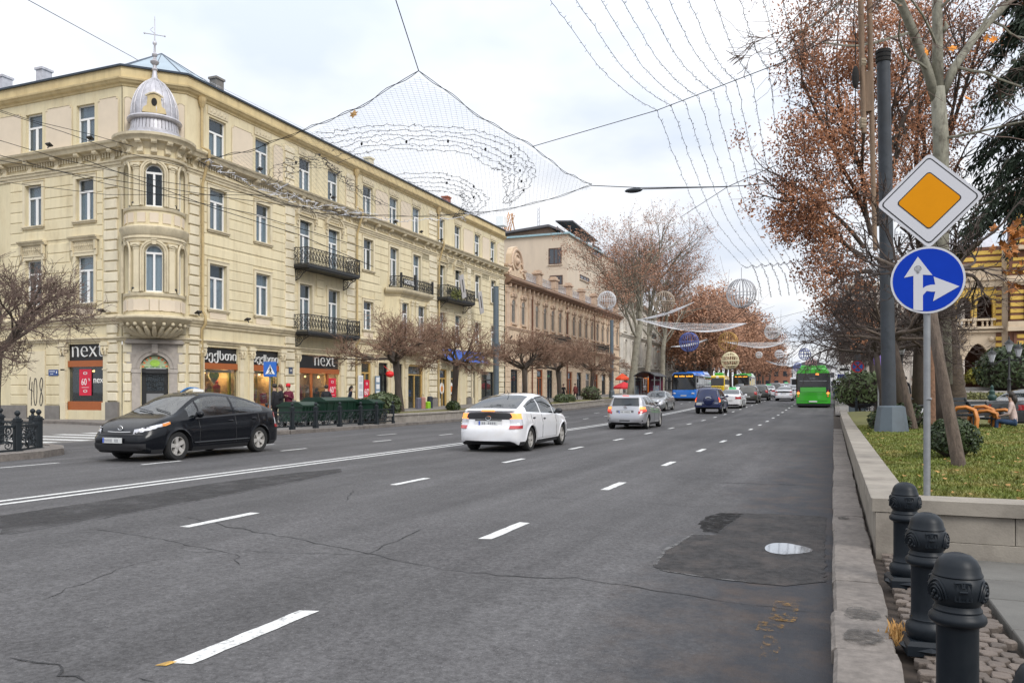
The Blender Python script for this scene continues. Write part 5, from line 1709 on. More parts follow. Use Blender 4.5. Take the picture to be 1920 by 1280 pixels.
for x_,y_ in((CX-2,CY+.9),(CX,CY+1.5),(CX,CY+8),(CX,CY+15)):rf.tube([(x_,y_,27),(x_,y_,28.6)],.1,4)
obj('roof_canopy',rf,M_SLATE,CB)
an=MB();q=on_x(1010,430,-50);t_=on_x(1008,388,-50)
for dx in(-.25,.25):an.tube([(-50+dx,q.y,q.z-3),(-50+dx*.6,q.y,t_.z)],.06,4)
for k in range(8):an.tube([(-50.25,q.y,q.z-2+k*(t_.z-q.z+2)/8),(-49.75,q.y,q.z-2+(k+1)*(t_.z-q.z+2)/8)],.03,3)
an.tube([(-50,q.y-.8,q.z+.6),(-50,q.y+1.2,q.z+.6)],.04,4)
tag(obj('roof_antenna',an,M_ZINC),'grey lattice antenna mast on the beige block roof','antenna')
cr=thing('tower_crane','orange tower crane head far behind the cream building roof','crane',(-60,150,0))
def lattice(mb,a,b,w,n,r=.09):
 a,b=Vector(a),Vector(b);d=(b-a).normalized();x=d.orthogonal().normalized();y=d.cross(x)
 cs=[x*w+y*w,x*w-y*w,-x*w-y*w,-x*w+y*w]
 for c in cs:mb.tube([a+c,b+c],r,4)
 for k in range(n):
  p,q=a.lerp(b,k/n),a.lerp(b,(k+1)/n)
  for i in range(4):mb.tube([p+cs[i],q+cs[(i+1)%4]],r*.6,3)
M_CRANE=mat('crane_orange',(.6,.24,.02),.5,var=.1)
c0,c1=on_x(950,440,-75),on_x(945,402,-75)
mb=MB();lattice(mb,(c0.x,c0.y,10),(c0.x,c0.y,c0.z+2),.8,12);obj('mast',mb,M_CRANE,cr)
mb=MB();lattice(mb,(c0.x,c0.y,c0.z+1),(c1.x+2,c1.y,c1.z),.6,5);mb.tube([(c1.x+2,c1.y,c1.z),(c1.x,c1.y+9,c0.z-2)],.12,4);obj('jib',mb,M_CRANE,cr)
mb=MB();p=on_x(941,415,-75);mb.cbox(p.x-1,p.y-1.2,p.z-1.2,p.x+1,p.y+1.2,p.z+1.2,.15);obj('cabin',mb,M_PVC,cr)
# ------ white balconied building further along
M_WB=mat('white_stucco',(.66,.62,.55),.85,var=.12,scale=.8,dirt=(.36,.33,.29),dirt_scale=.6,dirt_amt=.6)
WB=thing('balconied_building','off-white three-storey building with arched windows and iron balconies behind the plane trees','building',(-31,122,0))
FW=frame((-30.8,0,0),(0,1),(1,0))
hw,wcs=[],[124.5+4.6*i for i in range(10)]
for c in wcs:hw+=[(c-.75,c+.75,6.3,9.4),(c-.75,c+.75,11.2,14.0)]
sw=[(c-1.5,c+1.5,.6,4.3)for c in wcs]
w=MB();w.M=FW;wall_holes(w,121.2,169,-.5,16.4,hw+sw,.4);w.M=None
w.poly([(-30.8,169,0),(-39.8,169,0),(-39.8,169,16.4),(-30.8,169,16.4)]);w.poly([(-30.8,121.2,0),(-39.8,121.2,0),(-39.8,121.2,16.4),(-30.8,121.2,16.4)])
obj('wall',w,M_WB,WB)
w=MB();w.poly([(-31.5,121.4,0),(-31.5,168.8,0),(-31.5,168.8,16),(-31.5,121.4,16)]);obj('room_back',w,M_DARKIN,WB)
wm={}
for c in wcs:
 for z0,z1 in((6.3,9.4),(11.2,14.0)):
  if z0 not in wm:
   f=MB();h=z1-z0
   f.box(-.75,-.3,0,-.63,-.2,h);f.box(.63,-.3,0,.75,-.2,h);f.box(-.06,-.3,0,.06,-.2,h);f.box(-.63,-.3,h*.68,.63,-.2,h*.72)
   g_=MB();g_.box(-.63,-.27,0,.63,-.26,h)
   s_=MB();s_.tube([(.9,.08,-.1),(.9,.08,h)]+[(.9*math.cos(PI*q/8),.08,h+.5*math.sin(PI*q/8))for q in range(1,8)]+[(-.9,.08,h),(-.9,.08,-.1)],.12,5);s_.box(-1.15,0,-.2,1.15,.25,-.05)
   wm[z0]=(f.mesh('window',M_WOODF),g_.mesh('pane',M_GLASS),s_.mesh('window_surround',M_WB))
  B=FW@Matrix.Translation((c,0,z0))
  o=obj('window',wm[z0][0],None,WB,M=B);obj('pane',wm[z0][1],None,o,M=B);obj('window_surround',wm[z0][2],None,WB,M=B)
for z,d in((5.2,.4),(10.2,.4),(15.6,.8),(4.5,.25)):
 mb=MB();mb.sweep([(-30.8,121.1),(-30.8,169.1)],[(-.05,z),(.1,z),(d*.6,z+.25),(d,z+.35),(d,z+.5),(-.05,z+.6)]);obj('cornice',mb,M_WB,WB)
for c,z in((136,5.6),(150,5.6),(163,5.6),(141,10.6),(155,10.6),(165,10.6)):
 sl=MB();sl.M=FW;sl.box(c-2,0,z,c+2,1.2,z+.2);o=obj('balcony',sl,M_WB,WB)
 pmw=panel_iron(4,1.1,dense=.5).mesh('railing',M_IRON);obj('railing',pmw,None,o,M=FW@Matrix.Translation((c-2,1.15,z+.2)))
for c in wcs:
 f=MB();f.M=FW;f.box(c-1.7,.02,3.6,c+1.7,.9,3.75);obj('shop_canopy',f,M_BLACK,WB)
 f=MB();f.M=FW;f.box(c-1.45,-.3,.6,c+1.45,-.29,3.6);obj('shop_pane',f,M_GLASS,WB)
 #
M_GREY=mat('grey_cladding',(.16,.135,.12),.6,var=.15,scale=.4)
MD=thing('modern_building','dark grey-brown modern block with blank panels behind the blue bus','building',(-28,172,0))
mb=MB();mb.box(-60,171,0,-29.5,215,17);obj('wall',mb,M_GREY,MD)
for k in range(9):
 for z0,z1 in((4.5,10.5),(10.6,16.6)):
  mb=MB();mb.box(-29.5,172+k*4.7,z0,-29.35,176.5+k*4.7,z1);obj('cladding_panel',mb,M_GREY,MD)
mb=MB()
for k in range(14):mb.box(-31-k*2,170.9,1.2,-29.6-k*2,171,4.2)
obj('window_band',mb,M_GLASS,MD)
FO=[('far_tower','pale flat-fronted building closing the far end of the avenue',-8,330,18,30,8,(.68,.68,.69)),('brick_house','small brick-coloured house at the far end of the avenue',-22,300,15,14,7.5,(.36,.17,.11))]
for nm,lb,x,y,wx,wy,h,c in FO:
 t=thing(nm,lb,'building',(x,y,gz(y)))
 b=MB();b.box(-wx/2,0,-1,wx/2,wy,h);obj('wall',b,mat('wall_'+nm,c,.9,var=.1,scale=.3),t,world=False)
 for r_ in range(int(h/3.4)):
  for k in range(int(wx/3)):
   b=MB();b.box(-wx/2+.8+k*3,-.04,1+r_*3.3,-wx/2+2.2+k*3,-.005,2.8+r_*3.3);obj('window',b,MATS['dark_pane'],t,world=False)
 b=MB();b.prism([(-wx/2-.4,h),(wx/2+.4,h),(0,h+wx*.18)],-.4,wy,'y');obj('roof',b,M_SLATE if nm=='far_tower'else M_BRROOF,t,world=False)
 #
M_OY=mat('opera_yellow',(.7,.46,.1),.8,var=.12,scale=1.2,dirt=(.45,.27,.06),dirt_scale=.7,dirt_amt=.5)
M_OB=mat('opera_brown',(.17,.075,.045),.8,var=.15,scale=2)
M_OC=mat('opera_cream',(.62,.5,.36),.8,var=.1,scale=1.2,dirt=(.42,.33,.23),dirt_scale=.8,dirt_amt=.5)
OY,OX0=68.0,8.45
OZ=1.75
OP=thing('opera_house','yellow and brown striped building with Moorish arches and a loggia','building',(12,69,OZ))
FO_=frame((0,OY,0),(1,0),(0,-1))
def P_(u,v):
 q=on_y(u,v,OY);return q.x,q.z
def opera_arch_wall(x0,x1,z0,z1,arches,m,name,depth=.6,pointed=True):
 mb=MB();mb.M=FO_
 n=10
 xs=x0
 for a,b,zs,zt in sorted(arches):
  mb.poly([(xs,0,z0),(a,0,z0),(a,0,z1),(xs,0,z1)])
  c,hw=(a+b)/2,(b-a)/2
  prof=[]
  for q in range(n+1):
   t=-1+2*q/n
   zz=zs+(zt-zs)*((1-abs(t)**1.7)if pointed else math.sqrt(max(0,1-t*t)))
   prof.append((c+hw*t,zz))
  for p,q in zip(prof,prof[1:]):
   mb.poly([(p[0],0,p[1]),(q[0],0,q[1]),(q[0],0,z1),(p[0],0,z1)])
   mb.poly([(p[0],0,p[1]),(q[0],0,q[1]),(q[0],-depth,q[1]),(p[0],-depth,p[1])])
  for e in(a,b):mb.poly([(e,0,z0),(e,-depth,z0),(e,-depth,zs),(e,0,zs)])
  xs=b
 mb.poly([(xs,0,z0),(x1,0,z0),(x1,0,z1),(xs,0,z1)])
 return obj(name,mb,m,OP)
opera_arch_wall(OX0,11.55,OZ-.5,6.15,[(8.95,11.0,3.6,5.05)],M_OC,'porch_wall')
opera_arch_wall(OX0,11.55,6.15,9.2,[(8.6,9.55,7.9,8.55),(9.9,10.95,7.9,8.6)],M_OY,'loggia_wall',pointed=False)
mb=MB();mb.M=FO_
for x0 in(8.9,):mb.box(x0-.0,-.9,6.2,x0,-.9,6.2)
mb.box(9.56,-.02,6.9,9.89,.05,7.0);mb.lathe([(.1,6.9),(.085,7.0),(.08,7.65),(.15,7.75),(.17,7.9)],10,(9.72,-.3,0));
obj('loggia_column',mb,M_OC,OP,smooth=40)
bl=MB();bl.lathe([(.06,0),(.1,.08),(.05,.2),(.09,.32),(.06,.42)],8);blm=bl.mesh('baluster',M_OC,50)
for k in range(8):
 if k==4:continue
 obj('baluster',blm,None,OP,M=FO_@Matrix.Translation((8.75+k*.3,.12,6.3)))
mb=MB();mb.M=FO_
mb.box(8.45,-.05,6.72,11.1,.28,6.88);mb.box(8.45,-.05,6.1,11.55,.35,6.28);mb.box(8.45,-.05,5.85,11.55,.2,6.0);mb.box(9.6,-.05,6.28,9.85,.26,6.72);mb.box(8.4,-.05,6.28,8.6,.26,6.72)
mb.box(8.3,-.1,9.2,11.55,.15,9.7);mb.box(8.3,-.1,9.7,11.55,.3,9.9);mb.box(8.35,-.1,9.9,11.55,.02,10.6)
for x in(9.05,10.85):mb.ball((x,.1,5.35),.2,10,8)
obj('loggia_moulding',mb,M_OC,OP)
def stripes(x0,x1,d,z0,z1,h=.3,gap=.16):
 z=z0
 while z+h<z1:
  block('striped_course',M_OY,OP,FO_,x0,x1,-.3,d,z,z+h,True)
  z+=h+gap
 mb=MB();mb.M=FO_;mb.box(x0+.03,-.3,z0-.1,x1-.03,d-.05,z1);obj('brown_core',mb,M_OB,OP)
stripes(8.15,8.5,.12,3.2,9.1);stripes(11.1,11.5,.1,6.3,9.2);stripes(11.1,11.5,.1,2.0,5.8)
stripes(11.9,12.75,.9,6.7,9.1);stripes(14.4,20.5,.9,6.7,9.1)
stripes(11.8,20.5,.92,10.0,11.6,.26,.2);stripes(12.1,20.5,.9,4.4,5.7);stripes(12.0,20.5,.9,12.2,15.0);stripes(8.3,11.7,.0,10.7,12.2);stripes(11.7,20,.9,2,4.2)
mb=MB();mb.M=FO_
mb.box(11.9,-.3,OZ-.5,20.6,.7,16);obj('bay_core',mb,M_OB,OP)
mb=MB();mb.M=FO_
mb.box(11.7,.6,5.85,20.6,1.15,6.15);mb.box(11.75,.6,6.15,20.6,1.0,6.55);mb.box(11.6,.5,9.15,20.6,1.1,9.35);mb.box(11.55,.5,9.35,20.6,1.25,9.6);mb.box(11.6,.5,9.6,20.6,1.05,9.85);mb.box(11.5,.5,11.7,20.6,1.3,12.0)
mb.box(12.8,.6,6.55,13.05,1.05,8.6);mb.box(14.1,.6,6.55,14.35,1.05,8.6);mb.tube([(12.92,.95,8.5),(13.1,.95,8.95),(13.58,.95,9.1),(14.05,.95,8.95),(14.22,.95,8.5)],.14,6)
obj('bay_moulding',mb,M_OC,OP)
mb=MB();mb.M=FO_;mb.box(11.5,-.4,OZ-.5,11.98,.02,12.2);obj('corner_pier',mb,M_OC,OP)
mb=MB();mb.M=FO_;mb.box(13.05,.7,6.6,14.1,.78,8.95);obj('bay_window',mb,mat('terracotta_shutter',(.42,.16,.08),.7,var=.15),OP)
mb=MB()
mb.box(7.9,68.6,OZ-.5,8.1,74,12);mb.box(8.1,73.8,OZ-.5,9.0,74,10.5);mb.box(9.9,73.8,OZ-.5,20,74,10.5);mb.box(9.0,73.8,4.4,9.9,74,6.0);mb.box(9.0,73.8,8.6,9.9,74,10.5)
obj('porch_interior',mb,M_OB,OP)
mb=MB();mb.box(8.1,68.6,5.9,11.5,73.8,6.2);mb.box(8.1,68.6,9.1,11.5,73.8,9.5);obj('porch_vault',mb,M_OB,OP)
mb=MB();mb.box(7.6,68.4,10.5,20.6,76,10.7);mb.prism([(68,10.7),(80,10.7),(80,14),(74,14)],7.6,11.7,'x');obj('roof',mb,M_ZINC,OP)
for z in(2.2,2.8,3.4,4.0,4.6):
 for x in(8.12,10.95):
  mb=MB();mb.box(x,68.7,z,x+.16,73.7,z+.2);obj('porch_course',mb,M_OC,OP)
PB=thing('pale_building','pale pinkish-white house with grey shuttered windows behind the lean trees','building',(4,92,1))
mb=MB();mb.box(1.2,92,-1,13,104,13);obj('wall',mb,mat('pale_pink_stucco',(.66,.59,.52),.85,var=.1,scale=.8),PB)
for z0,z1 in((2.4,5.0),(7.6,10.3)):
 for k in range(4):
  x=1.9+k*2.9
  f=MB();f.box(x,91.9,z0,x+1.3,91.98,z1);o=obj('window',f,mat('grey_shutter',(.16,.16,.165),.6,var=.15),PB)
  f=MB();f.box(x-.2,91.86,z0-.2,x-.003,91.98,z1+.2);f.box(x+1.303,91.86,z0-.2,x+1.5,91.98,z1+.2);f.box(x-.003,91.86,z1+.003,x+1.303,91.98,z1+.3);f.box(x-.3,91.7,z0-.3,x+1.6,91.98,z0-.003);obj('window_surround',f,M_WB,PB)
for z in(6.0,6.6,12.6):
 f=MB();f.box(1.1,91.7,z,13.1,91.98,z+.25);obj('cornice',f,M_WB,PB)
pz=MB()
pz.poly([(4.4,8,-.06),(60,8,-.06),(60,24,.1),(4.4,24,.1)])if False else None
pz.poly([(.7,22,.02),(60,22,.02),(60,40,.25),(.7,46,.1)])
pz.poly([(3.4,44,.14),(60,40,.26),(60,68,1.75),(3.4,66,1.2)])
pz.poly([(3.4,66,1.2),(60,68,1.75),(60,140,1.8),(3.4,140,1.5)])
struct('plaza',pz,M_PAVE)
M_CONC=mat('concrete_step',(.36,.34,.315),.85,var=.12,scale=2,dirt=(.22,.2,.18),dirt_scale=1,dirt_amt=.5)
stp=thing('terrace_steps','broad pale stone terrace in front of the opera arch','steps',(10,55,1))
for k,(y0,z1)in enumerate(((46,.75),(49,1.0),(52,1.25),(55,1.5),(58,1.74))):
 b=MB();b.box(5.2,y0,-.2,22,67.9 if k==4 else y0+3.0-.004,z1);obj('step',b,M_CONC,stp)
 #
M_BARKD=mat('dark_bark',(.075,.058,.046),.9,var=.35,scale=9,bump=.6,bscale=35,stretch=(1,1,.35))
M_BARKB=mat('brown_bark',(.13,.098,.075),.9,var=.6,scale=18,bump=1.0,bscale=45,stretch=(1,1,.25),dirt=(.07,.05,.04),dirt_scale=5,dirt_amt=.7)
M_TWIG=mat('twig',(.125,.085,.068),.9,var=.3,scale=3)
M_TWIGR=mat('twig_red',(.2,.12,.08),.9,var=.35,scale=2)
M_PLANE=mat('plane_bark',(.27,.25,.195),.85,var=.12,scale=3,bump=.25,bscale=20,dirt=(.11,.09,.065),dirt_scale=3.2,dirt_amt=1.0)
M_LEAFR=mat('russet_leaf',(.33,.145,.07),.8,var=.75,scale=2.2,dirt=(.11,.055,.04),dirt_scale=.6,dirt_amt=.7)
M_LEAFO=mat('copper_leaf',(.36,.19,.115),.8,var=.5,scale=.8,dirt=(.2,.11,.075),dirt_scale=.35,dirt_amt=.7)
M_LEAFG=mat('dark_leaf',(.03,.05,.014),.55,var=.6,scale=6,dirt=(.07,.1,.025),dirt_scale=3,dirt_amt=.8)
M_NEEDLE=mat('conifer_needle',(.022,.038,.02),.7,var=.5,scale=4)
class Tree:
 def __init__(s,seed):s.r=random.Random(seed);s.wood=MB();s.thick=MB();s.tips=[]
 def branch(s,p,d,L,r,lev,maxlev,spread,kids,up=.0,wig=.25,seg=4,taper=.55,minr=.004,thick=None,ratio=(.55,.8),flat=0):
  pts,rs=[p.copy()],[r]
  q,dd=p.copy(),d.normalized()
  for i in range(seg):
   dd=(dd+Vector((s.r.gauss(0,wig),s.r.gauss(0,wig),s.r.gauss(0,wig)*.8+up))*(1/seg)*1.6).normalized()
   if flat:dd.z*=(1-flat);dd.normalize()
   q=q+dd*(L/seg)
   pts.append(q.copy());rs.append(max(minr,r*(1-(1-taper)*(i+1)/seg)))
  n=7 if r>.08 else(5 if r>.03 else 3)
  (s.thick if r>.035 else s.wood).tube(pts,rs,n,cap=False)
  if lev>=maxlev:
   s.tips.append((q,dd));return
  for k in range(kids[min(lev,len(kids)-1)]):
   t=s.r.uniform(.35,1)if lev>0 or k>0 else 1
   i=min(seg-1,int(t*seg));f=t*seg-i
   b=pts[i].lerp(pts[i+1],min(1,f))
   ax=dd.orthogonal().normalized()
   ax.rotate(Matrix.Rotation(s.r.uniform(0,2*PI),3,dd))
   nd=dd.copy()
   nd.rotate(Matrix.Rotation(spread*s.r.uniform(.5,1.25),3,ax))
   s.branch(b,nd,L*s.r.uniform(*ratio),max(minr,rs[i]*s.r.uniform(.5,.75)),lev+1,maxlev,spread,kids,up,wig,max(2,seg-1),taper,minr,None,ratio,flat)
  if lev>0 or True:s.tips.append((q,dd))
def leaf_cloud(tips,n,size,spread,r,mb=None,droop=0):
 mb=mb or MB()
 vs,fs=mb.v,mb.f
 for k in range(n):
  p,d=tips[r.randrange(len(tips))]
  c=p+Vector((r.gauss(0,spread),r.gauss(0,spread),r.gauss(0,spread)-droop*r.random()))
  a=Vector((r.gauss(0,1),r.gauss(0,1),r.gauss(0,1))).normalized()*size*r.uniform(.5,1.2)
  b=a.orthogonal().normalized()*size*r.uniform(.3,.7)
  i=len(vs)
  vs+=[tuple(c-a),tuple(c+b),tuple(c+a),tuple(c-b)]
  fs.append((i,i+1,i+2,i+3));mb.mi.append(0)
 return mb
def build_tree(name,label,loc,T,mats,leaves=None,leafmat=None,cat='tree',group=None,rz=0):
 t=thing(name,label,cat,loc,rz,group)
 if T.thick.v:obj('trunk',T.thick,mats[0],t,world=False,smooth=180)
 if T.wood.v:tag(obj('twigs',T.wood,mats[1],t,world=False),kind='stuff')
 if leaves is not None:tag(obj('crown',leaves,leafmat,t,world=False),kind='stuff')
 return t
 #
def pollard(seed,h=2.7,R=2.6,dens=1.0):
 T=Tree(seed)
 r=T.r
 lean=Vector((r.uniform(-.12,.12),r.uniform(-.12,.12),1))
 top=Vector((lean.x*h,lean.y*h,h))
 T.thick.tube([(0,0,-.3),(0,0,.1),tuple(top*.5),tuple(top)],[.2,.16,.13,.15],8)
 for k in range(8):
  a=2*PI*k/8+r.uniform(-.3,.3)
  T.branch(top*r.uniform(.9,1),Vector((math.cos(a),math.sin(a),r.uniform(.15,1.1))),R*r.uniform(.45,.62),.075,0,4,.66,[int(5*dens),5,5,4],up=.07,wig=.5,seg=4,taper=.6,minr=.006,ratio=(.5,.78))
 return T
POLL=[pollard(100+k)for k in range(3)]
plab=['bare pollarded tree with a low wide dome of twigs behind the round green bush','bare pollarded tree before the yellow oak doors under the blue awning','bare pollarded tree just right of the grey street pole by the cream building end','bare pollarded tree fourth along the row in front of the tan palace','bare pollarded tree nearest the red parasols before the tan palace']
M_TWIGS=[M_TWIG,M_TWIGR]
protos=[]
for k,(u,X)in enumerate(((752,-20.8),(850,-20.8),(985,-20.8),(1052,-20.8),(1108,-20.8))):
 p=on_x(u,760,X)
 loc=(p.x,p.y,gz(p.y)+.35)
 if k<3:protos.append(build_tree('pollarded_tree',plab[k],loc,POLL[k],(M_BARKD,M_TWIGR),group='pollarded trees along the far pavement',rz=k));protos[-1].scale=(1.3,1.3,1.08)
 else:dup(protos[k-3],loc,2.2*k,plab[k])
p=on_y(-10,760,17.2)
t=build_tree('pollarded_tree','bare dark-branched tree reaching in at the left edge over the graffiti wall',(p.x,p.y,0),pollard(131,h=2.6,R=3.2,dens=1.2),(M_BARKD,M_TWIG),group='pollarded trees along the far pavement')
t.scale=(1.0,1.0,1.05)
# --- tall plane trees on the left with thin autumn crowns
def plane_tree(seed,H,R,lean=(0,0),leaves=9000,lsz=.09,fork=.45,lev=5,tr=.42,kids=(5,4,4,3,3)):
 T=Tree(seed)
 r=T.r
 f=H*fork
 a=Vector((lean[0],lean[1],0))
 pts=[Vector((0,0,-.3)),Vector((0,0,.3)),a*.35+Vector((0,0,f*.4)),a*.8+Vector((r.uniform(-.2,.2),0,f*.75)),a+Vector((0,0,f))]
 T.thick.tube(pts,[tr*1.2,tr,tr*.9,tr*.8,tr*.72],10)
 top=pts[-1]
 n=kids[0]
 for k in range(n):
  an=2*PI*k/n+r.uniform(-.4,.4)
  sp=r.uniform(.3,1.15)*R/(H-f)*1.7
  st=pts[3].lerp(top,r.uniform(.2,1))
  T.branch(st,Vector((math.cos(an)*sp,math.sin(an)*sp,1)),(H-f)*r.uniform(.5,.66),tr*r.uniform(.24,.34),1,lev,.6,kids,up=.06,wig=.4,seg=5,taper=.5,minr=.008,ratio=(.45,.75))
 T.branch(top,Vector((0,0,1)),(H-f)*.62,tr*.6,1,lev,.5,kids,up=.15,wig=.3,seg=5,taper=.5,minr=.008,ratio=(.45,.75))
 lv=leaf_cloud(T.tips,leaves,lsz,.25,r,droop=.3)
 return T,lv
PT=[]
for k,(u,vb,vt,X,R,seed,lean)in enumerate(((1182,738,355,-20.6,7.5,201,(1.1,.5)),(1213,738,372,-20.6,7.0,202,(.2,.3)),(1240,735,420,-20.6,6.5,203,(.4,.5)))):
 p=on_x(u,vb,X)
 H=on_x(u,vt,X).z-gz(p.y)
 T,lv=plane_tree(seed,H,R,lean,leaves=(11000,11000,8000)[k],lsz=.11,fork=.42,tr=.52 if k==0 else.42,lev=5,kids=(5,5,5,4,3))
 PT.append(build_tree('plane_tree',('tall plane tree with leaning mottled trunk, nearest of the three by the bus stop','tall plane tree with straight mottled trunk carrying a grey box by the bus stop','tall plane tree nearest the maroon bus shelter')[k],(p.x,p.y,gz(p.y)),T,(M_PLANE,mat('grey_twig',(.15,.108,.082),.9,var=.3)),lv,mat('brown_leaf',(.32,.165,.1),.8,var=.5,scale=1.5,dirt=(.2,.12,.09),dirt_scale=.6,dirt_amt=.7),group='plane trees by the bus stop'))
 PT[-1].scale=(.9,.9,.85)
 #
def row_tree(seed,H,R,leaves,lsz):
 T=Tree(seed);r=T.r
 f=H*.3
 T.thick.tube([(0,0,-.5),(0,0,f*.5),(r.uniform(-.5,.5),r.uniform(-.5,.5),f),(r.uniform(-.6,.6),0,H*.6)],[.4,.33,.28,.18],7)
 for k in range(7):
  a=2*PI*k/7+r.uniform(-.3,.3)
  T.branch(Vector((0,0,f*r.uniform(.8,1.5))),Vector((math.cos(a)*.7,math.sin(a)*.7,1)),H*.4,.16,1,3,.6,[3,3,3],up=.12,wig=.35,seg=4,minr=.02,ratio=(.5,.8))
 pts=[]
 while len(pts)<260:
  q=Vector((r.gauss(0,.5),r.gauss(0,.5),r.gauss(0,.55)))
  if q.length<1:
   pts.append((Vector((q.x*R,q.y*R,H*.62+q.z*H*.38)),q))
 lv=leaf_cloud(pts,leaves,lsz,R*.13,r)
 return T,lv
rowp=[build_tree('copper_tree','x',(0,0,0),T,(M_BARKD,M_TWIG),lv,M_LEAFO)for T,lv in(row_tree(301,19,6.0,8000,.3),row_tree(302,20,6.5,8000,.3),row_tree(303,18,5.5,8000,.3))]
rr=random.Random(44)
ORD='first second third fourth fifth sixth seventh eighth ninth tenth eleventh twelfth thirteenth fourteenth'.split()
ry=[131,143,152,161,170,180,190,201,213,226,240,256,274,294]
for k,y in enumerate(ry):
 src=rowp[k%3]
 loc=(-20.8+rr.uniform(-.8,.8),y,gz(y))
 lab=('copper-leaved tree, %s of the long row beyond the blue bus'%ORD[k]if k>1 else('copper-leaved tree first of the long row, behind the large wire globe','copper-leaved tree second of the long row, above the blue wire globe')[k])
 if k<3:src.location=loc;src['label']=lab;src['group']='copper trees beyond the blue bus';src.rotation_euler[2]=rr.uniform(0,6)
 else:dup(src,loc,rr.uniform(0,6),lab,'copper trees beyond the blue bus',scale=rr.uniform(.85,1.1))
 if k<3:src.scale=(.95,.95,(.86,.95,1.08)[k])
for k,y in enumerate((150,176,205,240)):
 dup(rowp[(k+1)%3],(-27+rr.uniform(-1,1),y+4,gz(y)),rr.uniform(0,6),'copper-leaved tree, %s of those standing behind the long street row'%ORD[k],'copper trees behind the street row',scale=.9)
for k,y in enumerate((128,150,170,192,220,255,290)):
 dup(rowp[k%3],(5.5+rr.uniform(-.5,.5)+k*.12,y,gz(y)),rr.uniform(0,6),'copper-leaved tree, %s of the far ones on the bus-stop side'%ORD[k],'far trees on the bus-stop side',scale=.72)
 #
def pruned(seed,h,R,n=6,lev=4,first=None,kids=(4,4,3,3),tr=.11,lean=(0,0),wig=.55,lr=.5):
 T=Tree(seed);r=T.r
 top=Vector((lean[0],lean[1],h))
 T.thick.tube([(0,0,-.3),(0,0,.15),tuple(top*.55+Vector((r.uniform(-.05,.05),r.uniform(-.05,.05),0))),tuple(top)],[tr*1.5,tr*1.1,tr*.9,tr*.95],8)
 for k in range(n):
  a=2*PI*k/n+r.uniform(-.35,.35)
  T.branch(top*r.uniform(.9,1),Vector((math.cos(a),math.sin(a),r.uniform(.25,.95))),R*r.uniform(lr*.8,lr*1.1),tr*r.uniform(.55,.75),0,lev,.6,list(kids),up=.06,wig=wig,seg=5,taper=.55,minr=.005,ratio=(.5,.8))
 return T
RT=[]
M_TWDK=mat('dark_twig',(.06,.043,.036),.9,var=.3,scale=3)
right_trees=[(1797,1.51,11.83,2.55,1.9,'lean brown-barked tree rising beside the round shrub, nearest the sign pole',(-.34,.35),.078,401),(1713,2.04,24.5,2.7,2.9,'slim pale-trunked pruned tree right of the big pole base',(-.55,.2),.1,402),(1655,1.7,30.0,2.6,3.0,'slim dark pruned tree just left behind the big lamp column',(-.35,.2),.1,403),(1735,3.2,27.0,3.2,3.0,'dark-limbed pruned tree leaning behind the sign pole',(-.7,.3),.14,404),]
for u,x,y,h,R,lab,lean,tr,seed in right_trees:
 T=pruned(seed,h,R,n=8 if seed in(402,403)else 6,lean=lean,tr=tr,lev=4,kids=(5,5,4,3)if seed in(402,403)else(4,3,3,2))
 RT.append(build_tree('pruned_tree',lab,(x,y,gz(y)+.42),T,(M_BARKB if seed in(401,402)else M_BARKD,M_TWDK),group='pruned trees on the right lawn'))
T=pruned(405,3.2,3.4,n=8,lean=(-.2,.3),tr=.16,lev=4,kids=(4,4,4,3))
far_r=build_tree('pruned_tree','dark pruned tree far along the right pavement by the bus stop',(2.6,40,gz(40)+.3),T,(M_BARKD,M_TWDK),group='pruned trees on the right lawn')
for k,(x,y)in enumerate(((2.6,49),(2.7,58),(2.9,68),(3.0,80),(3.2,93),(3.4,108))):
 dup(far_r,(x,y,gz(y)+.1),1.3*k,'dark bare tree, %s of the row beyond the no-stopping sign'%ORD[k],'far bare trees on the right pavement',scale=1.1+.1*(k%2))
def old_trunk(name,lab,base,top,r0,r1,m,seed,ridges=40,bend=0):
 t=thing(name,lab,'tree',base)
 r=random.Random(seed)
 mb=MB()
 n,m_=16,ridges
 B=Vector(base);D=Vector(top)-B
 def f(u,v):
  a=2*PI*u
  rr_=r0+(r1-r0)*v+.5*r0*max(0,.06-v)/.06*.5
  rr_*=1+.06*math.sin(v*ridges*2.2+math.sin(a*3)*.8)*(1 if ridges>30 else 0)+.07*noise.noise((math.cos(a)*1.5,math.sin(a)*1.5,v*6+seed))
  c=D*v+Vector((bend*math.sin(v*PI),0,0))
  return(c.x+rr_*math.cos(a),c.y+rr_*math.sin(a),c.z-.2)
 mb.grid(f,n,60)
 obj('trunk',mb,m,t,world=False,smooth=180)
 return t
M_PALMB=mat('palm_bark',(.1,.075,.055),.95,var=.4,scale=8,bump=1.0,bscale=20,stretch=(1,1,2.5),dirt=(.04,.03,.022),dirt_scale=5,dirt_amt=.8)
old_trunk('palm_trunk_tree','thick dark palm-like trunk with ringed bark right of the sign pole',tuple(at_depth(1800,790,26)-Vector((0,0,.2))),tuple(at_depth(1745,330,26)),.34,.2,M_PALMB,1,60)
old_trunk('ivy_trunk_tree','dark slanting tree trunk close behind the sign pole',tuple(at_depth(1765,800,23)),tuple(at_depth(1728,330,23)),.22,.13,M_BARKD,2,20,.05)
old_trunk('mossy_trunk_tree','reddish rough trunk seen between the sign pole and the lean tree',tuple(at_depth(1745,830,21)),tuple(at_depth(1742,480,21)),.13,.1,mat('reddish_bark',(.19,.105,.065),.95,var=.5,scale=10,bump=1,bscale=18),3,20)
pl=thing('great_plane_tree','great plane tree with pale forked limbs above the yellow diamond sign','tree',tuple(at_depth(1765,700,24)))
PB_=Vector(pl.location)
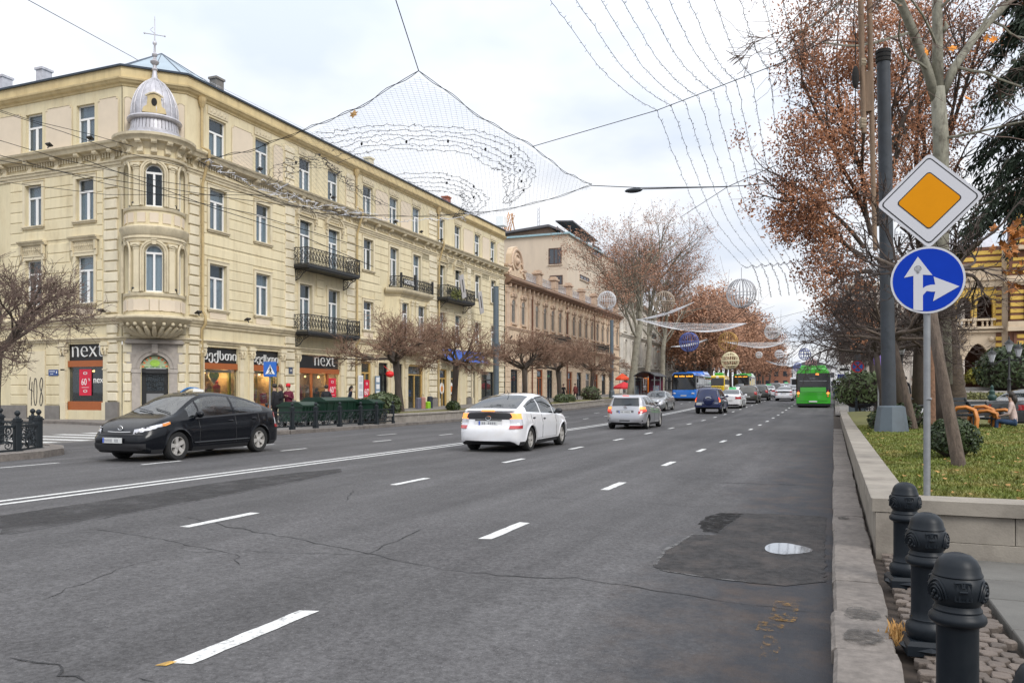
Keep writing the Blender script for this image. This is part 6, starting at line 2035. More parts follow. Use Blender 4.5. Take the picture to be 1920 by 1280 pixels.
def ad(u,v,Z=24):return at_depth(u,v,Z)-PB_
mb=MB()
mb.tube([ad(1768,720),ad(1764,420),ad(1764,260),ad(1758,165)],[.26,.22,.22,.2],12)
mb.tube([ad(1757,190),ad(1738,130),ad(1712,60,23.6),ad(1682,-10,23.2),ad(1660,-80,23)],[.16,.14,.13,.12,.1],10)
mb.tube([ad(1758,170),ad(1758,90),ad(1757,20),ad(1760,-90)],[.17,.15,.14,.12],10)
mb.tube([ad(1768,175),ad(1790,125),ad(1828,70,24.5),ad(1890,5,25),ad(1960,-60,25)],[.13,.12,.11,.1,.08],10)
mb.tube([ad(1766,60),ad(1775,50),ad(1772,40)],[.08,.07,.02],6)
M_PLANEN=mat('near_plane_bark',(.24,.23,.18),.85,var=.3,scale=8,bump=.6,bscale=25,stretch=(1,1,.5),dirt=(.07,.058,.042),dirt_scale=5,dirt_amt=1.0)
obj('trunk',mb,M_PLANEN,pl,world=False,smooth=180)
T=Tree(511)
for(u,v,Z,du,dv)in((1690,10,23,-60,-30),(1712,60,23.6,-90,10),(1740,130,24,-70,-40),(1757,20,24,60,-60),(1828,70,24.5,40,-80),(1890,5,25,-30,-60),(1790,125,24,90,30),(1660,-60,23,-120,60),(1758,90,24,-40,-90),(1764,260,24,100,0),(1860,40,25,60,30)):
 a,b=ad(u,v,Z),ad(u+du,v+dv,Z+T.r.uniform(-2,1))
 T.branch(a,b-a,(b-a).length*1.6,.045,1,4,.6,[3,3,3,3],wig=.5,seg=5,minr=.006)
tag(obj('twigs',T.wood,M_TWIG,pl,world=False),kind='stuff')
if T.thick.v:obj('limb',T.thick,M_PLANEN,pl,world=False)
def russet(name,lab,Z,blobs,n,lsz,seed,m,base_uv,trunk=True,mats=(M_BARKD,M_TWIG)):
 base=at_depth(*base_uv,Z)
 base.z=gz(base.y)+.2
 t=thing(name,lab,'tree',tuple(base))
 r=random.Random(seed)
 T=Tree(seed+1)
 tips=[]
 mean=sum((at_depth(u,v,Z)-base for u,v,ru,rv,w in blobs),Vector())/len(blobs)
 fork=Vector((mean.x*.3,mean.y*.3,mean.z*.55))
 if trunk:T.thick.tube([(0,0,-.3),tuple(fork*.5),tuple(fork)],[.3,.25,.2],9)
 cl=[]
 for u,v,ru,rv,w in blobs:
  c=at_depth(u,v,Z)-base
  rad_=ru*Z/F
  rvz=rv*Z/F
  n_b=max(3,int(w))
  st=fork.lerp(c,.25)if trunk else c+Vector((r.uniform(.3,1.2),0,r.uniform(.5,1.2)))
  T.branch(st,c-st,(c-st).length*(.95 if trunk else 1.3),.1 if trunk else.02,0,3,.55,[4,4,3],wig=.35,seg=5,minr=.008,ratio=(.35,.6))
  for k in range(int(4.5*w)):
   q=Vector((r.gauss(0,.55),r.gauss(0,.55),r.gauss(0,.55)))
   cl.append((c+Vector((q.x*rad_,q.y*rad_*1.2,q.z*rvz)),q))
 lv=leaf_cloud(cl,n,lsz,.24*Z/30,r,droop=.25)
 if T.thick.v:obj('trunk',T.thick,mats[0],t,world=False,smooth=180)
 tag(obj('twigs',T.wood,mats[1],t,world=False),kind='stuff')
 tag(obj('crown',lv,m,t,world=False),kind='stuff')
 return t
russet('russet_tree','tall russet-leaved tree behind the dark lamp column',34,[(1540,120,80,70,8),(1560,230,90,80,9),(1510,320,70,70,8),(1600,60,80,60,7),(1620,160,70,80,7),(1530,420,80,60,8),(1610,320,80,80,7),(1480,385,50,50,5),(1570,500,70,50,6),(1650,90,70,80,6),(1690,190,60,80,6),(1590,570,60,40,4)],33000,.085,601,M_LEAFR,(1690,770))
russet('russet_tree','russet-leaved tree whose crown shows between the forked plane limbs',37,[(1720,80,60,80,7),(1740,220,60,80,7),(1810,120,70,90,6),(1700,330,60,60,6),(1830,30,80,50,5),(1680,20,60,50,5),(1790,260,50,60,3)],17000,.085,607,M_LEAFR,(1720,770))
russet('russet_tree','thin bare-tipped tree reaching in at the top above the string lights',19,[(1500,15,45,35,5),(1540,-20,70,40,6),(1590,-40,80,50,6),(1480,50,35,30,3),(1640,-60,60,60,6)],1800,.045,613,M_LEAFR,(1850,760),trunk=False)
t=thing('oak_sprig','sprig of large orange-brown leaves hanging in at the right edge by the striped facade','branch',tuple(at_depth(1905,440,13)))
b0=Vector(t.location)
mb=MB();mb.tube([at_depth(1990,430,13)-b0,at_depth(1940,440,13)-b0,at_depth(1900,450,13)-b0,at_depth(1865,470,13)-b0],[.02,.016,.012,.005],5)
mb.tube([at_depth(1940,440,13)-b0,at_depth(1920,500,13)-b0,at_depth(1890,545,13)-b0],[.014,.01,.004],5);obj('twig',mb,M_TWIG,t,world=False)
r=random.Random(3)
for k in range(34):
 u,v=(r.gauss(1902,20),r.gauss(448,18))if k<22 else(r.gauss(1905,16),r.gauss(520,22))
 c=at_depth(u,v,13+r.gauss(0,.15))-b0
 mb=MB();s=r.uniform(.05,.09)
 M_=Matrix.Rotation(r.uniform(0,6),4,'Z')@Matrix.Rotation(r.uniform(.6,1.8),4,'X')
 mb.M=Matrix.Translation(c)@M_
 o_=[(0,-1.1),(.35,-.5),(.9,-.5),(.6,0),(1.0,.5),(.4,.45),(0,1.1),(-.4,.45),(-1.0,.5),(-.6,0),(-.9,-.5),(-.35,-.5)]
 mb.add([(0,0,.25*s)]+[(x*s,y*s,-.1*s*abs(x))for x,y in o_],[(0,1+q,1+(q+1)%12)for q in range(12)])
 obj('leaf',mb,mat('oak_leaf',(.36,.13,.025),.7,var=.5,scale=9),t,world=False)
for k,(u,v,Z)in enumerate(((1786,91,22),(1737,97,22),(1849,72,22),(1862,74,22),(1815,184,22),(1652,481,26))):
 mb=MB();c=at_depth(u,v,Z)
 mb.M=Matrix.Translation(c)@Matrix.Rotation(k,4,'Z')@Matrix.Rotation(1.1+.3*k,4,'X')
 mb.add([(0,0,.03)]+[(.13*x,.13*y,0)for x,y in o_],[(0,1+q,1+(q+1)%12)for q in range(12)])
 tag(obj('single_leaf',mb,mat('orange_leaf',(.75,.27,.02),.7,var=.2)),'orange leaf, %s from the top left among the twigs on the right'%ORD[k],'leaf','orange leaves caught in the twigs')
cf=thing('conifer','dark green spruce with drooping boughs at the right edge above the striped building','tree',(8.9,40.7,.6))
r=random.Random(9)
mb=MB();mb.tube([(0,0,0),(0,0,10),(0,0,22)],[.35,.25,.04],8);obj('trunk',mb,M_BARKD,cf,world=False)
nb,tw=MB(),MB()
for k in range(150):
 z=8.8+13*(k/150)
 a=r.uniform(0,2*PI)
 L_=(4.7-(z-7.5)*.24)*r.uniform(.8,1.1)
 pts=[Vector((math.cos(a)*L_*q,math.sin(a)*L_*q,z+.35*L_*q*(1-q)*2-.5*L_*q*q*.9))for q in(0,.25,.5,.75,1)]
 tw.tube(pts,[.05,.04,.03,.02,.008],3,cap=False)
 for q in range(210):
  t_=r.uniform(.2,1)
  i=min(3,int(t_*4));c=pts[i].lerp(pts[i+1],t_*4-i)+Vector((r.gauss(0,.12),r.gauss(0,.12),-r.random()*.45))
  d=Vector((math.cos(a)*.4+r.gauss(0,.5),math.sin(a)*.4+r.gauss(0,.5),-.9)).normalized()*r.uniform(.2,.45)
  b_=d.orthogonal().normalized()*.055
  nb.add([c,c+d*.5+b_,c+d,c+d*.5-b_],[(0,1,2,3)])
tag(obj('crown',nb,M_NEEDLE,cf,world=False),kind='stuff');tag(obj('boughs',tw,M_BARKD,cf,world=False),kind='stuff')
# --- shrubs
def shrub(name,lab,loc,rx,ry,rz_,n,lsz,m,seed,group=None,core=True):
 t=thing(name,lab,'shrub',loc,0,group)
 r=random.Random(seed)
 mb=MB()
 for k in range(n):
  d=Vector((r.gauss(0,1),r.gauss(0,1),r.gauss(0,1))).normalized()
  if d.z<-.55:d.z=-d.z
  rr_=r.uniform(.72,1.04)*(1+.1*noise.noise(d*2.3+Vector((seed,0,0))))
  c=Vector((d.x*rx*rr_,d.y*ry*rr_,rz_*(1+d.z*rr_)))
  nn=(d+Vector((r.gauss(0,.6),r.gauss(0,.6),r.gauss(0,.6)))).normalized()
  a=nn.orthogonal().normalized();a.rotate(Matrix.Rotation(r.uniform(0,6),3,nn));b=nn.cross(a)
  s=lsz*r.uniform(.6,1.3)
  mb.add([c-a*s,c+b*s*.5,c+a*s,c-b*s*.5],[(0,1,2,3)])
 tag(obj('leaves',mb,m,t,world=False),kind='stuff')
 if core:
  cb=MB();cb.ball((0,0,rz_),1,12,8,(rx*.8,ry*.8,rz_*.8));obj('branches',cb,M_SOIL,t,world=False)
  st=MB();st.tube([(0,0,-.1),(0,0,rz_)],.06,6);obj('stem',st,M_BARKD,t,world=False)
 return t
shrub('round_shrub','dark green round clipped shrub behind the lean tree on the lawn',(1.66,13.6,gz(13)+.43),.37,.37,.33,4200,.03,M_LEAFG,1)
M_LEAFL=mat('laurel_leaf',(.075,.1,.04),.5,var=.5,scale=5)
p=on_x(716,770,-20.2);shrub('round_bush','large round grey-green bush behind the end of the iron fence',(-20.2,p.y,.15),.95,.95,.62,2600,.085,M_LEAFL,2)
for k,(u,v,X,s,lab)in enumerate(((850,762,-19.6,.38,'small round clipped bush under the second pollarded tree'),(1068,748,-20,.5,'small green bush by the dark-clad walker before the tan palace'),(1052,750,-19.8,.6,'low green bush left of the dark-clad walker'),(1108,740,-19.8,.95,'big round dark bush left of the red parasols'))):
 p=on_x(u,v,X);shrub('clipped_bush',lab,(X,p.y,p.z-s*.8),s,s,s*.8,900,.09,M_LEAFL if k else M_LEAFG,10+k)
p=at_depth(1612,725,47);shrub('garden_shrub','light green shrub behind the no-stopping sign column',(p.x,p.y,.2),1.5,1.5,1.25,1800,.13,mat('sage_leaf',(.1,.14,.05),.6,var=.5,scale=4),21)
p=at_depth(1885,690,50);shrub('dark_magnolia','big dark evergreen bush in front of the striped building',(p.x+.6,p.y,.9),2.3,2.3,1.75,5000,.14,M_LEAFG,22)
p=at_depth(1810,690,60);shrub('yellowing_shrub','yellow-green shrub before the opera arch opening',(p.x+.9,p.y,1.7),1.1,.8,.8,700,.13,mat('yellow_leaf',(.2,.19,.03),.6,var=.5,scale=3),23,core=False)
for k,(u,v,Z,s)in enumerate(((1652,790,22.5,.38),(1700,775,23,.5),(1680,800,21.8,.35))):
 p=at_depth(u,v,Z);shrub('low_shrub',('low dark shrub left of the big column base','low dark shrub right of the big column base','small shrub tucked behind the big column base')[k],(p.x,p.y,gz(p.y)+.35),s,s,s*.9,900,.05,M_LEAFG,30+k)
p=at_depth(1880,735,44);shrub('ground_cover','pale green low planting on the terrace beside the opera bush',(p.x-.8,p.y,.8),2.4,1.2,.3,1400,.1,mat('olive_leaf',(.15,.15,.05),.7,var=.5,scale=4),41,core=False)
# ------ vehicles
def pchip(xs,ys):
 n=len(xs)
 h=[xs[i+1]-xs[i]for i in range(n-1)]
 d=[(ys[i+1]-ys[i])/h[i]for i in range(n-1)]
 m=[d[0]]+[0 if d[i-1]*d[i]<=0 else 2*d[i-1]*d[i]/(d[i-1]+d[i])for i in range(1,n-1)]+[d[-1]]
 def f(x):
  if x<=xs[0]:return ys[0]
  if x>=xs[-1]:return ys[-1]
  i=0
  while x>xs[i+1]:i+=1
  t=(x-xs[i])/h[i]
  a,b=ys[i],ys[i+1]
  return(2*t**3-3*t*t+1)*a+(t**3-2*t*t+t)*h[i]*m[i]+(-2*t**3+3*t*t)*b+(t**3-t*t)*h[i]*m[i+1]
 return f
def paint_mat(name,c,rough=.25,metal=0.0,coat=1.0,dirt=None):
 m=mat(name,c,rough,metal,var=.03,scale=3,coat=coat,dirt=dirt,dirt_scale=1.5,dirt_amt=.35)
 return m
M_TYRE=mat('tyre_rubber',(.018,.018,.018),.85,var=.2)
M_RIM=mat('alloy_rim',(.5,.48,.45),.4,metal=.25,var=.1)
M_CARGLASS=glass_mat('car_glass',tint=(.6,.66,.64),clear=.62,base=(.02,.025,.028),ior=2.1)
M_CARDARK=mat('car_interior',(.03,.03,.032),.8,var=.1)
M_TRIMB=mat('black_trim',(.02,.02,.022),.5,var=.05)
M_LAMPR=mat('tail_red',(.4,.012,.015),.2,var=0,coat=1)
M_LAMPW=mat('lamp_clear',(.62,.62,.65),.12,var=0,coat=1,metal=.3)
M_LAMPA=mat('lamp_amber',(.75,.24,.03),.2,var=0,coat=1)
M_LITA=mat('lit_amber',(1,.3,.07),.4,var=0,emit=1.0)
M_LITR=mat('lit_red',(1,.07,.04),.4,var=0,emit=.8)
M_PLATE=mat('number_plate',(.62,.63,.62),.5,var=.03)
M_PLATEB=mat('plate_blue',(.06,.12,.5),.5,var=0)
M_CHROME=mat('chrome',(.6,.6,.6),.15,metal=1,var=0)
def wheel_parts(R,w,spokes=7,name='wheel'):
 ty=MB()
 prof=[(R*.66,-w*.42),(R*.7,-w*.5),(R*.93,-w*.5),(R,-w*.34),(R,w*.34),(R*.93,w*.5),(R*.7,w*.5),(R*.66,w*.42)]
 ty.lathe(prof,26,cap=False)
 ri=MB()
 ri.lathe([(R*.68,-w*.3),(R*.68,w*.4),(R*.62,w*.43),(R*.6,w*.3),(R*.6,w*.06)],22,cap=False)
 for k in range(spokes):
  a=2*PI*k/spokes
  c,s=math.cos(a),math.sin(a)
  q=R*.62
  pts=[]
  for rr_,ww,zz_ in((R*.1,.035,w*.3),(q,.05,w*.4)):
   pts+=[(c*rr_-s*ww,s*rr_+c*ww,zz_),(c*rr_+s*ww,s*rr_-c*ww,zz_)]
  pts+=[(p[0],p[1],p[2]-.05)for p in pts]
  ri.add(pts,[(0,1,3,2),(0,2,6,4),(1,5,7,3),(2,3,7,6)])
 ri.lathe([(R*.2,w*.2),(R*.2,w*.36),(R*.1,w*.4),(0,w*.4)],12,cap=False)
 hub=MB();hub.lathe([(0,w*.05),(R*.6,w*.05),(R*.6,-.02)],18)
 return ty.mesh('tyre',M_TYRE,50),ri.mesh('rim',M_RIM,35),hub.mesh('brake',M_TRIMB)
WHEELS={}
def add_wheel(par,x,y,R,w,spokes):
 key=(R,w,spokes)
 if key not in WHEELS:WHEELS[key]=wheel_parts(R,w,spokes)
 t,r,h=WHEELS[key]
 s=1 if x>0 else-1
 M=Matrix.Translation((x,y,R-.006))@Matrix.Rotation(s*PI/2,4,'Y')@Matrix.Rotation(RN.uniform(0,1),4,'Z')
 o=obj('wheel',h,None,par,world=False,M=M)
 obj('tyre',t,None,o,world=False);obj('rim',r,None,o,world=False)
def make_car(name,label,body_mat,spec,loc,rz,cat='car',group=None,mats=None,extra=None):
 S=spec
 L,W=S['L'],S['W']/2
 root=thing(name,label,cat,loc,rz,group)
 top=pchip(*zip(*S['top']));sh_=pchip(*zip(*S['shoulder']));pw=pchip(*zip(*S['plan']))
 zb0=S['zb'];R=S['R'];wa=S['arch'];ax=S['axles']
 ys=set()
 n=46
 for i in range(n+1):ys.add(round(-L/2+.1+(L-.2)*i/n,3))
 for q in(0,.015,.04,.07):ys.add(round(-L/2+q,3));ys.add(round(L/2-q,3))
 for c in ax:
  for k in range(11):ys.add(round(c+wa*math.cos(PI*(k+.0)/10*.94+.1),3))
 marks=[a for w_ in S['windows']for a in w_]+list(S['doors'])+list(S['wind'])+list(S['rear'])
 marks=[q for q in marks if-L/2<q<L/2]
 ys=sorted(y for y in ys if not any(abs(y-m_)<.025 for m_ in marks))
 ys=sorted(set(ys)|set(marks))
 NS=7
 secs=[]
 for y in ys:
  zt=top(y);zs=min(sh_(y),zt-.012);w=W*pw(y)
  za=zb0
  e=S.get('endlift',.12)
  dend=min(y+L/2,L/2-y)
  if dend<.3:za+=e*(1-dend/.3)**2
  arch=False
  for c in ax:
   q=wa*wa-(y-c)**2
   if q>0:
    zz_=R+math.sqrt(q)-.02
    if zz_>za:za=zz_;arch=True
  h=zt-zs
  pts=[(0,za),(w-.14,za),(w-(.0 if arch else.05),za+.001)]
  z0=max(za+.012,zb0+.1)
  for k in range(NS):
   t=k/(NS-1)
   z=z0+(zs-.03-z0)*t
   tt=(z-zb0)/max(.1,zs-zb0)
   bul=S.get('bulge',.03)*math.sin(min(1,max(0,tt))*PI)-.05*max(0,tt-.75)*2+(.012 if abs(tt-.72)<.06 else 0)
   pts.append((w-.02+bul+(.02 if arch and k==0 else 0),max(z,za+.004+.002*k)))
  pts.append((w-.05,zs))
  wr=w-.075-h*S.get('tumble',.36)
  pts.append((w-.07,zs+min(.02,h*.3)))
  pts.append((w-.075-h*S.get('tumble',.36)*.45,zs+h*.5))
  pts.append((wr,zt-min(.1,h*.35)))
  pts.append((wr-.06,zt-min(.035,h*.15)))
  pts.append((wr*.6,zt-.004));pts.append((0,zt+.004))
  secs.append(pts)
 m=len(secs[0]);J_S=3;J_G=3+NS+1
 parts={}
 def put(key,quad):
  parts.setdefault(key,MB()).add(quad,[(0,1,2,3)])
 cls=S['cls']
 shape=S.get('shape')
 def V(i,j,s):
  x,z=secs[i][j]
  y=ys[i]
  if shape:y=shape(y,z,x)
  return Vector((x*s,y,z))
 for i in range(len(ys)-1):
  for j in range(m-1):
   for s in(-1,1):
    q=[V(i,j,s),V(i+1,j,s),V(i+1,j+1,s),V(i,j+1,s)]
    if s<0:q.reverse()
    c=(q[0]+q[1]+q[2]+q[3])/4
    ym=(ys[i]+ys[i+1])/2
    key=None
    if j<=1:key='underbody'
    elif J_G+0<j+1<=J_G+2 and any(a<=ym<=b for a,b in S['windows'])and secs[i][-1][1]-secs[i][J_G][1]>.1 or(j==J_G and False):
     k=[kk for kk,(a,b)in enumerate(S['windows'])if a<=ym<=b][0]
     key='window%d%+d'%(k,s)
    elif j>=J_G+2 and S['wind'][0]<=ym<=S['wind'][1]and j>=J_G+3:key='windscreen'
    elif j>=J_G+3 and S['rear'][0]<=ym<=S['rear'][1]:key='rear_window'
    else:
     key=cls(abs(c.x),ym,c.z,j-J_S,False)
     if key=='body'and J_S<=j<J_G:
      for k,(a,b)in enumerate(zip(S['doors'],S['doors'][1:])):
       if a<=ym<=b and c.z>zb0+.12:key='door%d%+d'%(k,s)
    put(key,q)
 fr=[-1,-.9,-.75,-.55,-.3,0,.3,.55,.75,.9,1]
 for e,i in((-1,0),(1,len(ys)-1)):
  for j in range(m-1):
   for a,b in zip(fr,fr[1:]):
    bow=lambda f:S.get('bow',.05)*(1-f*f)*e
    q=[]
    for f,jj in((a,j),(b,j),(b,j+1),(a,j+1)):
     x,z=secs[i][jj]
     y=ys[i]
     if shape:y=shape(y,z,x*abs(f))
     q.append(Vector((x*f,y+bow(f),z)))
    c=sum(q,Vector())/4
    put(cls(abs(c.x),ys[i],c.z,j-J_S,True),q if e<0 else q[::-1])
 names={'body':('body',body_mat),'underbody':('underbody',M_TRIMB),'windscreen':('windscreen',M_CARGLASS),'rear_window':('rear_window',M_CARGLASS),'tail':('tail_light',M_LAMPR),'tailw':('tail_light',M_LAMPW),'taila':('tail_light',M_LITA),'tailr':('tail_light',M_LITR),'head':('headlight',M_LAMPW),'heada':('indicator',M_LAMPA),'black':('trim_panel',M_TRIMB),'bumper':('bumper',body_mat)}
 if mats:names.update(mats)
 for key,mb in parts.items():
  if key.startswith('window')and key!='windscreen'and key[6].isdigit():nm,mm='window',M_CARGLASS
  elif key.startswith('door')and key[4].isdigit():nm,mm='door',body_mat
  else:nm,mm=names[key]
  if nm in('tail_light','headlight','indicator'):
   for sgn in(-1,1):
    sub=MB()
    for f in mb.f:
     if sum(mb.v[k_][0]for k_ in f)*sgn>0:sub.add([mb.v[k_]for k_ in f],[(0,1,2,3)])
    if sub.v:obj(nm,weld(sub,nm,mm),None,root,world=False)
  else:
   o=obj(nm,weld(mb,nm,mm),None,root,world=False)
 for c in ax:
  for s in(-1,1):add_wheel(root,s*(W-S.get('ww',.2)*.5-.015),c,R,S.get('ww',.2),S.get('spokes',7))
 def surf(y,z,s):
  best=min(range(len(ys)),key=lambda i:abs(ys[i]-y))
  sc_=secs[best]
  for j in range(J_S,m-2):
   if sc_[j][1]<=z<=sc_[j+1][1]+1e-6:
    t=(z-sc_[j][1])/max(1e-6,sc_[j+1][1]-sc_[j][1])
    return Vector(((sc_[j][0]+(sc_[j+1][0]-sc_[j][0])*t)*s,y,z))
  return Vector((sc_[J_G][0]*s,y,z))
 def wrap(e,z0,z1,x_in,y_out,nm,m,nrow=4,off=.012,both=True,n=18):
  def outline(z,s):
   rng_=range(len(ys))if e<0 else range(len(ys)-1,-1,-1)
   pts=[]
   i0=0 if e<0 else len(ys)-1
   q=surf(ys[i0],z,s);xe=abs(q.x)
   for f in[k/8 for k in range(9)]:
    x=xe*f
    yy=ys[i0]
    if shape:yy=shape(yy,z,x)
    pts.append(Vector((x*s,yy+S.get('bow',.05)*(1-f*f)*e,z)))
   for i in rng_:
    if i==i0:continue
    if abs(ys[i]-ys[i0])>1.2:break
    q=surf(ys[i],z,s)
    yy=shape(ys[i],z,abs(q.x))if shape else ys[i]
    pts.append(Vector((q.x,yy,z)))
   return pts
  for s in((-1,1)if both else(0,)):
   def row(z,t0):
    pts=outline(z,s or 1)
    keep=[p for p in pts if abs(p.x)>=x_in-.02 and(y_out is None and abs(p.x)<=t0 or y_out is not None and(p.y<=y_out if e<0 else p.y>=y_out))]
    if len(keep)<2:keep=pts[:2]
    d=[0]
    for a,b in zip(keep,keep[1:]):d.append(d[-1]+(b-a).length)
    out=[]
    for k in range(n+1):
     t=d[-1]*k/n
     j=max(q for q in range(len(d))if d[q]<=t+1e-9);j=min(j,len(keep)-2)
     f=(t-d[j])/max(1e-6,d[j+1]-d[j])
     out.append(keep[j].lerp(keep[j+1],f))
    return out
   f0=z0 if callable(z0)else(lambda t,a=z0:a)
   f1=z1 if callable(z1)else(lambda t,a=z1:a)
   def pt(u,v):
    z=f0(u)+(f1(u)-f0(u))*v
    r_=row(z,x_in)
    k=min(n-1,int(u*n));p=r_[k].lerp(r_[k+1],u*n-k)
    o_=Vector((p.x*.9,e*.8,0)).normalized()*off
    return p+o_
   mb=MB();mb.grid(pt,n,nrow)
   obj(nm,mb,m,root,world=False,smooth=60)
 if S.get('wraps'):
  for a in S['wraps']:wrap(*a)
 if S.get('detail',1):
  se=MB()
  for s in(-1,1):
   for y in S['doors']:
    z1=sh_(y)-.02
    lo=zb0+.14
    for c in ax:
     q=(wa+.03)**2-(y-c)**2
     if q>0:lo=max(lo,R+math.sqrt(q)+.02)
    se.tube([surf(y,lo+(z1-lo)*k/6,s)for k in range(7)],.006,4)
   se.tube([surf(S['doors'][0]+(S['doors'][-1]-S['doors'][0])*k/10,zb0+.14,s)for k in range(11)],.005,4)
  obj('door_seam',se,M_TRIMB,root,world=False)
  for s in(-1,1):
   for a,b in zip(S['doors'],S['doors'][1:]):
    p=surf(a+.16,sh_(a+.16)-.13,s)
    hd=MB();hd.ball((p.x+s*.012,p.y+.02,p.z),1,8,6,(.022,.1,.022));obj('door_handle',hd,S.get('handle',body_mat),root,world=False,smooth=60)
   y=S['wind'][0]+(S['wind'][1]-S['wind'][0])*S.get('mirror',.45)
   p=surf(y,sh_(y)+.06,s)
   mi=MB();mi.ball((p.x+s*.14,p.y,p.z+.03),1,10,8,(.11,.075,.08));mi.tube([(p.x-s*.02,p.y+.03,p.z-.03),(p.x+s*.1,p.y,p.z)],.03,6)
   obj('mirror',mi,S.get('mirror_mat',body_mat),root,world=False,smooth=60)
  inn=MB()
  zc=sh_(0)
  for s in(-.38,.38):
   for y in(S.get('seat',0.15),S.get('seat',.15)-.85):
    inn.cbox(s-.24,y-.14,zc-.35,s+.24,y+.02,zc+.16,.05);inn.cbox(s-.12,y-.12,zc+.17,s+.12,y-.02,zc+.36,.03)
  inn.box(-W+.2,S['wind'][1]-.75,zc-.3,W-.2,S['wind'][1]-.35,zc+.02)
  inn.box(-W+.14,-L/2+.35,zb0+.05,W-.14,L/2-.6,zc-.3)
  obj('seats',inn,M_CARDARK,root,world=False)
  lathe=MB();lathe.M=Matrix.Translation((-.38,S['wind'][1]-.85,zc-.02))@Matrix.Rotation(1.2,4,'X');lathe.tube([(.18*math.cos(2*PI*k/16),.18*math.sin(2*PI*k/16),0)for k in range(17)],.015,5);obj('steering_wheel',lathe,M_TRIMB,root,world=False)
  wi=MB();yw=S['wind'][1]-.05;wi.tube([(-.1,yw+.02,top(yw)+.02),(.45,yw-.12,top(yw-.12)+.03)],.01,4);wi.tube([(-.6,yw+.02,top(yw)+.0),(-.05,yw-.12,top(yw-.12)+.03)],.01,4);obj('wiper',wi,M_TRIMB,root,world=False)
 def plate(y,z,e,tilt=0):
  pb=MB();pb.M=Matrix.Translation((0,y,z));pb.box(-.26,-.012,-.056,.26,.012,.056)
  o=obj('number_plate',pb,M_PLATE,root,world=False)
  b=MB();b.M=Matrix.Translation((0,y,z));b.box(-.255 if e<0 else.215,-.016,-.05,-.215 if e<0 else.255,.016,.05);obj('plate_band',b,M_PLATEB,o,world=False)
  b=MB();b.M=Matrix.Translation((0,y+e*.014,z))
  for k in range(7):
   if k in(2,):continue
   b.box(-.17+k*.056,-.003,-.03,-.135+k*.056,.003,.03)
  obj('plate_figures',b,mat('plate_grey',(.3,.3,.32),.6,var=.3,scale=60),o,world=False)
 for y,z,e in S.get('plates',()):plate(y,z,e)
 if extra:extra(root,surf,body_mat)
 return root
def weld(mb,name,m):
 bm=bmesh.new()
 me=mb.mesh(name,m)
 bm.from_mesh(me)
 bmesh.ops.remove_doubles(bm,verts=bm.verts,dist=.0008)
 bm.to_mesh(me);bm.free()
 me.shade_smooth();me.set_sharp_from_angle(angle=rad(42))
 return me
 #
def prius_cls(x,y,z,j,cap):
 if y>2.0 and z<.4 and z>.24 and x<.62:return 'black'
 if cap and y<0 and.86<z<1.02 and x<.6:return 'black'
 if z<.23:return 'black'
 return 'body'
P_TAIL=lambda top_:[(-1,.6,.68,.56,-1.86,'tail_light',M_LAMPR),(-1,.68,.84,.56,-1.86,'tail_light',M_LAMPW),(-1,.84,.98,.56,-1.86,'tail_light',top_)]
P_HEAD=[(1,lambda t:.6+.2*t,lambda t:.7+.15*t,.46,1.56,'headlight',M_LAMPW),(1,lambda t:.74+.06*t,lambda t:.81+.04*t,.8,1.5,'indicator',M_LAMPA,3,.018),(1,.25,.4,0,2.06,'lower_grille',M_TRIMB),(1,.58,.64,0,2.12,'upper_grille',M_TRIMB)]
WHITE_FLAG=[False]
def prius_shape(y,z,x):
 L2=2.225
 if y<-1.9:
  k=min(1,(-1.9-y)/.3)
  y+=k*(.0 if z<.6 else.11*min(1,(z-.6)/.12))
 if y>1.7:
  k=min(1,(y-1.7)/.5)
  y-=k*max(0,(z-.5))*.35+k*max(0,.35-z)*.3
 return y
PRIUS=dict(L=4.45,W=1.725,zb=.17,R=.315,ww=.2,arch=.365,axles=(-1.36,1.34),spokes=5,bow=.07,tumble=.4,top=[(-2.225,1.0),(-2.12,1.06),(-1.95,1.1),(-1.5,1.25),(-1.0,1.385),(-.5,1.465),(-.1,1.49),(.25,1.475),(.55,1.41),(1.0,1.2),(1.38,1.0),(1.7,.92),(2.0,.82),(2.15,.72),(2.225,.62)],shoulder=[(-2.225,.96),(-1.9,1.0),(-1,.97),(0,.93),(1,.89),(1.6,.84),(2.0,.74),(2.225,.58)],plan=[(-2.225,.74),(-2.17,.86),(-2.05,.93),(-1.7,.98),(-1.2,1),(1.2,1),(1.7,.97),(2.0,.9),(2.12,.82),(2.225,.68)],windows=[(-1.55,-.52),(-.44,.62),(.68,.98)],doors=(-1.32,-.48,.72),wind=(.36,1.36),rear=(-1.95,-.75),cls=prius_cls,shape=prius_shape,mirror=.42,seat=.05,plates=[])
M_BLACKP=paint_mat('black_paint',(.003,.004,.0065),.2,coat=.12)
M_BLACKP.node_tree.nodes['Principled BSDF'].inputs['Specular IOR Level'].default_value=.3
M_WHITEP=paint_mat('white_paint',(.78,.78,.8),.22,dirt=(.5,.44,.36))
M_SILVER=paint_mat('silver_paint',(.42,.42,.44),.32,.6)
M_GREYP=paint_mat('grey_paint',(.3,.31,.31),.3,.5)
M_NAVYP=paint_mat('navy_paint',(.006,.015,.085),.2)
M_DGREY=paint_mat('dark_grey_paint',(.045,.045,.042),.25,.3)
def emblem(root,y,z,r=.05):
 b=MB();b.tube([(r*1.4*math.cos(2*PI*k/14),y,z+r*math.sin(2*PI*k/14))for k in range(15)],.01,5);b.tube([(-r*.9,y,z+.02),(r*.9,y,z+.02)],.008,4);b.tube([(0,y,z-r),(0,y,z+.02)],.008,4);obj('badge',b,M_CHROME,root,world=False)
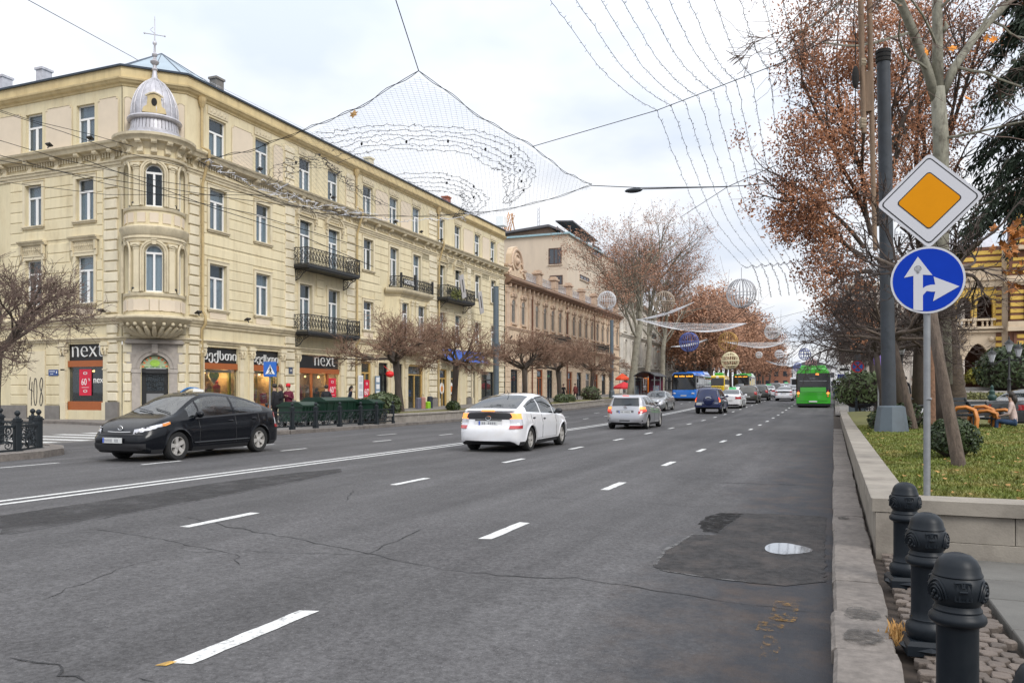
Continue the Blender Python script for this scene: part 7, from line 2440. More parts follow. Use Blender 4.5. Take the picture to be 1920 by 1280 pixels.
def prius_rear(root,surf,bm):
 b=MB();b.grid(lambda u,v:((u-.5)*1.34,-2.19+.06*(2*u-1)**2+v*.14,1.045+.045*v),10,2);obj('spoiler',b,bm,root,world=False,smooth=40)
 b=MB();b.box(-.17,-2.22,1.03,.17,-2.17,1.065);obj('brake_light',b,M_LITA,root,world=False)
 b=MB();b.prism([(-.38,.68),(.38,.68),(.36,.8),(-.36,.8)],-2.19,-2.175,'y');obj('plate_recess',b,bm,root,world=False)
 b=MB();b.box(-.36,-2.2,.795,.36,-2.17,.82);obj('trim_bar',b,M_TRIMB,root,world=False)
 emblem(root,-2.205,.86)
 b=MB();b.tube([(0,-.75,1.45),(0,-.9,1.56)],.008,4);obj('aerial',b,M_TRIMB,root,world=False)
 b=MB()
 for s in(-1,1):b.tube([surf(-.9,1.0,s)if False else(s*.73,y,z)for y,z in((.75,1.12),(.4,1.33),(-.1,1.4),(-.6,1.38),(-1.1,1.28))],.014,4)
 obj('rain_visor',b,M_TRIMB,root,world=False)
WHITE_FLAG[0]=True
SP=dict(PRIUS);SP['plates']=[(-2.2,.735,-1)];SP['handle']=M_TRIMB;SP['mirror_mat']=M_TRIMB;SP['wraps']=P_TAIL(M_LITA)
make_car('liftback_car','white liftback car seen from behind with its orange indicator lit',M_WHITEP,SP,(-8.08,20.5,gz(20)),rad(1.2),group='cars driving away',extra=prius_rear)
WHITE_FLAG[0]=False
def prius_front(root,surf,bm):
 b=MB();b.tube([(x,2.19-.22*(x/.5)**2*.5,.63+.02*(x/.5)**2)for x in(-.5,-.3,-.1,.1,.3,.5)],.014,5);obj('grille_bar',b,M_CHROME,root,world=False)
 emblem(root,2.12,.72,.045)
 b=MB()
 for s in(-1,1):b.tube([(s*.868,y,.36)for y in(-.95,-.4,.2,.9)],.02,4)
 obj('side_moulding',b,bm,root,world=False)
SP=dict(PRIUS);SP['plates']=[(2.33,.47,1)];SP['wraps']=P_HEAD+P_TAIL(M_LAMPR)
make_car('liftback_car','black liftback car driving towards the left edge of the photo, front wheels turned to us',M_BLACKP,SP,(-14.12,14.72,gz(14)),PI+rad(1),group='cars driving towards us',extra=prius_front)
bpy.data.objects['liftback_car.001']['label']='black liftback car with clear headlights and amber indicators, side-on before the corner building'
# --- small silver hatchback
def aqua_cls(x,y,z,j,cap):
 if z<.25:return 'black'
 if y>1.6 and.55<z<.8 and x>.4:return 'head'
 return 'body'
def aqua_shape(y,z,x):
 if y<-1.6:
  k=min(1,(-1.6-y)/.35)
  y+=k*(0 if z<.55 else.32*min(1,(z-.55)/.85))
 if y>1.6:y-=min(1,(y-1.6)/.4)*max(0,z-.5)*.4
 return y
AQUA=dict(L=4.0,W=1.695,zb=.17,R=.3,ww=.19,arch=.35,axles=(-1.27,1.28),spokes=8,bow=.06,tumble=.36,top=[(-2.0,1.3),(-1.9,1.38),(-1.6,1.42),(-1.0,1.45),(-.3,1.455),(.2,1.41),(.6,1.27),(1.15,.98),(1.5,.88),(1.85,.74),(2.0,.6)],shoulder=[(-2.0,.98),(-1.5,1.0),(0,.93),(1,.88),(1.6,.8),(2.0,.56)],plan=[(-2.0,.72),(-1.93,.84),(-1.8,.92),(-1.5,.98),(-1.1,1),(1.1,1),(1.6,.95),(1.85,.84),(2.0,.66)],windows=[(-1.45,-.9),(-.84,-.2),(-.12,.72)],doors=(-1.12,-.16,.78),wind=(.18,1.12),rear=(-9,-8),cls=aqua_cls,shape=aqua_shape,mirror=.5,seat=.0,plates=[(-1.95,.72,-1)])
def aqua_rear(root,surf,bm):
 f=lambda z:-2.0-.055+.32*min(1,max(0,(z-.55)/.85))
 b=MB();b.grid(lambda u,v:((u-.5)*(1.16-.12*v),f(.98+.33*v)-.012+.05*(2*u-1)**2,.98+.33*v),10,3);obj('rear_window',b,mat('tinted_glass',(.03,.035,.04),.06,var=0,spec=.8),root,world=False,smooth=60)
 b=MB();b.grid(lambda u,v:((u-.5)*1.16,-1.78-.1*v+.05*(2*u-1)**2,1.42-.05*v),10,2);obj('spoiler',b,bm,root,world=False,smooth=60)
 b=MB();b.box(-.13,-1.84,1.375,.13,-1.8,1.41);obj('brake_light',b,M_LITR,root,world=False)
 b=MB();b.box(-.36,-1.99,.65,.36,-1.965,.8);obj('plate_recess',b,mat('recess_grey',(.2,.2,.21),.4,var=0),root,world=False)
 emblem(root,-1.955,.9)
 b=MB();b.tube([(-.05,f(1.0)-.03,.99),(.25,f(1.05)-.03,1.06)],.012,4);obj('wiper',b,M_TRIMB,root,world=False)
 b=MB();b.grid(lambda u,v:((u-.5)*1.5,-2.065+.14*(2*u-1)**2,.34+.05*v),8,1);obj('bumper_line',b,M_TRIMB,root,world=False)
AQUA['plates']=[(-2.0,.725,-1)]
AQUA['wraps']=[(-1,lambda t:.64+.1*t,.76,.56,-1.55,'tail_light',M_LAMPR),(-1,.76,.84,.58,-1.6,'tail_light',M_LITR),(-1,.84,lambda t:.95-.02*t,.6,-1.62,'tail_light',M_LITA)]
make_car('hatchback_car','small silver hatchback seen from behind with red and amber lamps lit',M_SILVER,AQUA,(-8.06,34.5,gz(34)),0,group='cars driving away',extra=aqua_rear)
# --- blue off-roader with a spare wheel
def suv_cls(x,y,z,j,cap):
 if z<.32:return 'black'
 if y>1.7 and.65<z<.9 and x>.4:return 'head'
 return 'body'
def suv_shape(y,z,x):
 if y<-1.6:y+=min(1,(-1.6-y)/.4)*(0 if z<.72 else.1+.2*max(0,(z-.9)/.75))
 return y
SUV=dict(L=4.1,W=1.735,zb=.3,R=.35,ww=.23,arch=.41,axles=(-1.22,1.24),spokes=5,bow=.03,tumble=.24,top=[(-2.05,1.6),(-1.95,1.66),(-1.5,1.69),(-.5,1.69),(0,1.67),(.4,1.55),(.95,1.16),(1.3,1.08),(1.8,.98),(2.05,.8)],shoulder=[(-2.05,1.1),(0,1.06),(1,1.02),(1.6,.95),(2.05,.76)],plan=[(-2.05,.82),(-1.98,.9),(-1.85,.95),(-1.5,.99),(1.2,1),(1.7,.96),(2.05,.78)],windows=[(-1.85,-1.1),(-1.0,-.25),(-.15,.55)],doors=(-1.0,-.2,.7),wind=(.0,.92),rear=(-9,-8),cls=suv_cls,shape=suv_shape,mirror=.6,seat=-.1,plates=[])
SUV['wraps']=[(-1,.76,.86,.66,-1.86,'tail_light',M_LITA),(-1,.86,1.06,.66,-1.86,'tail_light',M_LITR)]
def suv_rear(root,surf,bm):
 b=MB();b.grid(lambda u,v:((u-.5)*(1.26-.1*v),-1.93+.1+.13*v+.02*(2*u-1)**2-.055,1.14+.42*v),8,3);obj('rear_window',b,mat('tinted_glass',(.03,.035,.04),.06,var=0,spec=.8),root,world=False)
 b=MB();b.M=Matrix.Translation((.08,-2.08,.86))@Matrix.Rotation(PI/2,4,'X');b.lathe([(0,.12),(.26,.12),(.33,.08),(.35,.02),(.35,-.1)],26);obj('spare_wheel_cover',b,bm,root,world=False,smooth=40)
 b=MB();b.box(-.74,-2.13,.42,.74,-1.9,.62);b.box(-.82,-2.08,.42,.82,-1.8,.6);obj('bumper',b,bm,root,world=False)
 b=MB();b.box(-.7,-2.15,.56,-.35,-2.132,.72);obj('number_plate',b,M_PLATE,root,world=False)
 b=MB()
 for s in(-.62,.62):b.tube([(s,-1.6,1.74),(s,.1,1.73)],.022,5);
 for y in(-1.5,0):b.tube([(-.62,y,1.74),(.62,y,1.74)],.018,5)
 obj('roof_rack',b,M_TRIMB,root,world=False)
 b=MB();b.tube([(-.1,-2.205,1.02),(.08,-2.225,1.08),(.26,-2.205,1.02)],.02,4);obj('badge',b,M_CHROME,root,world=False)
make_car('offroad_car','dark blue off-roader with spare wheel on its back door and lit lamps',M_NAVYP,SUV,(-7.62,54.9,gz(54.5)),0,group='cars driving away',extra=suv_rear)
# --- plain saloon and estate shapes for the queue further on
def sed_cls(x,y,z,j,cap):
 if z<.22:return 'black'
 if y>1.9 and.52<z<.78 and x>.4:return 'head'
 return 'body'
SEDAN=dict(L=4.6,W=1.78,zb=.18,R=.32,ww=.2,arch=.37,axles=(-1.35,1.4),spokes=7,bow=.06,tumble=.38,top=[(-2.3,.95),(-2.2,1.03),(-1.75,1.08),(-1.1,1.34),(-.5,1.45),(.1,1.46),(.45,1.38),(1.2,1.0),(1.7,.92),(2.1,.8),(2.3,.6)],shoulder=[(-2.3,.9),(-1.8,1.0),(0,.94),(1,.9),(1.8,.82),(2.3,.55)],plan=[(-2.3,.72),(-2.24,.84),(-2.1,.92),(-1.6,.99),(1.2,1),(1.8,.95),(2.15,.82),(2.3,.65)],windows=[(-1.35,-.62),(-.52,.62)],doors=(-1.1,-.56,.75)if False else(-1.05,-.5,.75),wind=(.28,1.18),rear=(-1.72,-.75),cls=sed_cls,mirror=.5,seat=0,plates=[(-2.37,.6,-1)])
SEDAN['wraps']=[(-1,.7,.88,.42,-1.9,'tail_light',M_LAMPR),(1,.58,.74,.5,1.75,'headlight',M_LAMPW),(1,.5,.66,0,2.26,'grille',M_TRIMB,3,.014)]
def cuv_cls(x,y,z,j,cap):
 if z<.34:return 'black'
 if y>1.9 and.6<z<.85 and x>.4:return 'head'
 return 'body'
def cuv_shape(y,z,x):
 if y<-1.8:y+=min(1,(-1.8-y)/.4)*(0 if z<.75 else.05+.3*max(0,(z-.95)/.65))
 return y
CUV=dict(L=4.5,W=1.82,zb=.26,R=.35,ww=.22,arch=.4,axles=(-1.3,1.35),spokes=5,bow=.05,tumble=.3,top=[(-2.25,1.5),(-2.15,1.58),(-1.6,1.65),(-.5,1.68),(.1,1.64),(.5,1.5),(1.15,1.13),(1.6,1.04),(2.05,.9),(2.25,.7)],shoulder=[(-2.25,1.1),(0,1.03),(1,.98),(1.7,.92),(2.25,.66)],plan=[(-2.25,.78),(-2.18,.88),(-2.0,.95),(-1.6,.99),(1.2,1),(1.8,.95),(2.25,.7)],windows=[(-1.75,-1.1),(-1.02,-.3),(-.22,.62)],doors=(-1.05,-.25,.78),wind=(.15,1.12),rear=(-9,-8),cls=cuv_cls,shape=cuv_shape,mirror=.55,seat=0,plates=[(-2.3,.62,-1)])
CUV['wraps']=[(-1,.78,1.06,.6,-1.95,'tail_light',M_LAMPR)]
def cuv_rear(root,surf,bm):
 b=MB();b.grid(lambda u,v:((u-.5)*(1.3-.14*v),-2.13+.06+.2*v+.04*(2*u-1)**2-.055,1.08+.4*v),8,3);obj('rear_window',b,MATS['tinted_glass'],root,world=False)
def taxi_sign(root,surf,bm):
 b=MB();b.cbox(-.28,-.05,1.46,.28,.12,1.62,.03);obj('taxi_light',b,mat('taxi_green',(.1,.55,.2),.4,var=0),root,world=False)
make_car('saloon_car','grey saloon half hidden behind the silver hatchback',M_GREYP,SEDAN,(-12.0,58.5,gz(58)),PI,group='cars driving towards us')
taxi=make_car('taxi','white saloon taxi with a green roof light just beyond the blue off-roader',M_WHITEP,SEDAN,(-7.45,65.3,gz(65)),0,group='cars driving away',extra=taxi_sign)
cuv1=make_car('crossover_car','dark brownish-grey crossover beyond the white taxi',paint_mat('taupe_paint',(.075,.07,.06),.3,.4),CUV,(-7.3,77.4,gz(77)),0,group='cars driving away',extra=cuv_rear)
cuv2=make_car('crossover_car','charcoal crossover with darker tail lamps ahead of the brownish one',M_DGREY,CUV,(-7.1,87.5,gz(87)),0,group='cars driving away',extra=cuv_rear)
WHITE_FLAG[0]=False
SP=dict(PRIUS);SP['plates']=[(-2.2,.735,-1)];SP['detail']=1;SP['wraps']=P_TAIL(M_LAMPR)
far_w=make_car('liftback_car','white liftback car just left of the green bus rear',M_WHITEP,SP,(-4.65,86.5,gz(86)),0,group='cars driving away')
def far_copy(src,x,y,lab,rz=0,group='cars far down the avenue'):
 return dup(src,(x,y,gz(y)),rz,lab,group)
far_copy(taxi,-7.2,100,'white taxi with green roof light far up the lane past the charcoal crossover')
far_copy(far_w,-4.5,99,'white liftback far ahead in the middle lane')
far_copy(cuv2,-7.2,112,'dark crossover far along the queue of cars')
far_copy(taxi,-4.6,113,'white taxi second along the middle lane far off')
far_copy(far_w,-7.3,124,'white liftback far up the queue beside the centre line')
far_copy(cuv1,-4.4,127,'brownish crossover far up the middle lane')
far_copy(taxi,-7.2,138,'white taxi farthest up the queue')
far_copy(far_w,-13.5,128,'white liftback coming towards us far off',PI)
far_copy(taxi,-13.4,146,'white taxi coming towards us far off',PI)
van=thing('white_van','boxy white van just left of the green bus','van',(-4.2,110,gz(110)),0,'cars far down the avenue')
b=MB();b.cbox(-.95,-2.5,.35,.95,2.0,2.35,.12);b.prism([(-.85,0),(.85,0),(.85,1),(-.85,1)],2,2.6)if False else None;b.cbox(-.93,2.0,.35,.93,2.7,1.3,.1);obj('body',b,M_WHITEP,van,world=False)
b=MB();b.box(-.75,-2.53,1.4,-.05,-2.505,2.1);b.box(.05,-2.53,1.4,.75,-2.505,2.1);obj('rear_window',b,M_TRIMB,van,world=False)
for s in(-1,1):
 b=MB();b.box(s*.84-.08,-2.54,.8,s*.84+.08,-2.505,1.2);obj('tail_light',b,M_LAMPR,van,world=False)
 for y in(-1.6,1.7):add_wheel(van,s*.8,y,.33,.2,7)
 #
def make_bus(name,label,color,loc,rz,L=10.5,W=2.5,H=2.95,pod=True,podc=None,front_dark=True,group='city buses',yellow_side=False):
 root=thing(name,label,'bus',loc,rz,group)
 w=W/2
 y0,y1=-L/2,L/2
 def sect(y,inset=0):
  a=w-inset;r_=.16
  p=[(a,.32),(a,1.15),(a,1.2),(a,H-.55),(a-.02,H-.3),(a-.08,H-.1),(a-.25,H),(0,H+.04)]
  return[(x,y,z)for x,z in p]
 st=[(y0,.1),(y0+.03,.04),(y0+.1,0),(y1-.2,0),(y1-.06,.05),(y1,.14)]
 lower,glassy,roof=MB(),MB(),MB()
 rows=[sect(y,i)for y,i in st]
 for i in range(len(rows)-1):
  for j in range(7):
   for s in(-1,1):
    q=[(rows[i][j][0]*s,*rows[i][j][1:]),(rows[i+1][j][0]*s,*rows[i+1][j][1:]),(rows[i+1][j+1][0]*s,*rows[i+1][j+1][1:]),(rows[i][j+1][0]*s,*rows[i][j+1][1:])]
    (lower if j<2 else(glassy if j<4 else roof)).add(q,[(0,1,2,3)])
 for e,k in((0,rows[0]),(1,rows[-1])):
  for j in range(7):
   q=[(-k[j][0],*k[j][1:]),(k[j][0],*k[j][1:]),(k[j+1][0],*k[j+1][1:]),(-k[j+1][0],*k[j+1][1:])]
   if e==0:(lower if j<2 else(glassy if j in(2,)else roof)).add(q,[(0,1,2,3)])
   else:(lower if j<1 else(glassy if j<5 else roof)).add(q,[(0,1,2,3)])
 obj('body',weld(lower,'body',color),None,root,world=False);obj('roof',weld(roof,'roof',color),None,root,world=False)
 M_BG=mat('bus_glass',(.012,.013,.015),.07,var=0,spec=.7)
 obj('window_band',weld(glassy,'window_band',M_BG),None,root,world=False)
 for s in(-1,1):
  for k in range(6):
   a=y0+.5+k*(L-1.4)/6
   b=MB();b.box(s*(w+.004)-.006,a+.05,1.28,s*(w+.004)+.006,a+(L-1.4)/6-.05,H-.62);obj('side_window',b,MATS['tinted_glass']if not(yellow_side and k%2)else mat('yellow_panel',(.6,.42,.02),.4),root,world=False)
 if pod:
  b=MB();b.prism([(y0+.15,H-.02),(y0+4.4,H-.02),(y0+4.1,H+.3),(y0+.5,H+.34)],-w+.35,w-.35,'x');b.prism([(-w+.15,H-.04),(w-.15,H-.04),(w-.42,H+.3),(-w+.42,H+.3)],y0+.3,y0+4.2,'y');obj('gas_tank_cover',b,podc or color,root,world=False)
 b=MB();b.prism([(-w+.3,1.2),(w-.3,1.2),(w-.3,1.58),(-w+.3,1.58)],y0-.012,y0+.02,'y')
 o=obj('engine_flap',b,color,root,world=False)
 b=MB();b.box(-w+.3,y0-.016,1.185,w-.3,y0+.01,1.2);b.box(-w+.3,y0-.016,1.58,w-.3,y0+.01,1.594);b.box(-w+.3,y0-.016,1.2,-w+.315,y0+.01,1.58);b.box(w-.315,y0-.016,1.2,w-.3,y0+.01,1.58);b.box(-w+.2,y0-.014,.5,w-.2,y0+.01,.512);b.box(-w+.4,y0-.014,1.02,w-.4,y0+.01,1.03);obj('flap_seam',b,M_TRIMB,root,world=False)
 b=MB();b.box(-w+.12,y0-.01,1.62,w-.12,y0+.03,H-.28);obj('rear_window',b,M_BG,root,world=False)
 b=MB();b.box(-w+.25,y0-.022,2.05,w-.25,y0-.011,2.1);obj('trim_bar',b,mat('grey_trim',(.2,.21,.22),.5,var=0),root,world=False)
 b=MB();b.box(.18,y0-.022,2.52,.42,y0-.011,2.66);obj('route_display',b,M_LITA,root,world=False)
 b=MB();b.box(-.25,y0-.022,2.24,.2,y0-.011,2.3);b.ball((-.42,y0-.02,2.6),.06,10,6);obj('rear_lettering',b,mat('faint_grey',(.16,.17,.18),.5,var=0),root,world=False)
 for s in(-1,1):
  for z,mm,r_ in((1.12,M_LITA,.1),(.9,M_LAMPA,.07),(1.3,M_LAMPR,.06)):
   b=MB();b.M=Matrix.Translation((s*(w-.17),y0-.01,z))@Matrix.Rotation(PI/2,4,'X');b.lathe([(r_,-.02),(r_,.03),(0,.04)],14);obj('tail_light',b,mm,root,world=False)
 b=MB();b.box(-.3,y0-.04,.42,.3,y0-.01,.53);obj('number_plate',b,M_PLATE,root,world=False)
 b=MB();b.box(-w+.05,y0+.05,.14,w-.05,y1-.1,.34);obj('underbody',b,M_TRIMB,root,world=False)
 b=MB();b.box(-w+.22,y1-.02,2.42,w-.22,y1+.02,2.72);o=obj('route_board',b,M_BLACK,root,world=False)
 b=MB()
 rr_=random.Random(5)
 for k in range(16):
  x=w-.35-k*.118
  if k in(3,9):continue
  b.box(x-.085,y1+.021,2.5,x,y1+.026,2.65-.03*(k%3))
 obj('route_lettering',b,mat('amber_board',(1,.42,.03),.5,var=0,emit=1.3),root,world=False)
 b=MB();b.box(-w+.2,y1-.01,.62,w-.2,y1+.012,.95);obj('front_panel',b,color,root,world=False)
 b=MB();b.box(-.3,y1+.013,.5,.3,y1+.04,.61);obj('number_plate',b,M_PLATE,root,world=False)
 for s in(-1,1):
  b=MB();b.ball((s*(w-.3),y1-.02,.78),1,10,8,(.2,.06,.11));obj('headlight',b,M_LAMPW,root,world=False)
  b=MB();b.tube([(s*w,y1-.1,2.6),(s*(w+.22),y1+.2,2.5),(s*(w+.22),y1+.22,2.2)],.025,5);b.cbox(s*(w+.22)-.09,y1+.14,1.9,s*(w+.22)+.09,y1+.24,2.3,.03);obj('mirror',b,M_TRIMB,root,world=False)
  for y in(y0+2.6,y1-2.4):add_wheel(root,s*(w-.16),y,.46,.28,8)
 return root
M_GREENB=paint_mat('bus_green',(.04,.36,.02),.3)
M_BLUEB=paint_mat('bus_blue',(.015,.17,.62),.3)
gb=make_bus('city_bus','bright green bus seen from behind with amber lamps lit',M_GREENB,(-1.48,71.4,gz(67)),0)
make_bus('city_bus','blue bus with an amber route board standing at the maroon shelter',M_BLUEB,(-14.5,89.4,gz(85)-.02),PI,L=11.5)
make_bus('city_bus','green bus partly hidden beyond the yellow minibus',M_GREENB,(-13.6,136,gz(130)),PI,L=11,yellow_side=True)
mbus=thing('minibus','yellow minibus with a green roof box between the blue and green buses','minibus',(-14.9,115,gz(112)),PI)
M_YELB=paint_mat('minibus_yellow',(.75,.5,.01),.3)
b=MB();b.cbox(-1,-3,.35,1,2.4,2.75,.18);b.cbox(-.98,2.3,.35,.98,3.0,1.35,.12);obj('body',b,M_YELB,mbus,world=False)
b=MB();b.cbox(-.6,-1.5,2.74,.6,.8,3.15,.1);obj('roof_box',b,M_GREENB,mbus,world=False)
b=MB();b.prism([(2.41,1.4),(2.95,1.36),(2.43,2.4)],-.9,.9,'x');obj('windscreen',b,M_TRIMB,mbus,world=False)
for s in(-1,1):
 b=MB();b.box(s*1.003-.006,-2.7,1.5,s*1.003+.006,2.2,2.2);obj('side_window',b,M_TRIMB,mbus,world=False)
 for y in(-1.9,2.0):add_wheel(mbus,s*.86,y,.34,.22,7)
b=MB();b.ball((0,2.42,2.5),.2,10,8,(1,.2,1));obj('roundel',b,M_WHITE,mbus,world=False)
SP=dict(SEDAN)
pc=at_depth(1905,770,29)
make_car('saloon_car','dark grey saloon parked behind the orange-armed benches at the right edge',paint_mat('gunmetal_paint',(.08,.082,.085),.3,.5),SP,(pc.x+.9,pc.y+.8,gz(28)+.0+.22),rad(-38),group='parked cars')
scp=at_depth(1722,775,31)
sc=thing('scooter','black and white scooter parked behind the slim tree on the lawn','scooter',(scp.x,scp.y,.1),rad(60))
for y in(-.55,.55):
 b=MB();b.M=Matrix.Translation((0,y,.24))@Matrix.Rotation(PI/2,4,'Y');b.lathe([(.14,-.05),(.24,-.04),(.24,.04),(.14,.05)],14);obj('wheel',b,M_TYRE,sc,world=False)
b=MB();b.ball((0,-.35,.55),1,10,8,(.16,.42,.2));b.tube([(0,-.2,.35),(0,.25,.32),(0,.42,.7)],.1,8);obj('body',b,M_WHITEP,sc,world=False,smooth=60)
b=MB();b.ball((0,-.3,.78),1,10,6,(.15,.38,.07));obj('saddle',b,M_TRIMB,sc,world=False)
b=MB();b.tube([(0,.56,.24),(0,.4,.98)],.03,6);b.tube([(-.32,.36,1.05),(.32,.36,1.05)],.022,6);b.ball((0,.48,.92),.09,8,6);obj('handlebar',b,M_TRIMB,sc,world=False)
# ------ street furniture
M_CASTB=mat('cast_iron_paint',(.0085,.012,.0165),.42,spec=.24,var=.15,scale=10,dirt=(.018,.021,.024),dirt_scale=5,dirt_amt=.45)
M_FENCE=mat('fence_paint',(.018,.023,.027),.55,spec=.3,var=.2,scale=8)
M_GALV=mat('galvanised',(.27,.28,.29),.5,metal=.5,var=.15,scale=12)
M_SIGNW=mat('sign_white',(.6,.6,.63),.45,var=.03)
M_SIGNY=mat('sign_yellow',(.72,.28,.002),.5,spec=.15,var=.05,scale=5)
M_SIGNB=mat('sign_road_blue',(.002,.04,.42),.5,spec=.15,var=.05,scale=5)
M_COLM=mat('column_paint',(.055,.062,.072),.55,spec=.25,var=.3,scale=6,dirt=(.035,.035,.036),dirt_scale=3,dirt_amt=.8)
M_BASEP=mat('base_paint',(.1,.125,.145),.55,var=.12,scale=3,dirt=(.06,.065,.07),dirt_scale=2,dirt_amt=.5)
def bollard(label,loc,rz=0,seed=0):
 t=thing('bollard',label,'bollard',loc,rz,'cast bollards along the right kerb')
 b=MB()
 b.lathe([(.115,.1),(.125,.115),(.135,.14),(.138,.17),(.13,.2),(.112,.215),(.107,.23),(.11,.24),(.104,.25),(.1,.3),(.1,.6),(.104,.615),(.13,.63),(.138,.645),(.136,.665),(.122,.68),(.116,.69),(.118,.7),(.108,.715),(.105,.73)],32)
 obj('shaft',b,M_CASTB,t,world=False,smooth=38)
 p=MB()
 s0,s1=.15,.128
 p.add([(-s0,-s0,0),(s0,-s0,0),(s0,s0,0),(-s0,s0,0),(-s0,-s0,.07),(s0,-s0,.07),(s0,s0,.07),(-s0,s0,.07),(-s1,-s1,.1),(s1,-s1,.1),(s1,s1,.1),(-s1,s1,.1)],[(0,1,5,4),(1,2,6,5),(2,3,7,6),(3,0,4,7),(4,5,9,8),(5,6,10,9),(6,7,11,10),(7,4,8,11),(8,9,10,11)])
 for k in range(4):
  p.M=Matrix.Rotation(k*PI/2,4,'Z')
  p.add([(-.09,-s0,.04),(0,-s0,.065),(.09,-s0,.04),(0,-s0,.012),(0,-s0-.03,.04)],[(0,1,4),(1,2,4),(2,3,4),(3,0,4)])
 p.M=None
 obj('base',p,M_CASTB,t,world=False)
 h=MB()
 h.lathe([(.105,.725),(.118,.74),(.132,.77),(.138,.8),(.136,.83),(.126,.86),(.116,.875),(.121,.882),(.117,.892),(.112,.9),(.106,.93),(.09,.962),(.064,.985),(.03,.996),(0,.998)],36)
 obj('head',h,M_CASTB,t,world=False,smooth=45)
 o=MB()
 def P_(a,z,out=.0):
  zs=[(.74,.118),(.77,.132),(.8,.138),(.83,.136),(.86,.126),(.875,.118)]
  r=zs[0][1]
  for(z0,r0),(z1,r1)in zip(zs,zs[1:]):
   if z0<=z<=z1:r=r0+(r1-r0)*(z-z0)/(z1-z0)
  r+=out
  return(r*math.cos(a),r*math.sin(a),z)
 for k in range(3):
  a0=2*PI*k/3-PI/2+.05
  for da in(-.27,-.13,.13,.27):o.tube([P_(a0+da,.765,.003),P_(a0+da,.858,.003)],.0065,5)
  o.tube([P_(a0-.28,.858,.003),P_(a0,.862,.003),P_(a0+.28,.858,.003)],.007,5);o.tube([P_(a0-.27,.765,.003),P_(a0+.27,.765,.003)],.006,5)
  o.tube([P_(a0-.13,.815,.003),P_(a0,.815,.005),P_(a0+.13,.815,.003)],.007,5);o.tube([P_(a0-.05,.86,.003),P_(a0-.02,.835,.003),P_(a0+.02,.835,.003),P_(a0+.05,.86,.003)],.006,5)
  a1=a0+PI/3
  for rr_ in(.46,.36,.27):
   o.tube([P_(a1+rr_*math.cos(q),.77+.2*rr_*math.sin(q),.002)for q in[PI*i/10 for i in range(11)]],.006,5)
  for(da,z)in((-.12,.78),(.1,.775),(0,.8),(-.2,.765),(.2,.765),(0,.765)):o.ball(P_(a1+da,z,0),.013,6,4)
 obj('emblem',o,M_CASTB,t,world=False,smooth=60)
 return t
b1=bollard('cast iron bollard farthest of the three, beside the planter corner',(.47,6.3,gz(6)+.075),rad(10))
b1.scale=(.745,.745,.735)
def bdup(lab,loc,rz):return dup(b1,loc,rz,lab)
bdup('cast iron bollard between the other two, with dry weeds at its foot',(.455,4.72,gz(4.7)+.075),rad(6))
bdup('cast iron bollard nearest the photo edge, cut off by the bottom of the picture',(.45,3.55,gz(3.5)+.075),rad(2))
bdup('cast iron bollard of which only the cap shows in the bottom right corner',(.6,2.86,gz(2.8)-.12),rad(0))
SPZ=7.0
pb_=at_depth(1738,940,SPZ)
sp=thing('sign_post','grey metal post in the planter carrying the yellow diamond and the blue arrow sign','sign post',(pb_.x,pb_.y,.42))
b=MB();b.tube([(0,0,-.2),(0,0,3.05)],.028,14);obj('post',b,M_GALV,sp,world=False,smooth=60)
b=MB();b.ball((.026,-.012,.84+.1),.012,8,6);b.tube([(-.01,-.03,.94),(.03,-.03,.94)],.006,5);obj('bolt',b,M_GALV,sp,world=False)
SRZ=rad(-5)
def rrect(w,r,n=6):
 pts=[]
 for cx,cy,a0 in((w-r,w-r,0),(-w+r,w-r,PI/2),(-w+r,-w+r,PI),(w-r,-w+r,1.5*PI)):
  pts+=[(cx+r*math.cos(a0+PI/2*k/n),cy+r*math.sin(a0+PI/2*k/n))for k in range(n+1)]
 c=math.sqrt(.5)
 return[(c*(x-y),c*(x+y))for x,y in pts]
dz_=at_depth(1741,378,SPZ)
dia=thing('priority_sign','white diamond road sign with an orange-yellow centre','road sign',(dz_.x,dz_.y-.035,dz_.z),SRZ)
for nm,w,r,m,d0,d1 in(('plate',.295,.04,M_SIGNW,.012,-.004),('border_line',.272,.034,M_BLACK,0,-.0055),('plate_face',.262,.03,M_SIGNW,0,-.007),('centre_border',.183,.03,M_BLACK,0,-.0085),('centre_panel',.174,.026,M_SIGNY,0,-.01)):
 b=MB();b.prism(rrect(w,r),d0,d1,'y');obj(nm,b,m,dia,world=False)
b=MB();b.box(-.2,.012,-.03,.2,.03,.03);obj('bracket',b,M_GALV,dia,world=False)
rz_=at_depth(1738,526,SPZ)
rd=thing('arrow_sign','round blue road sign with white arrows straight on and right','road sign',(rz_.x,rz_.y-.035,rz_.z),SRZ)
circ=lambda r,n=48:[(r*math.cos(2*PI*k/n),r*math.sin(2*PI*k/n))for k in range(n)]
for nm,r,m,d0,d1 in(('plate',.292,M_SIGNW,.012,-.004),('blue_face',.274,M_SIGNB,0,-.006)):
 b=MB();b.prism(circ(r),d0,d1,'y');obj(nm,b,m,rd,world=False)
b=MB()
k_=.292/67.0
pxy=lambda u,v:((u-1738)*k_,(526-v)*k_)
b.prism([pxy(*q)for q in((1713,585),(1713,516),(1696,519),(1721,478),(1747,517),(1730,515),(1730,587))],-.006,-.009,'y')
obj('straight_arrow',b,M_SIGNW,rd,world=False)
b=MB()
pts=[pxy(*q)for q in((1730,556),(1737,548),(1746,550),(1752,550),(1748,569),(1794,542),(1749,520),(1752,536),(1744,536),(1736,538),(1730,542))]
b.prism(pts[::-1],-.006,-.009,'y');obj('right_arrow',b,M_SIGNW,rd,world=False)
b=MB()
c0=pxy(1721,504)
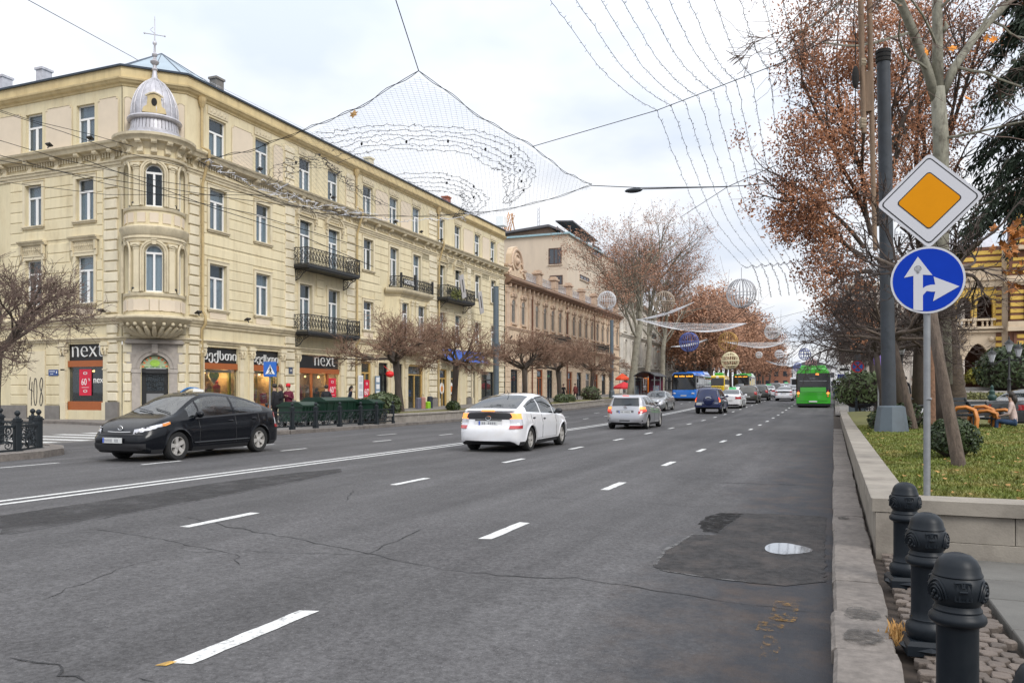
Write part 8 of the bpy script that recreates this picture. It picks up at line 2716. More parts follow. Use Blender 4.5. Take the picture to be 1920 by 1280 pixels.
for k in range(5):b.tube([(c0[0]-.026+.003*k,-.0095,c0[1]+.02-k*.011),(c0[0]-.01,-.0095,c0[1]+.026-k*.011),(c0[0]+.01,-.0095,c0[1]+.018-k*.011),(c0[0]+.026-.003*k,-.0095,c0[1]+.022-k*.011)],.0022,4)
b.tube([(c0[0]+.027*math.cos(q),-.0095,c0[1]+.008+.026*math.sin(q))for q in[2*PI*i/14 for i in range(15)]],.0022,4);b.box(c0[0]-.008,-.0115,c0[1]-.034,c0[0]+.008,-.009,c0[1]-.022)
obj('sticker',b,mat('sticker_grey',(.22,.22,.23),.6,var=0),rd,world=False)
b=MB();b.box(-.2,.012,-.03,.2,.03,.03);obj('bracket',b,M_GALV,rd,world=False)
CZ=20.6
cb_=at_depth(1671,812,CZ)
colm=thing('lamp_column','tall dark steel column on a faceted blue-grey base in the lawn','column',(cb_.x,cb_.y,.36))
def lc(u,v,Z=CZ):return at_depth(u,v,Z)-Vector((cb_.x,cb_.y,.36))
b=MB();b.lathe([(.43,-.2),(.42,.02),(.33,.68),(.27,.71),(.2,.72)],8,(0,0,0));obj('base',b,M_BASEP,colm,world=False)
b=MB();b.tube([lc(1667,768),lc(1664,600),lc(1660,320),lc(1656,100)],[.175,.17,.165,.16],16);obj('shaft',b,M_COLM,colm,world=False,smooth=60)
b=MB()
for v in(98,106,114):b.tube([lc(1656,v+3),lc(1656,v-3)],.185,16)
obj('collar',b,M_DARKIN,colm,world=False,smooth=60)
b=MB();b.tube([lc(1640,130),lc(1650,128),lc(1668,138)],.015,5);b.tube([lc(1640,130),lc(1632,132)],.02,5);obj('cable_clamp',b,M_GALV,colm,world=False)
wp_=thing('wooden_poles','pair of weathered wooden poles strapped beside the dark column','pole',(cb_.x-.6,cb_.y,4))
wb_=Vector((cb_.x-.6,cb_.y,4))
M_POLEW=mat('weathered_wood',(.22,.15,.1),.85,var=.3,scale=8,stretch=(1,1,.2),bump=.5,bscale=30)
def lw_(u,v,Z=CZ-.3):return at_depth(u,v,Z)-wb_
b=MB();b.tube([lw_(1611,-120),lw_(1615,60),lw_(1620,250)],[.075,.07,.065],8);obj('pole',b,M_POLEW,wp_,world=False,smooth=60)
b=MB();b.tube([lw_(1628,-120),lw_(1632,100),lw_(1637,330),lw_(1641,470)],[.07,.065,.06,.055],8);obj('pole',b,M_POLEW,wp_,world=False,smooth=60)
b=MB();a_,c_=lw_(1622,210),lw_(1632,135);b.box(a_.x-.04,a_.y-.04,a_.z,c_.x+.04,c_.y+.04,c_.z);obj('board',b,M_POLEW,wp_,world=False)
b=MB();
for v in(48,208):b.tube([lw_(1614,v),lw_(1632,v)],.03,5)
for v in(115,120,226,230,236):b.tube([lw_(1613,v),lw_(1622,v+1)],.085,8)
obj('strap',b,mat('rope',(.3,.24,.17),.9,var=.2),wp_,world=False)
b=MB();q_=lw_(1604,145);b.ball(q_,1,10,8,(.09,.09,.3));b.tube([lw_(1604,60),lw_(1604,120)],.012,4);b.tube([lw_(1604,165),lw_(1603,330)],.012,4);obj('insulator',b,M_DARKIN,wp_,world=False)
fpost=MB();fpost.cbox(-.075,-.075,-.1,.075,.075,1.0,.015);fpost.box(-.095,-.095,-.1,.095,.095,.12);fpost.box(-.09,-.09,.9,.09,.09,.95)
fpost.lathe([(.05,.99),(.045,1.03),(.03,1.05),(.06,1.09),(.075,1.13),(.06,1.17),(.03,1.2),(0,1.21)],10)
fpost=fpost.mesh('fence_post',M_FENCE,40)
def fence_panel(w,h=.72):
 mb=MB()
 mb.box(0,-.025,h-.03,w,.025,h+.03);mb.box(0,-.02,.1,w,.02,.15)
 c=w/2
 for s in(1,-1):
  mb.tube(scroll(c+s*w*.24,.45,w*.17,1.7,22,s,PI/2),.017,4,cap=False)
  mb.tube(scroll(c+s*w*.36,.25,w*.1,1.4,14,-s,PI/2),.014,4,cap=False)
  mb.tube(scroll(c+s*w*.36,.62,w*.09,1.3,14,s,-PI/2),.014,4,cap=False)
  mb.tube(scroll(c+s*w*.1,.26,w*.1,1.3,14,s,0),.014,4,cap=False)
  mb.tube([(c,0,.15),(c+s*w*.16,0,.3),(c+s*w*.04,0,.5),(c+s*w*.13,0,.69)],.016,4)
  mb.tube([(c+s*w*.49,0,.15),(c+s*w*.49,0,.69)],.013,4)
 mb.tube([(c+.14*math.cos(2*PI*k/18),0,.43+.2*math.sin(2*PI*k/18))for k in range(19)],.018,4)
 mb.ball((c,0,.43),.06,8,6,(1,.5,1.4));mb.tube([(c,0,.15),(c,0,.69)],.012,4)
 return mb
def iron_fence(name,label,pts,group=None,skip_last=False):
 t=thing(name,label,'fence',pts[0],0,group)
 for k,p in enumerate(pts):
  obj('fence_post',fpost,None,t,M=Matrix.Translation(p)@Matrix.Diagonal((.9,.9,.84,1)))
  if k<len(pts)-1:
   a,b_=Vector(p),Vector(pts[k+1]);d=b_-a
   w=d.length-.15
   B=Matrix.Translation(a+d.normalized()*.075)@Matrix.Rotation(math.atan2(d.y,d.x),4,'Z')@Matrix.Diagonal((1,1,.9,1))
   obj('fence_panel',fence_panel(w).mesh('fence_panel',M_FENCE),None,t,M=B)
 return t
fz=gz(24)+.13
fpts=[]
for u in(500,548,592,637,676,706,736):
 q=on_x(u,800,-18.75);fpts.append((-18.75,q.y,gz(q.y)+.13))
iron_fence('iron_fence','ornate dark cast-iron fence before the green waste containers',fpts)
iron_fence('iron_fence','ornate dark cast-iron fence on the corner island at the left edge',[(-17.0,7.6,.0),(-17.0,9.4,.0),(-17.05,11.2,.0),(-17.1,12.5,.0),(-17.6,13.4,.0),(-18.6,14.0,.0),(-20.2,14.3,.0)])
q=on_ground(1625,780,.13)
iron_fence('iron_fence','small square of cast-iron fence round the grey column far right of the green bus',[(1.2,49.6,gz(49)+.12),(2.35,49.6,gz(49)+.12),(2.4,51.5,gz(51)+.12)])
M_DUMP=mat('dumpster_green',(.005,.03,.016),.5,var=.2,scale=2,dirt=(.02,.03,.022),dirt_scale=1.5,dirt_amt=.5)
def dumpster(label,x,y,w,h,rz=0):
 t=thing('waste_container',label,'waste container',(x,y,gz(y)+.13),rz,'green waste containers behind the iron fence')
 b=MB();b.prism([(-.5,.22),(.5,.22),(.6,h-.1),(-.6,h-.1)],-w/2,w/2,'y')if False else b.prism([(-.5,.22),(.5,.22),(.6,h-.1),(-.6,h-.1)],-w/2,w/2,'y');obj('tub',b,M_DUMP,t,world=False)
 b=MB();b.box(-.65,-w/2-.05,h-.1,.65,w/2+.05,h-.03);b.prism([(-.62,h-.03),(.62,h-.03),(.35,h+.1),(-.35,h+.1)],-w/2,w/2,'y');obj('lid',b,M_DUMP,t,world=False)
 b=MB()
 for k in range(5):
  yy=-w/2+.15+(w-.3)*k/4
  b.prism([(.5,.25),(.6,h-.1),(.64,h-.1),(.54,.25)],yy-.03,yy+.03,'y')
 obj('rib',b,M_DUMP,t,world=False)
 for sx in(-.4,.4):
  for sy in(-w/2+.15,w/2-.15):
   b=MB();b.M=Matrix.Translation((sx,sy,.1))@Matrix.Rotation(PI/2,4,'Y');b.lathe([(.03,-.04),(.1,-.03),(.1,.03),(.03,.04)],10);obj('wheel',b,M_TYRE,t,world=False)
q=on_x(605,800,-20.2);dumpster('dark green waste container nearest the seated shoppers, the lower one',-20.3,on_x(560,800,-20.3).y,1.1,.92)
dumpster('wide dark green waste container under the red sale poster',-20.3,on_x(618,800,-20.3).y,2.3,1.1)
dumpster('narrow green waste container at the far end of the iron fence',-19.6,on_x(688,800,-19.6).y,.9,1.0)
q=on_x(506,790,-21.5)
cs=thing('crossing_sign','square blue pedestrian crossing sign on a thin post before the shop windows','road sign',(-21.5,q.y,gz(25)+.13))
zc=on_x(507,692,-21.5).z-(gz(25)+.13)
b=MB();b.tube([(0,0,0),(0,0,zc+.35)],.035,8);obj('post',b,M_GALV,cs,world=False)
sM=Matrix.Translation((.02,0,zc))@Matrix.Rotation(rad(-38)+PI/2-rad(0),4,'Z')
b=MB();b.M=Matrix.Translation((.05,-.05,zc))@Matrix.Rotation(rad(40),4,'Z');b.M=b.M@Matrix.Diagonal((.85,.85,.85,1));b.box(-.3,-.012,-.36,.3,.012,.36);obj('plate',b,M_BLUESIGN,cs,world=False)
b2=MB();b2.M=b.M;b2.prism([(-.22,-.24),(.22,-.24),(0,.22)],-.02,-.013,'y');obj('white_triangle',b2,M_WHITE,cs,world=False)
b2=MB();b2.M=b.M;b2.tube([(0,-.024,.08),(.01,-.024,-.06)],.03,5);b2.tube([(.01,-.024,-.06),(.07,-.024,-.22)],.02,5);b2.tube([(.01,-.024,-.06),(-.07,-.024,-.22)],.02,5);b2.tube([(0,-.024,.04),(.07,-.024,-.05)],.016,5);b2.tube([(0,-.024,.04),(-.07,-.024,-.05)],.016,5);b2.ball((0,-.024,.13),.03,8,6)
for k in range(3):b2.box(-.16+.12*k,-.026,-.235,-.1+.12*k,-.021,-.22)
obj('walker_figure',b2,M_BLACK,cs,world=False)
q=on_x(362,735,-28.5)
ph=thing('booth_hood','blue and white curved plastic hood standing before the corner doorway','booth',(q.x,q.y,gz(25)+.13),rad(35))
zt=q.z-gz(25)-.13
b=MB();n=10
arc_=[(-.55+1.1*k/n,zt-.25+.5*math.sin(PI*(.15+.75*k/n)))for k in range(n+1)]
b.prism(arc_+[(x,z-.06)for x,z in arc_[::-1]],-.45,.45,'y');obj('hood',b,mat('booth_blue',(.02,.2,.52),.35,var=.1),ph,world=False)
b=MB();b.prism([(.0,zt-.25),(.5,zt-.2),(.55,zt+.12),(.1,zt+.2)],-.47,-.455,'y');b.box(-.5,-.44,zt-.5,.35,-.4,zt-.3);obj('side_panel',b,M_WHITE,ph,world=False)
b=MB();b.box(-.05,-.4,0,.05,.4,zt-.2);b.box(-.4,-.4,.9,.4,.4,.98);obj('stand',b,M_BASEP,ph,world=False)
M_LOWST=mat('low_planter_stone',(.3,.27,.235),.85,var=.2,scale=2.5,dirt=(.15,.13,.11),dirt_scale=1.2,dirt_amt=.6)
def low_planter(label,x0,x1,y0,y1,h=.36):
 t=thing('low_planter',label,'planter',(x1,y0,gz(y0)+.13),0,'low stone planters along the far kerb')
 y=y0
 while y<y1-.3:
  l=min(1.45,y1-y)
  z=gz(y)+.1
  for x_ in(x1-.16,x0):
   b=MB();b.cbox(x_,y,z,x_+.16,y+l-.015,z+h,.015);obj('wall_stone',b,M_LOWST,t)
   b=MB();b.cbox(x_-.05,y,z+h,x_+.21,y+l-.015,z+h+.09,.02);obj('cap_stone',b,M_LOWST,t)
  y+=l
 for yy in(y0,y1-.16):
  b=MB();b.cbox(x0+.17,yy,gz(yy)+.1,x1-.17,yy+.16,gz(yy)+.1+h+.08,.02);obj('end_stone',b,M_LOWST,t)
 b=MB();b.grid(lambda u,v:(x0+.1+u*(x1-x0-.2),y0+.1+v*(y1-y0-.2),gz(y0+v*(y1-y0))+.1+h-.02+.12*math.sin(PI*u)),6,24);obj('soil',b,mat('winter_turf',(.14,.125,.045),.95,var=.4,scale=4),t)
low_planter('low stone planter starting at the end of the iron fence',-21.6,-18.75,31.3,45.5)
low_planter('low stone planter behind the white liftback and silver hatchback',-21.6,-18.75,48.5,68)
low_planter('low stone planter farthest along, before the plane trees',-21.6,-18.75,71,80)
def street_pole(label,X,u,vt,r):
 q=on_x(u,vt,X)
 t=thing('street_pole',label,'pole',(X,q.y,gz(q.y)+.13),0,'grey street poles along the far pavement')
 h=q.z-gz(q.y)-.13
 b=MB();b.tube([(0,0,0),(0,0,h)],[r*1.1,r],12);obj('shaft',b,mat('pole_slate',(.1,.13,.155),.5,var=.12,scale=4),t,world=False,smooth=60)
 b=MB();b.lathe([(r*1.7,0),(r*1.6,1.0),(r*1.15,1.15)],8);obj('base',b,M_BASEP,t,world=False)
 b=MB();b.box(r*.8,-.5,h*.42,r*1.4+.3,.5,h*.42+.9)if r>.2 else b.box(-.2,-.2,h*.5,.2,.2,h*.5+.4);obj('control_box',b,M_BASEP,t,world=False)
street_pole('thick slate-grey street pole in front of the blue awning end',-19.5,930,537,.17)
street_pole('slate-grey street pole before the tan palace end',-19.5,1147,600,.17)
bs=thing('bus_shelter','dark arched bus shelter in front of the blue bus','bus shelter',(-17.6,80.5,gz(80)+.13))
b=MB();n=8
a_=[(-1.1+2.2*k/n,2.5+.45*math.sin(PI*k/n))for k in range(n+1)]
b.prism(a_+[(x,z-.08)for x,z in a_[::-1]],-1.5,4.5,'y');obj('roof',b,M_TRIMB,bs,world=False)
for y in(-1.4,1.5,4.4):
 for x in(-1.0,1.0):
  b=MB();b.tube([(x,y,0),(x,y,2.5)],.05,6);obj('post',b,M_GALV,bs,world=False)
b=MB();b.box(-1.05,-1.3,.5,-1.02,4.3,2.3);obj('back_pane',b,M_SHOPG,bs,world=False)
b=MB();b.box(-.9,-.8,.4,-.5,3.8,.48);obj('bench',b,M_ORANGE,bs,world=False)
p=on_x(1235,716,-17.6)
ad_=thing('advert_panel','maroon advert panel with a pale picture at the bus shelter end','advert',(-17.6,p.y-1.5,gz(78)+.13),rad(20))
b=MB();b.cbox(-.75,-.1,.2,.75,.1,2.75,.05);obj('case',b,mat('advert_maroon',(.18,.015,.05),.35,var=.1),ad_,world=False)
b=MB();b.box(-.3,-.115,.35,.35,-.102,1.6);obj('picture',b,mat('advert_pale',(.3,.38,.5),.4,var=.4,scale=4),ad_,world=False)
b=MB();b.box(-.5,-.115,2.1,.5,-.102,2.25);b.box(-.2,-.115,1.2,.22,-.108,1.5);obj('advert_lettering',b,M_WHITE,ad_,world=False)
p=at_depth(1214,722,88)
ob=thing('orange_kiosk','bright orange rounded box behind the grey saloon','kiosk',(p.x,p.y,gz(88)))
b=MB();b.cbox(-.6,-.5,.8,.6,.5,2.4,.2);b.box(-.4,-.3,0,.4,.3,.8);obj('body',b,mat('kiosk_orange',(.8,.2,.01),.4,var=.08),ob,world=False)
for k,(u,v,rr_,lab)in enumerate(((1170,722,1.35,'red parasol lower of the two before the plane trees'),(1167,706,.9,'orange-red parasol upper and smaller before the plane trees'))):
 p=at_depth(u,v,92+6*k)
 t=thing('parasol',lab,'parasol',(p.x,p.y,gz(p.y)+.13),0,'parasols before the tan palace')
 h=p.z-gz(p.y)
 b=MB();b.lathe([(rr_,h-.35),(rr_*.6,h-.05),(.1,h+.25),(0,h+.3)],8);b.lathe([(rr_,h-.55),(rr_,h-.35)],8);obj('canopy',b,mat('parasol_red'if not k else 'parasol_orange',(.6,.03,.04)if not k else(.75,.09,.03),.8,var=.1),t,world=False)
 b=MB();b.tube([(0,0,0),(0,0,h+.3)],.03,6);obj('pole',b,M_PVC,t,world=False)
for k,(y,x,w,h,c)in enumerate(((53.9,-29.5,.5,.9,(.12,.12,.16)),(54.6,-29.5,.5,.95,(.42,.2,.16)),(55.6,-29.4,.5,1.0,(.03,.035,.05)),(55.1,-29.3,.42,.6,(.25,.5,.02)))):
 t=thing('suitcase',('dark grey suitcase first in the row outside the luggage shop','pink suitcase outside the luggage shop','black suitcase last in the row outside the luggage shop','lime green bag standing among the suitcases')[k],'suitcase',(x,y,gz(50)+.13),0,'luggage set out before the shop')
 b=MB();b.cbox(-.15,-w/2,.05,.15,w/2,h,.06);obj('shell',b,mat('luggage%d'%k if False else 'luggage_'+'abcd'[k],c,.4,var=.1),t,world=False)
 b=MB();b.tube([(-.02,-.12,h-.02),(-.02,-.12,h+.2),(-.02,.12,h+.2),(-.02,.12,h-.02)],.012,4);obj('handle',b,M_TRIMB,t,world=False)
rs_=thing('red_lantern','red lantern sign hung over the dark shop entrance behind the first pollarded tree','lantern',(-30.6,51.2,2.75))
b=MB();b.ball((.2,0,0),1,12,8,(.3,.38,.24));b.tube([(.2,0,.24),(-.3,0,.6)],.02,4);obj('lantern',b,mat('lantern_red',(.75,.02,.02),.5,var=.1),rs_,world=False)
for k,y in enumerate((47.9,50.15)):
 t=thing('notice_board',('white notice board with papers left of the sale poster window','blue-grey notice board beside the dark shop entrance')[k],'notice',(-30.85,y,1.0))
 b=MB();b.box(0,-.3,0,.06,.3,1.6);obj('board',b,(M_PVC,mat('notice_blue',(.2,.28,.36),.6))[k],t,world=False)
 for j in range(3):
  b=MB();b.box(.06,-.22,.15+j*.5,.07,.22,.5+j*.5);obj('paper',b,(mat('paper_grey',(.5,.52,.55),.8,var=.2),M_PVC)[k],t,world=False)
p=on_x(1608,687,1.75)
nsz=at_depth(1608,687,44)
ns=thing('no_stopping_sign','round blue and red no-stopping sign on the grey column by the far fence','road sign',tuple(nsz),rad(0))
b=MB();b.prism(circ(.33,28),-.02,.0,'y');obj('plate',b,mat('sign_red',(.6,.02,.03),.5),ns,world=False)
b=MB();b.prism(circ(.26,28),-.03,-.02,'y');obj('blue_face',b,M_BLUESIGN,ns,world=False)
for s in(1,-1):
 b=MB();b.M=Matrix.Rotation(s*PI/4,4,'Y');b.box(-.28,-.036,-.035,.28,-.031-.002*(s>0),.035);obj('red_bar',b,MATS['sign_red'],ns,world=False)
gc=thing('grey_column','grey lamp column on a broad base inside the small iron fence','column',(nsz.x+.15,nsz.y+6.3,gz(50)))
b=MB();b.cbox(-.5,-.5,0,.5,.5,1.35,.05);obj('base',b,M_BASEP,gc,world=False)
b=MB();b.tube([(0,0,1.3),(0,0,2.4),(0,0,9)],[.26,.2,.16],10);obj('shaft',b,M_COLM,gc,world=False)
p=at_depth(1583,695,58)
bf=thing('bus_stop_flag','white and navy bus stop flag board right of the green bus','sign',tuple(p))
b=MB();b.box(-.45,-.04,-.25,.45,.04,.42);obj('board',b,M_PVC,bf,world=False)
b=MB();b.box(-.46,-.05,-.55,.46,.05,-.25);obj('navy_band',b,mat('sign_navy2',(.03,.04,.2),.5),bf,world=False)
b=MB();b.box(-.3,-.05,0,.3,-.041,.2);obj('bus_symbol',b,M_BLACK,bf,world=False)
b=MB();b.tube([(.5,0,-2.6),(.5,0,.5)],.05,6);obj('post',b,M_GALV,bf,world=False)
p=at_depth(1648,675,33);q=thing('purple_sign','back of an oval purple road sign behind the big column','road sign',tuple(p),rad(55))
b=MB();b.prism(circ(.36,28),-.015,.015,'y');obj('plate',b,mat('sign_purple',(.2,.12,.42),.5),q,world=False);b=MB();b.tube([(0,.03,-2.2),(0,.03,.3)],.03,6);obj('post',b,M_GALV,q,world=False)
M_LAMPG=mat('lamp_glass',(.5,.52,.55),.2,var=.05)
def street_lamp(label,loc,h,heads):
 t=thing('street_lamp',label,'street lamp',loc,0,'black lantern lamps on the right plaza')
 b=MB();b.lathe([(.16,0),(.15,.5),(.09,.6),(.07,1.2),(.1,1.25),(.05,1.35),(.045,h)],10)
 for hx,hz in heads:
  if abs(hx)>.01:b.tube([(0,0,h-.1),(hx*.5,0,h-.2),(hx,0,h+hz-.2)],.03,5)
 obj('pole',b,M_IRON,t,world=False,smooth=40)
 for hx,hz in heads:
  b=MB();b.lathe([(.08,h+hz),(.19,h+hz+.4)],6,(hx,0,0));l=obj('lantern',b,M_LAMPG,t,world=False)
  b=MB();b.lathe([(.24,h+hz+.4),(.12,h+hz+.55),(.04,h+hz+.6),(.03,h+hz+.75),(0,h+hz+.8)],8,(hx,0,0));b.lathe([(.1,h+hz-.1),(.1,h+hz)],6,(hx,0,0));obj('lantern_cap',b,M_IRON,l,world=False)
p=at_depth(1691,745,38);street_lamp('single lantern lamp left of the sign pole against the pale house',(p.x,p.y,gz(38)+.3),on_x(1691,664,p.x).z-gz(38)-.3,[(0,0)])
p=at_depth(1724,745,44);street_lamp('thin lamp post between the lean trunks against the pale house',(p.x,p.y,gz(44)+.3),6.5,[(0,0)])
p=at_depth(1892,745,40);street_lamp('cluster of black lanterns before the dark evergreen bush',(p.x,p.y,.8),at_depth(1892,665,40).z-.9,[(-.75,-.25),(0,.25),(.4,0),(.85,.35)])
M_BENCH=mat('bench_orange',(.55,.2,.04),.5,var=.2,scale=6)
def bench(label,u,v,Z):
 p=at_depth(u,v,Z)
 t=thing('park_bench',label,'bench',(p.x,p.y,p.z-.12),rad(66),'orange-armed benches at the right edge')
 for s in(-.8,.8):
  b=MB();b.tube([(s,-.32,-.05),(s,-.36,.3),(s,-.3,.52),(s,-.1,.6),(s,.12,.58),(s,.25,.45),(s,.3,.2)],.06,6);obj('arm',b,M_BENCH,t,world=False,smooth=60)
  b=MB();b.tube([(s,.3,-.1),(s,.25,.4),(s,.42,.85)],.04,5);b.tube([(s,-.3,-.1),(s,-.28,.35)],.04,5);obj('leg',b,M_IRON,t,world=False)
 for k in range(4):
  b=MB();b.box(-.85,-.28+.13*k,.36,.85,-.18+.13*k,.4);obj('seat_slat',b,M_FENCE,t,world=False)
  b=MB();b.M=Matrix.Translation((0,.3+.04*k,.48+.11*k));b.box(-.85,-.02,-.04,.85,.02,.045);obj('back_slat',b,M_FENCE,t,world=False)
bench('orange-armed bench half hidden by the round shrub',1822,795,22)
bench('orange-armed bench nearest the seated woman',1862,800,23)
for k,(u,v,Z,lab)in enumerate(((1813,768,27,'small dark bollard left of the green hydrant post'),(1877,775,25,'small dark bollard before the parked saloon'))):
 p=at_depth(u,v,Z);dup(b1,(p.x,p.y,p.z-.4),0,lab,'small bollards by the parked car',scale=.62)
p=at_depth(1860,775,29);hy=thing('hydrant_post','dark green fluted post beside the parked saloon','post',(p.x,p.y,p.z-.35))
b=MB();b.lathe([(.2,0),(.2,.25),(.13,.3),(.11,.85),(.15,.9),(.15,.98),(.09,1.05),(.1,1.15),(.05,1.22),(.06,1.32),(0,1.4)],12);obj('post',b,mat('post_green',(.02,.06,.05),.5,var=.15),hy,world=False,smooth=40)
# ------ overhead: net, light strings, wire globes, wires
M_WIRE=mat('black_wire',(.03,.03,.032),1.0,spec=.1,var=0)
M_NETG=mat('net_cord',(.1,.105,.12),1.0,spec=0,var=0)
M_LSTR=mat('light_cord',(.07,.07,.075),1.0,spec=0,var=0)
M_SILW=mat('white_wire',(.62,.62,.64),.5,var=0)
def on_z(u,v,z):
 d=ray(u,v);t=(z-EYE)/d.z
 return Vector((d.x*t,d.y*t,z))
NZ=8.5
cA,cC,cD=on_z(785,133,NZ),on_z(998,275,NZ-.1),on_z(1110,348,NZ)
cB=on_z(372,302,NZ-.2);cE=on_z(905,400,NZ-.4);cF=on_z(585,400,NZ-.5)
nt_=thing('light_net','large fine net with wavy light cords stretched over the avenue before the corner building','light net',tuple(cA))
def edge_pt(path,t,sag,z_s):
 n=len(path)-1
 k=min(n-1,int(t*n));f=t*n-k
 return path[k].lerp(path[k+1],f)
def net_surf(u,v):
 top_=edge_pt([cA,cC,cD],u,0,0);bot=edge_pt([cB,cF,cE,cD],u,0,0)
 p=top_.lerp(bot,v)
 p.z-=.45*math.sin(PI*u)*math.sin(PI*v)
 return p
b=MB()
def along(path,n=8):
 out=[]
 for p,q in zip(path,path[1:]):
  for i in range(n):out.append(p.lerp(q,i/n))
 return out
NP=along([cA,cC,cD,cE,cF,cB,on_z(575,243,NZ-.1),cA])
corn=[cA,cC,cD,cE,cF,cB]
def net_z(x,y):
 sw=sz=0
 for c in corn:
  w_=1/((c.x-x)**2+(c.y-y)**2+.05)**1.5
  sw+=w_;sz+=w_*c.z
 return sz/sw-.12
for ang in(.6,.6+1.35):
 d2,n2=Vector((math.cos(ang),math.sin(ang))),Vector((-math.sin(ang),math.cos(ang)))
 off=sorted(Vector((p.x,p.y)).dot(n2)for p in NP)
 c_=off[0]+.06
 while c_<off[-1]:
  hits=[]
  for p,q in zip(NP,NP[1:]+NP[:1]):
   a_,e_=Vector((p.x,p.y)).dot(n2)-c_,Vector((q.x,q.y)).dot(n2)-c_
   if(a_<0)!=(e_<0):hits.append((p+(q-p)*(a_/(a_-e_))).to_2d().dot(d2))
  hits.sort()
  for t0,t1 in zip(hits[::2],hits[1::2]):
   m_=max(2,int((t1-t0)/.7))
   pts=[]
   for i in range(m_+1):
    q=d2*(t0+(t1-t0)*i/m_)+n2*c_
    pts.append((q.x,q.y,net_z(q.x,q.y)))
   b.tube(pts,.002,3,cap=False)
  c_+=.13
tag(obj('net',b,M_NETG,nt_),kind='stuff')
b=MB()
for path in([cA,cC,cD],[cB,cF,cE,cD],[cA,on_z(575,243,NZ-.1),cB]):
 for e in range(2):
  pts=[]
  for i in range(41):
   p=edge_pt(path,i/40,0,0);p.z-=.12*math.sin(PI*i/40*(len(path)-1))**2+e*.05*math.sin(i*.9);pts.append(p)
  b.tube(pts,.009,4,cap=False)
obj('edge_rope',b,M_WIRE,nt_)
def light_cord(par,pix,z,m,wave=.05,seed=0,r=.007,tick=.05,name='light_cord',zf=None):
 rr_=random.Random(seed)
 P3=[on_z(u,v,z if zf is None else zf(u,v))for u,v in pix]
 xs=list(range(len(P3)))
 fx,fy,fz_=(pchip(xs,[p[i]for p in P3])for i in range(3))
 N=14*(len(P3)-1)
 pts=[]
 for i in range(N+1):
  t=(len(P3)-1)*i/N
  pts.append(Vector((fx(t)+rr_.gauss(0,wave),fy(t)+rr_.gauss(0,wave),fz_(t)+rr_.gauss(0,wave*.3))))
 b=MB();b.tube(pts,r,3,cap=False)
 for a,c in zip(pts,pts[1:]):
  L_=(c-a).length
  for k in range(max(1,int(L_/.22))):
   p=a.lerp(c,rr_.random());b.tube([p,p+Vector((rr_.uniform(-1,1),rr_.uniform(-1,1),rr_.uniform(-1,1))).normalized()*tick],r*.8,3,cap=False)
 return obj(name,b,m,par)
for k in range(6):
 o=k*9
 light_cord(nt_,[(592+o,250+o*1.2),(680+o*.4,238+o),(790,236+o),(890-o*.2,245+o),(965-o*.8,272+o),(1000-o*1.3,305+o*.3),(990-o*1.0,350-o*.2),(955-o*.2,385-o*.1)],NZ-.25,M_LSTR,.05,k)
for k in range(5):
 o=k*9
 light_cord(nt_,[(745+o,328+o*.8),(820+o*.3,324+o),(870-o*.2,338+o*.8),(908-o*1.1,365+o*.2),(895-o*.8,395-o*.2),(850,408)],NZ-.35,M_LSTR,.05,20+k)
for k in range(5):
 o=k*8
 light_cord(nt_,[(490+o*1.2,345+o*.3),(540+o,300+o*.5),(600+o,290+o),(640+o,340+o*.4),(700+o,385)],NZ-.3,M_LSTR,.06,40+k)
light_cord(nt_,[(380,300),(470,345),(560,382),(660,405),(760,412),(860,408),(905,398)],NZ-.5,M_SILW,.12,60,r=.012,tick=.1)
light_cord(nt_,[(500,338),(560,372),(640,392),(700,402)],NZ-.45,M_SILW,.16,61,r=.012,tick=.1)
b=MB()
for u,v in((678,270),(762,266),(840,265),(910,280),(958,293),(975,320),(978,340),(982,357),(838,343),(888,350),(888,370),(868,393),(555,305),(620,365)):
 p=on_z(u,v,NZ-.3);b.ball(p,.035,6,4,(1,1,1.4))
obj('connector',b,M_WIRE,nt_)
b=MB();p=on_z(663,214,NZ-.05)
b.M=Matrix.Translation(p)@Matrix.Rotation(1.2,4,'X');b.add([(0,0,.03)]+[(.13*x,.13*y,0)for x,y in o_],[(0,1+q,1+(q+1)%12)for q in range(12)])
tag(obj('single_leaf',b,M_LEAF_D),'brown leaf caught on the net rope above the roofline','leaf')
st_=thing('string_lights','row of long sagging light strings above the traffic lanes','string lights',tuple(on_z(1230,205,8.8)))
tops=[(1030,-4),(1078,-4),(1125,-4),(1164,-4),(1208,-4),(1252,-4),(1290,-4),(1339,-4),(1386,-4),(1430,-4),(1468,-4)]
knots=[(1232,207),(1259,199),(1284,191),(1310,182),(1337,172),(1361,162),(1381,153),(1408,142),(1441,130),(1474,115),(1500,105)]
ends=[(1392,498),(1410,497),(1428,495),(1444,494),(1458,493),(1470,491),(1482,489),(1494,487),(1506,485),(1516,483),(1526,481)]
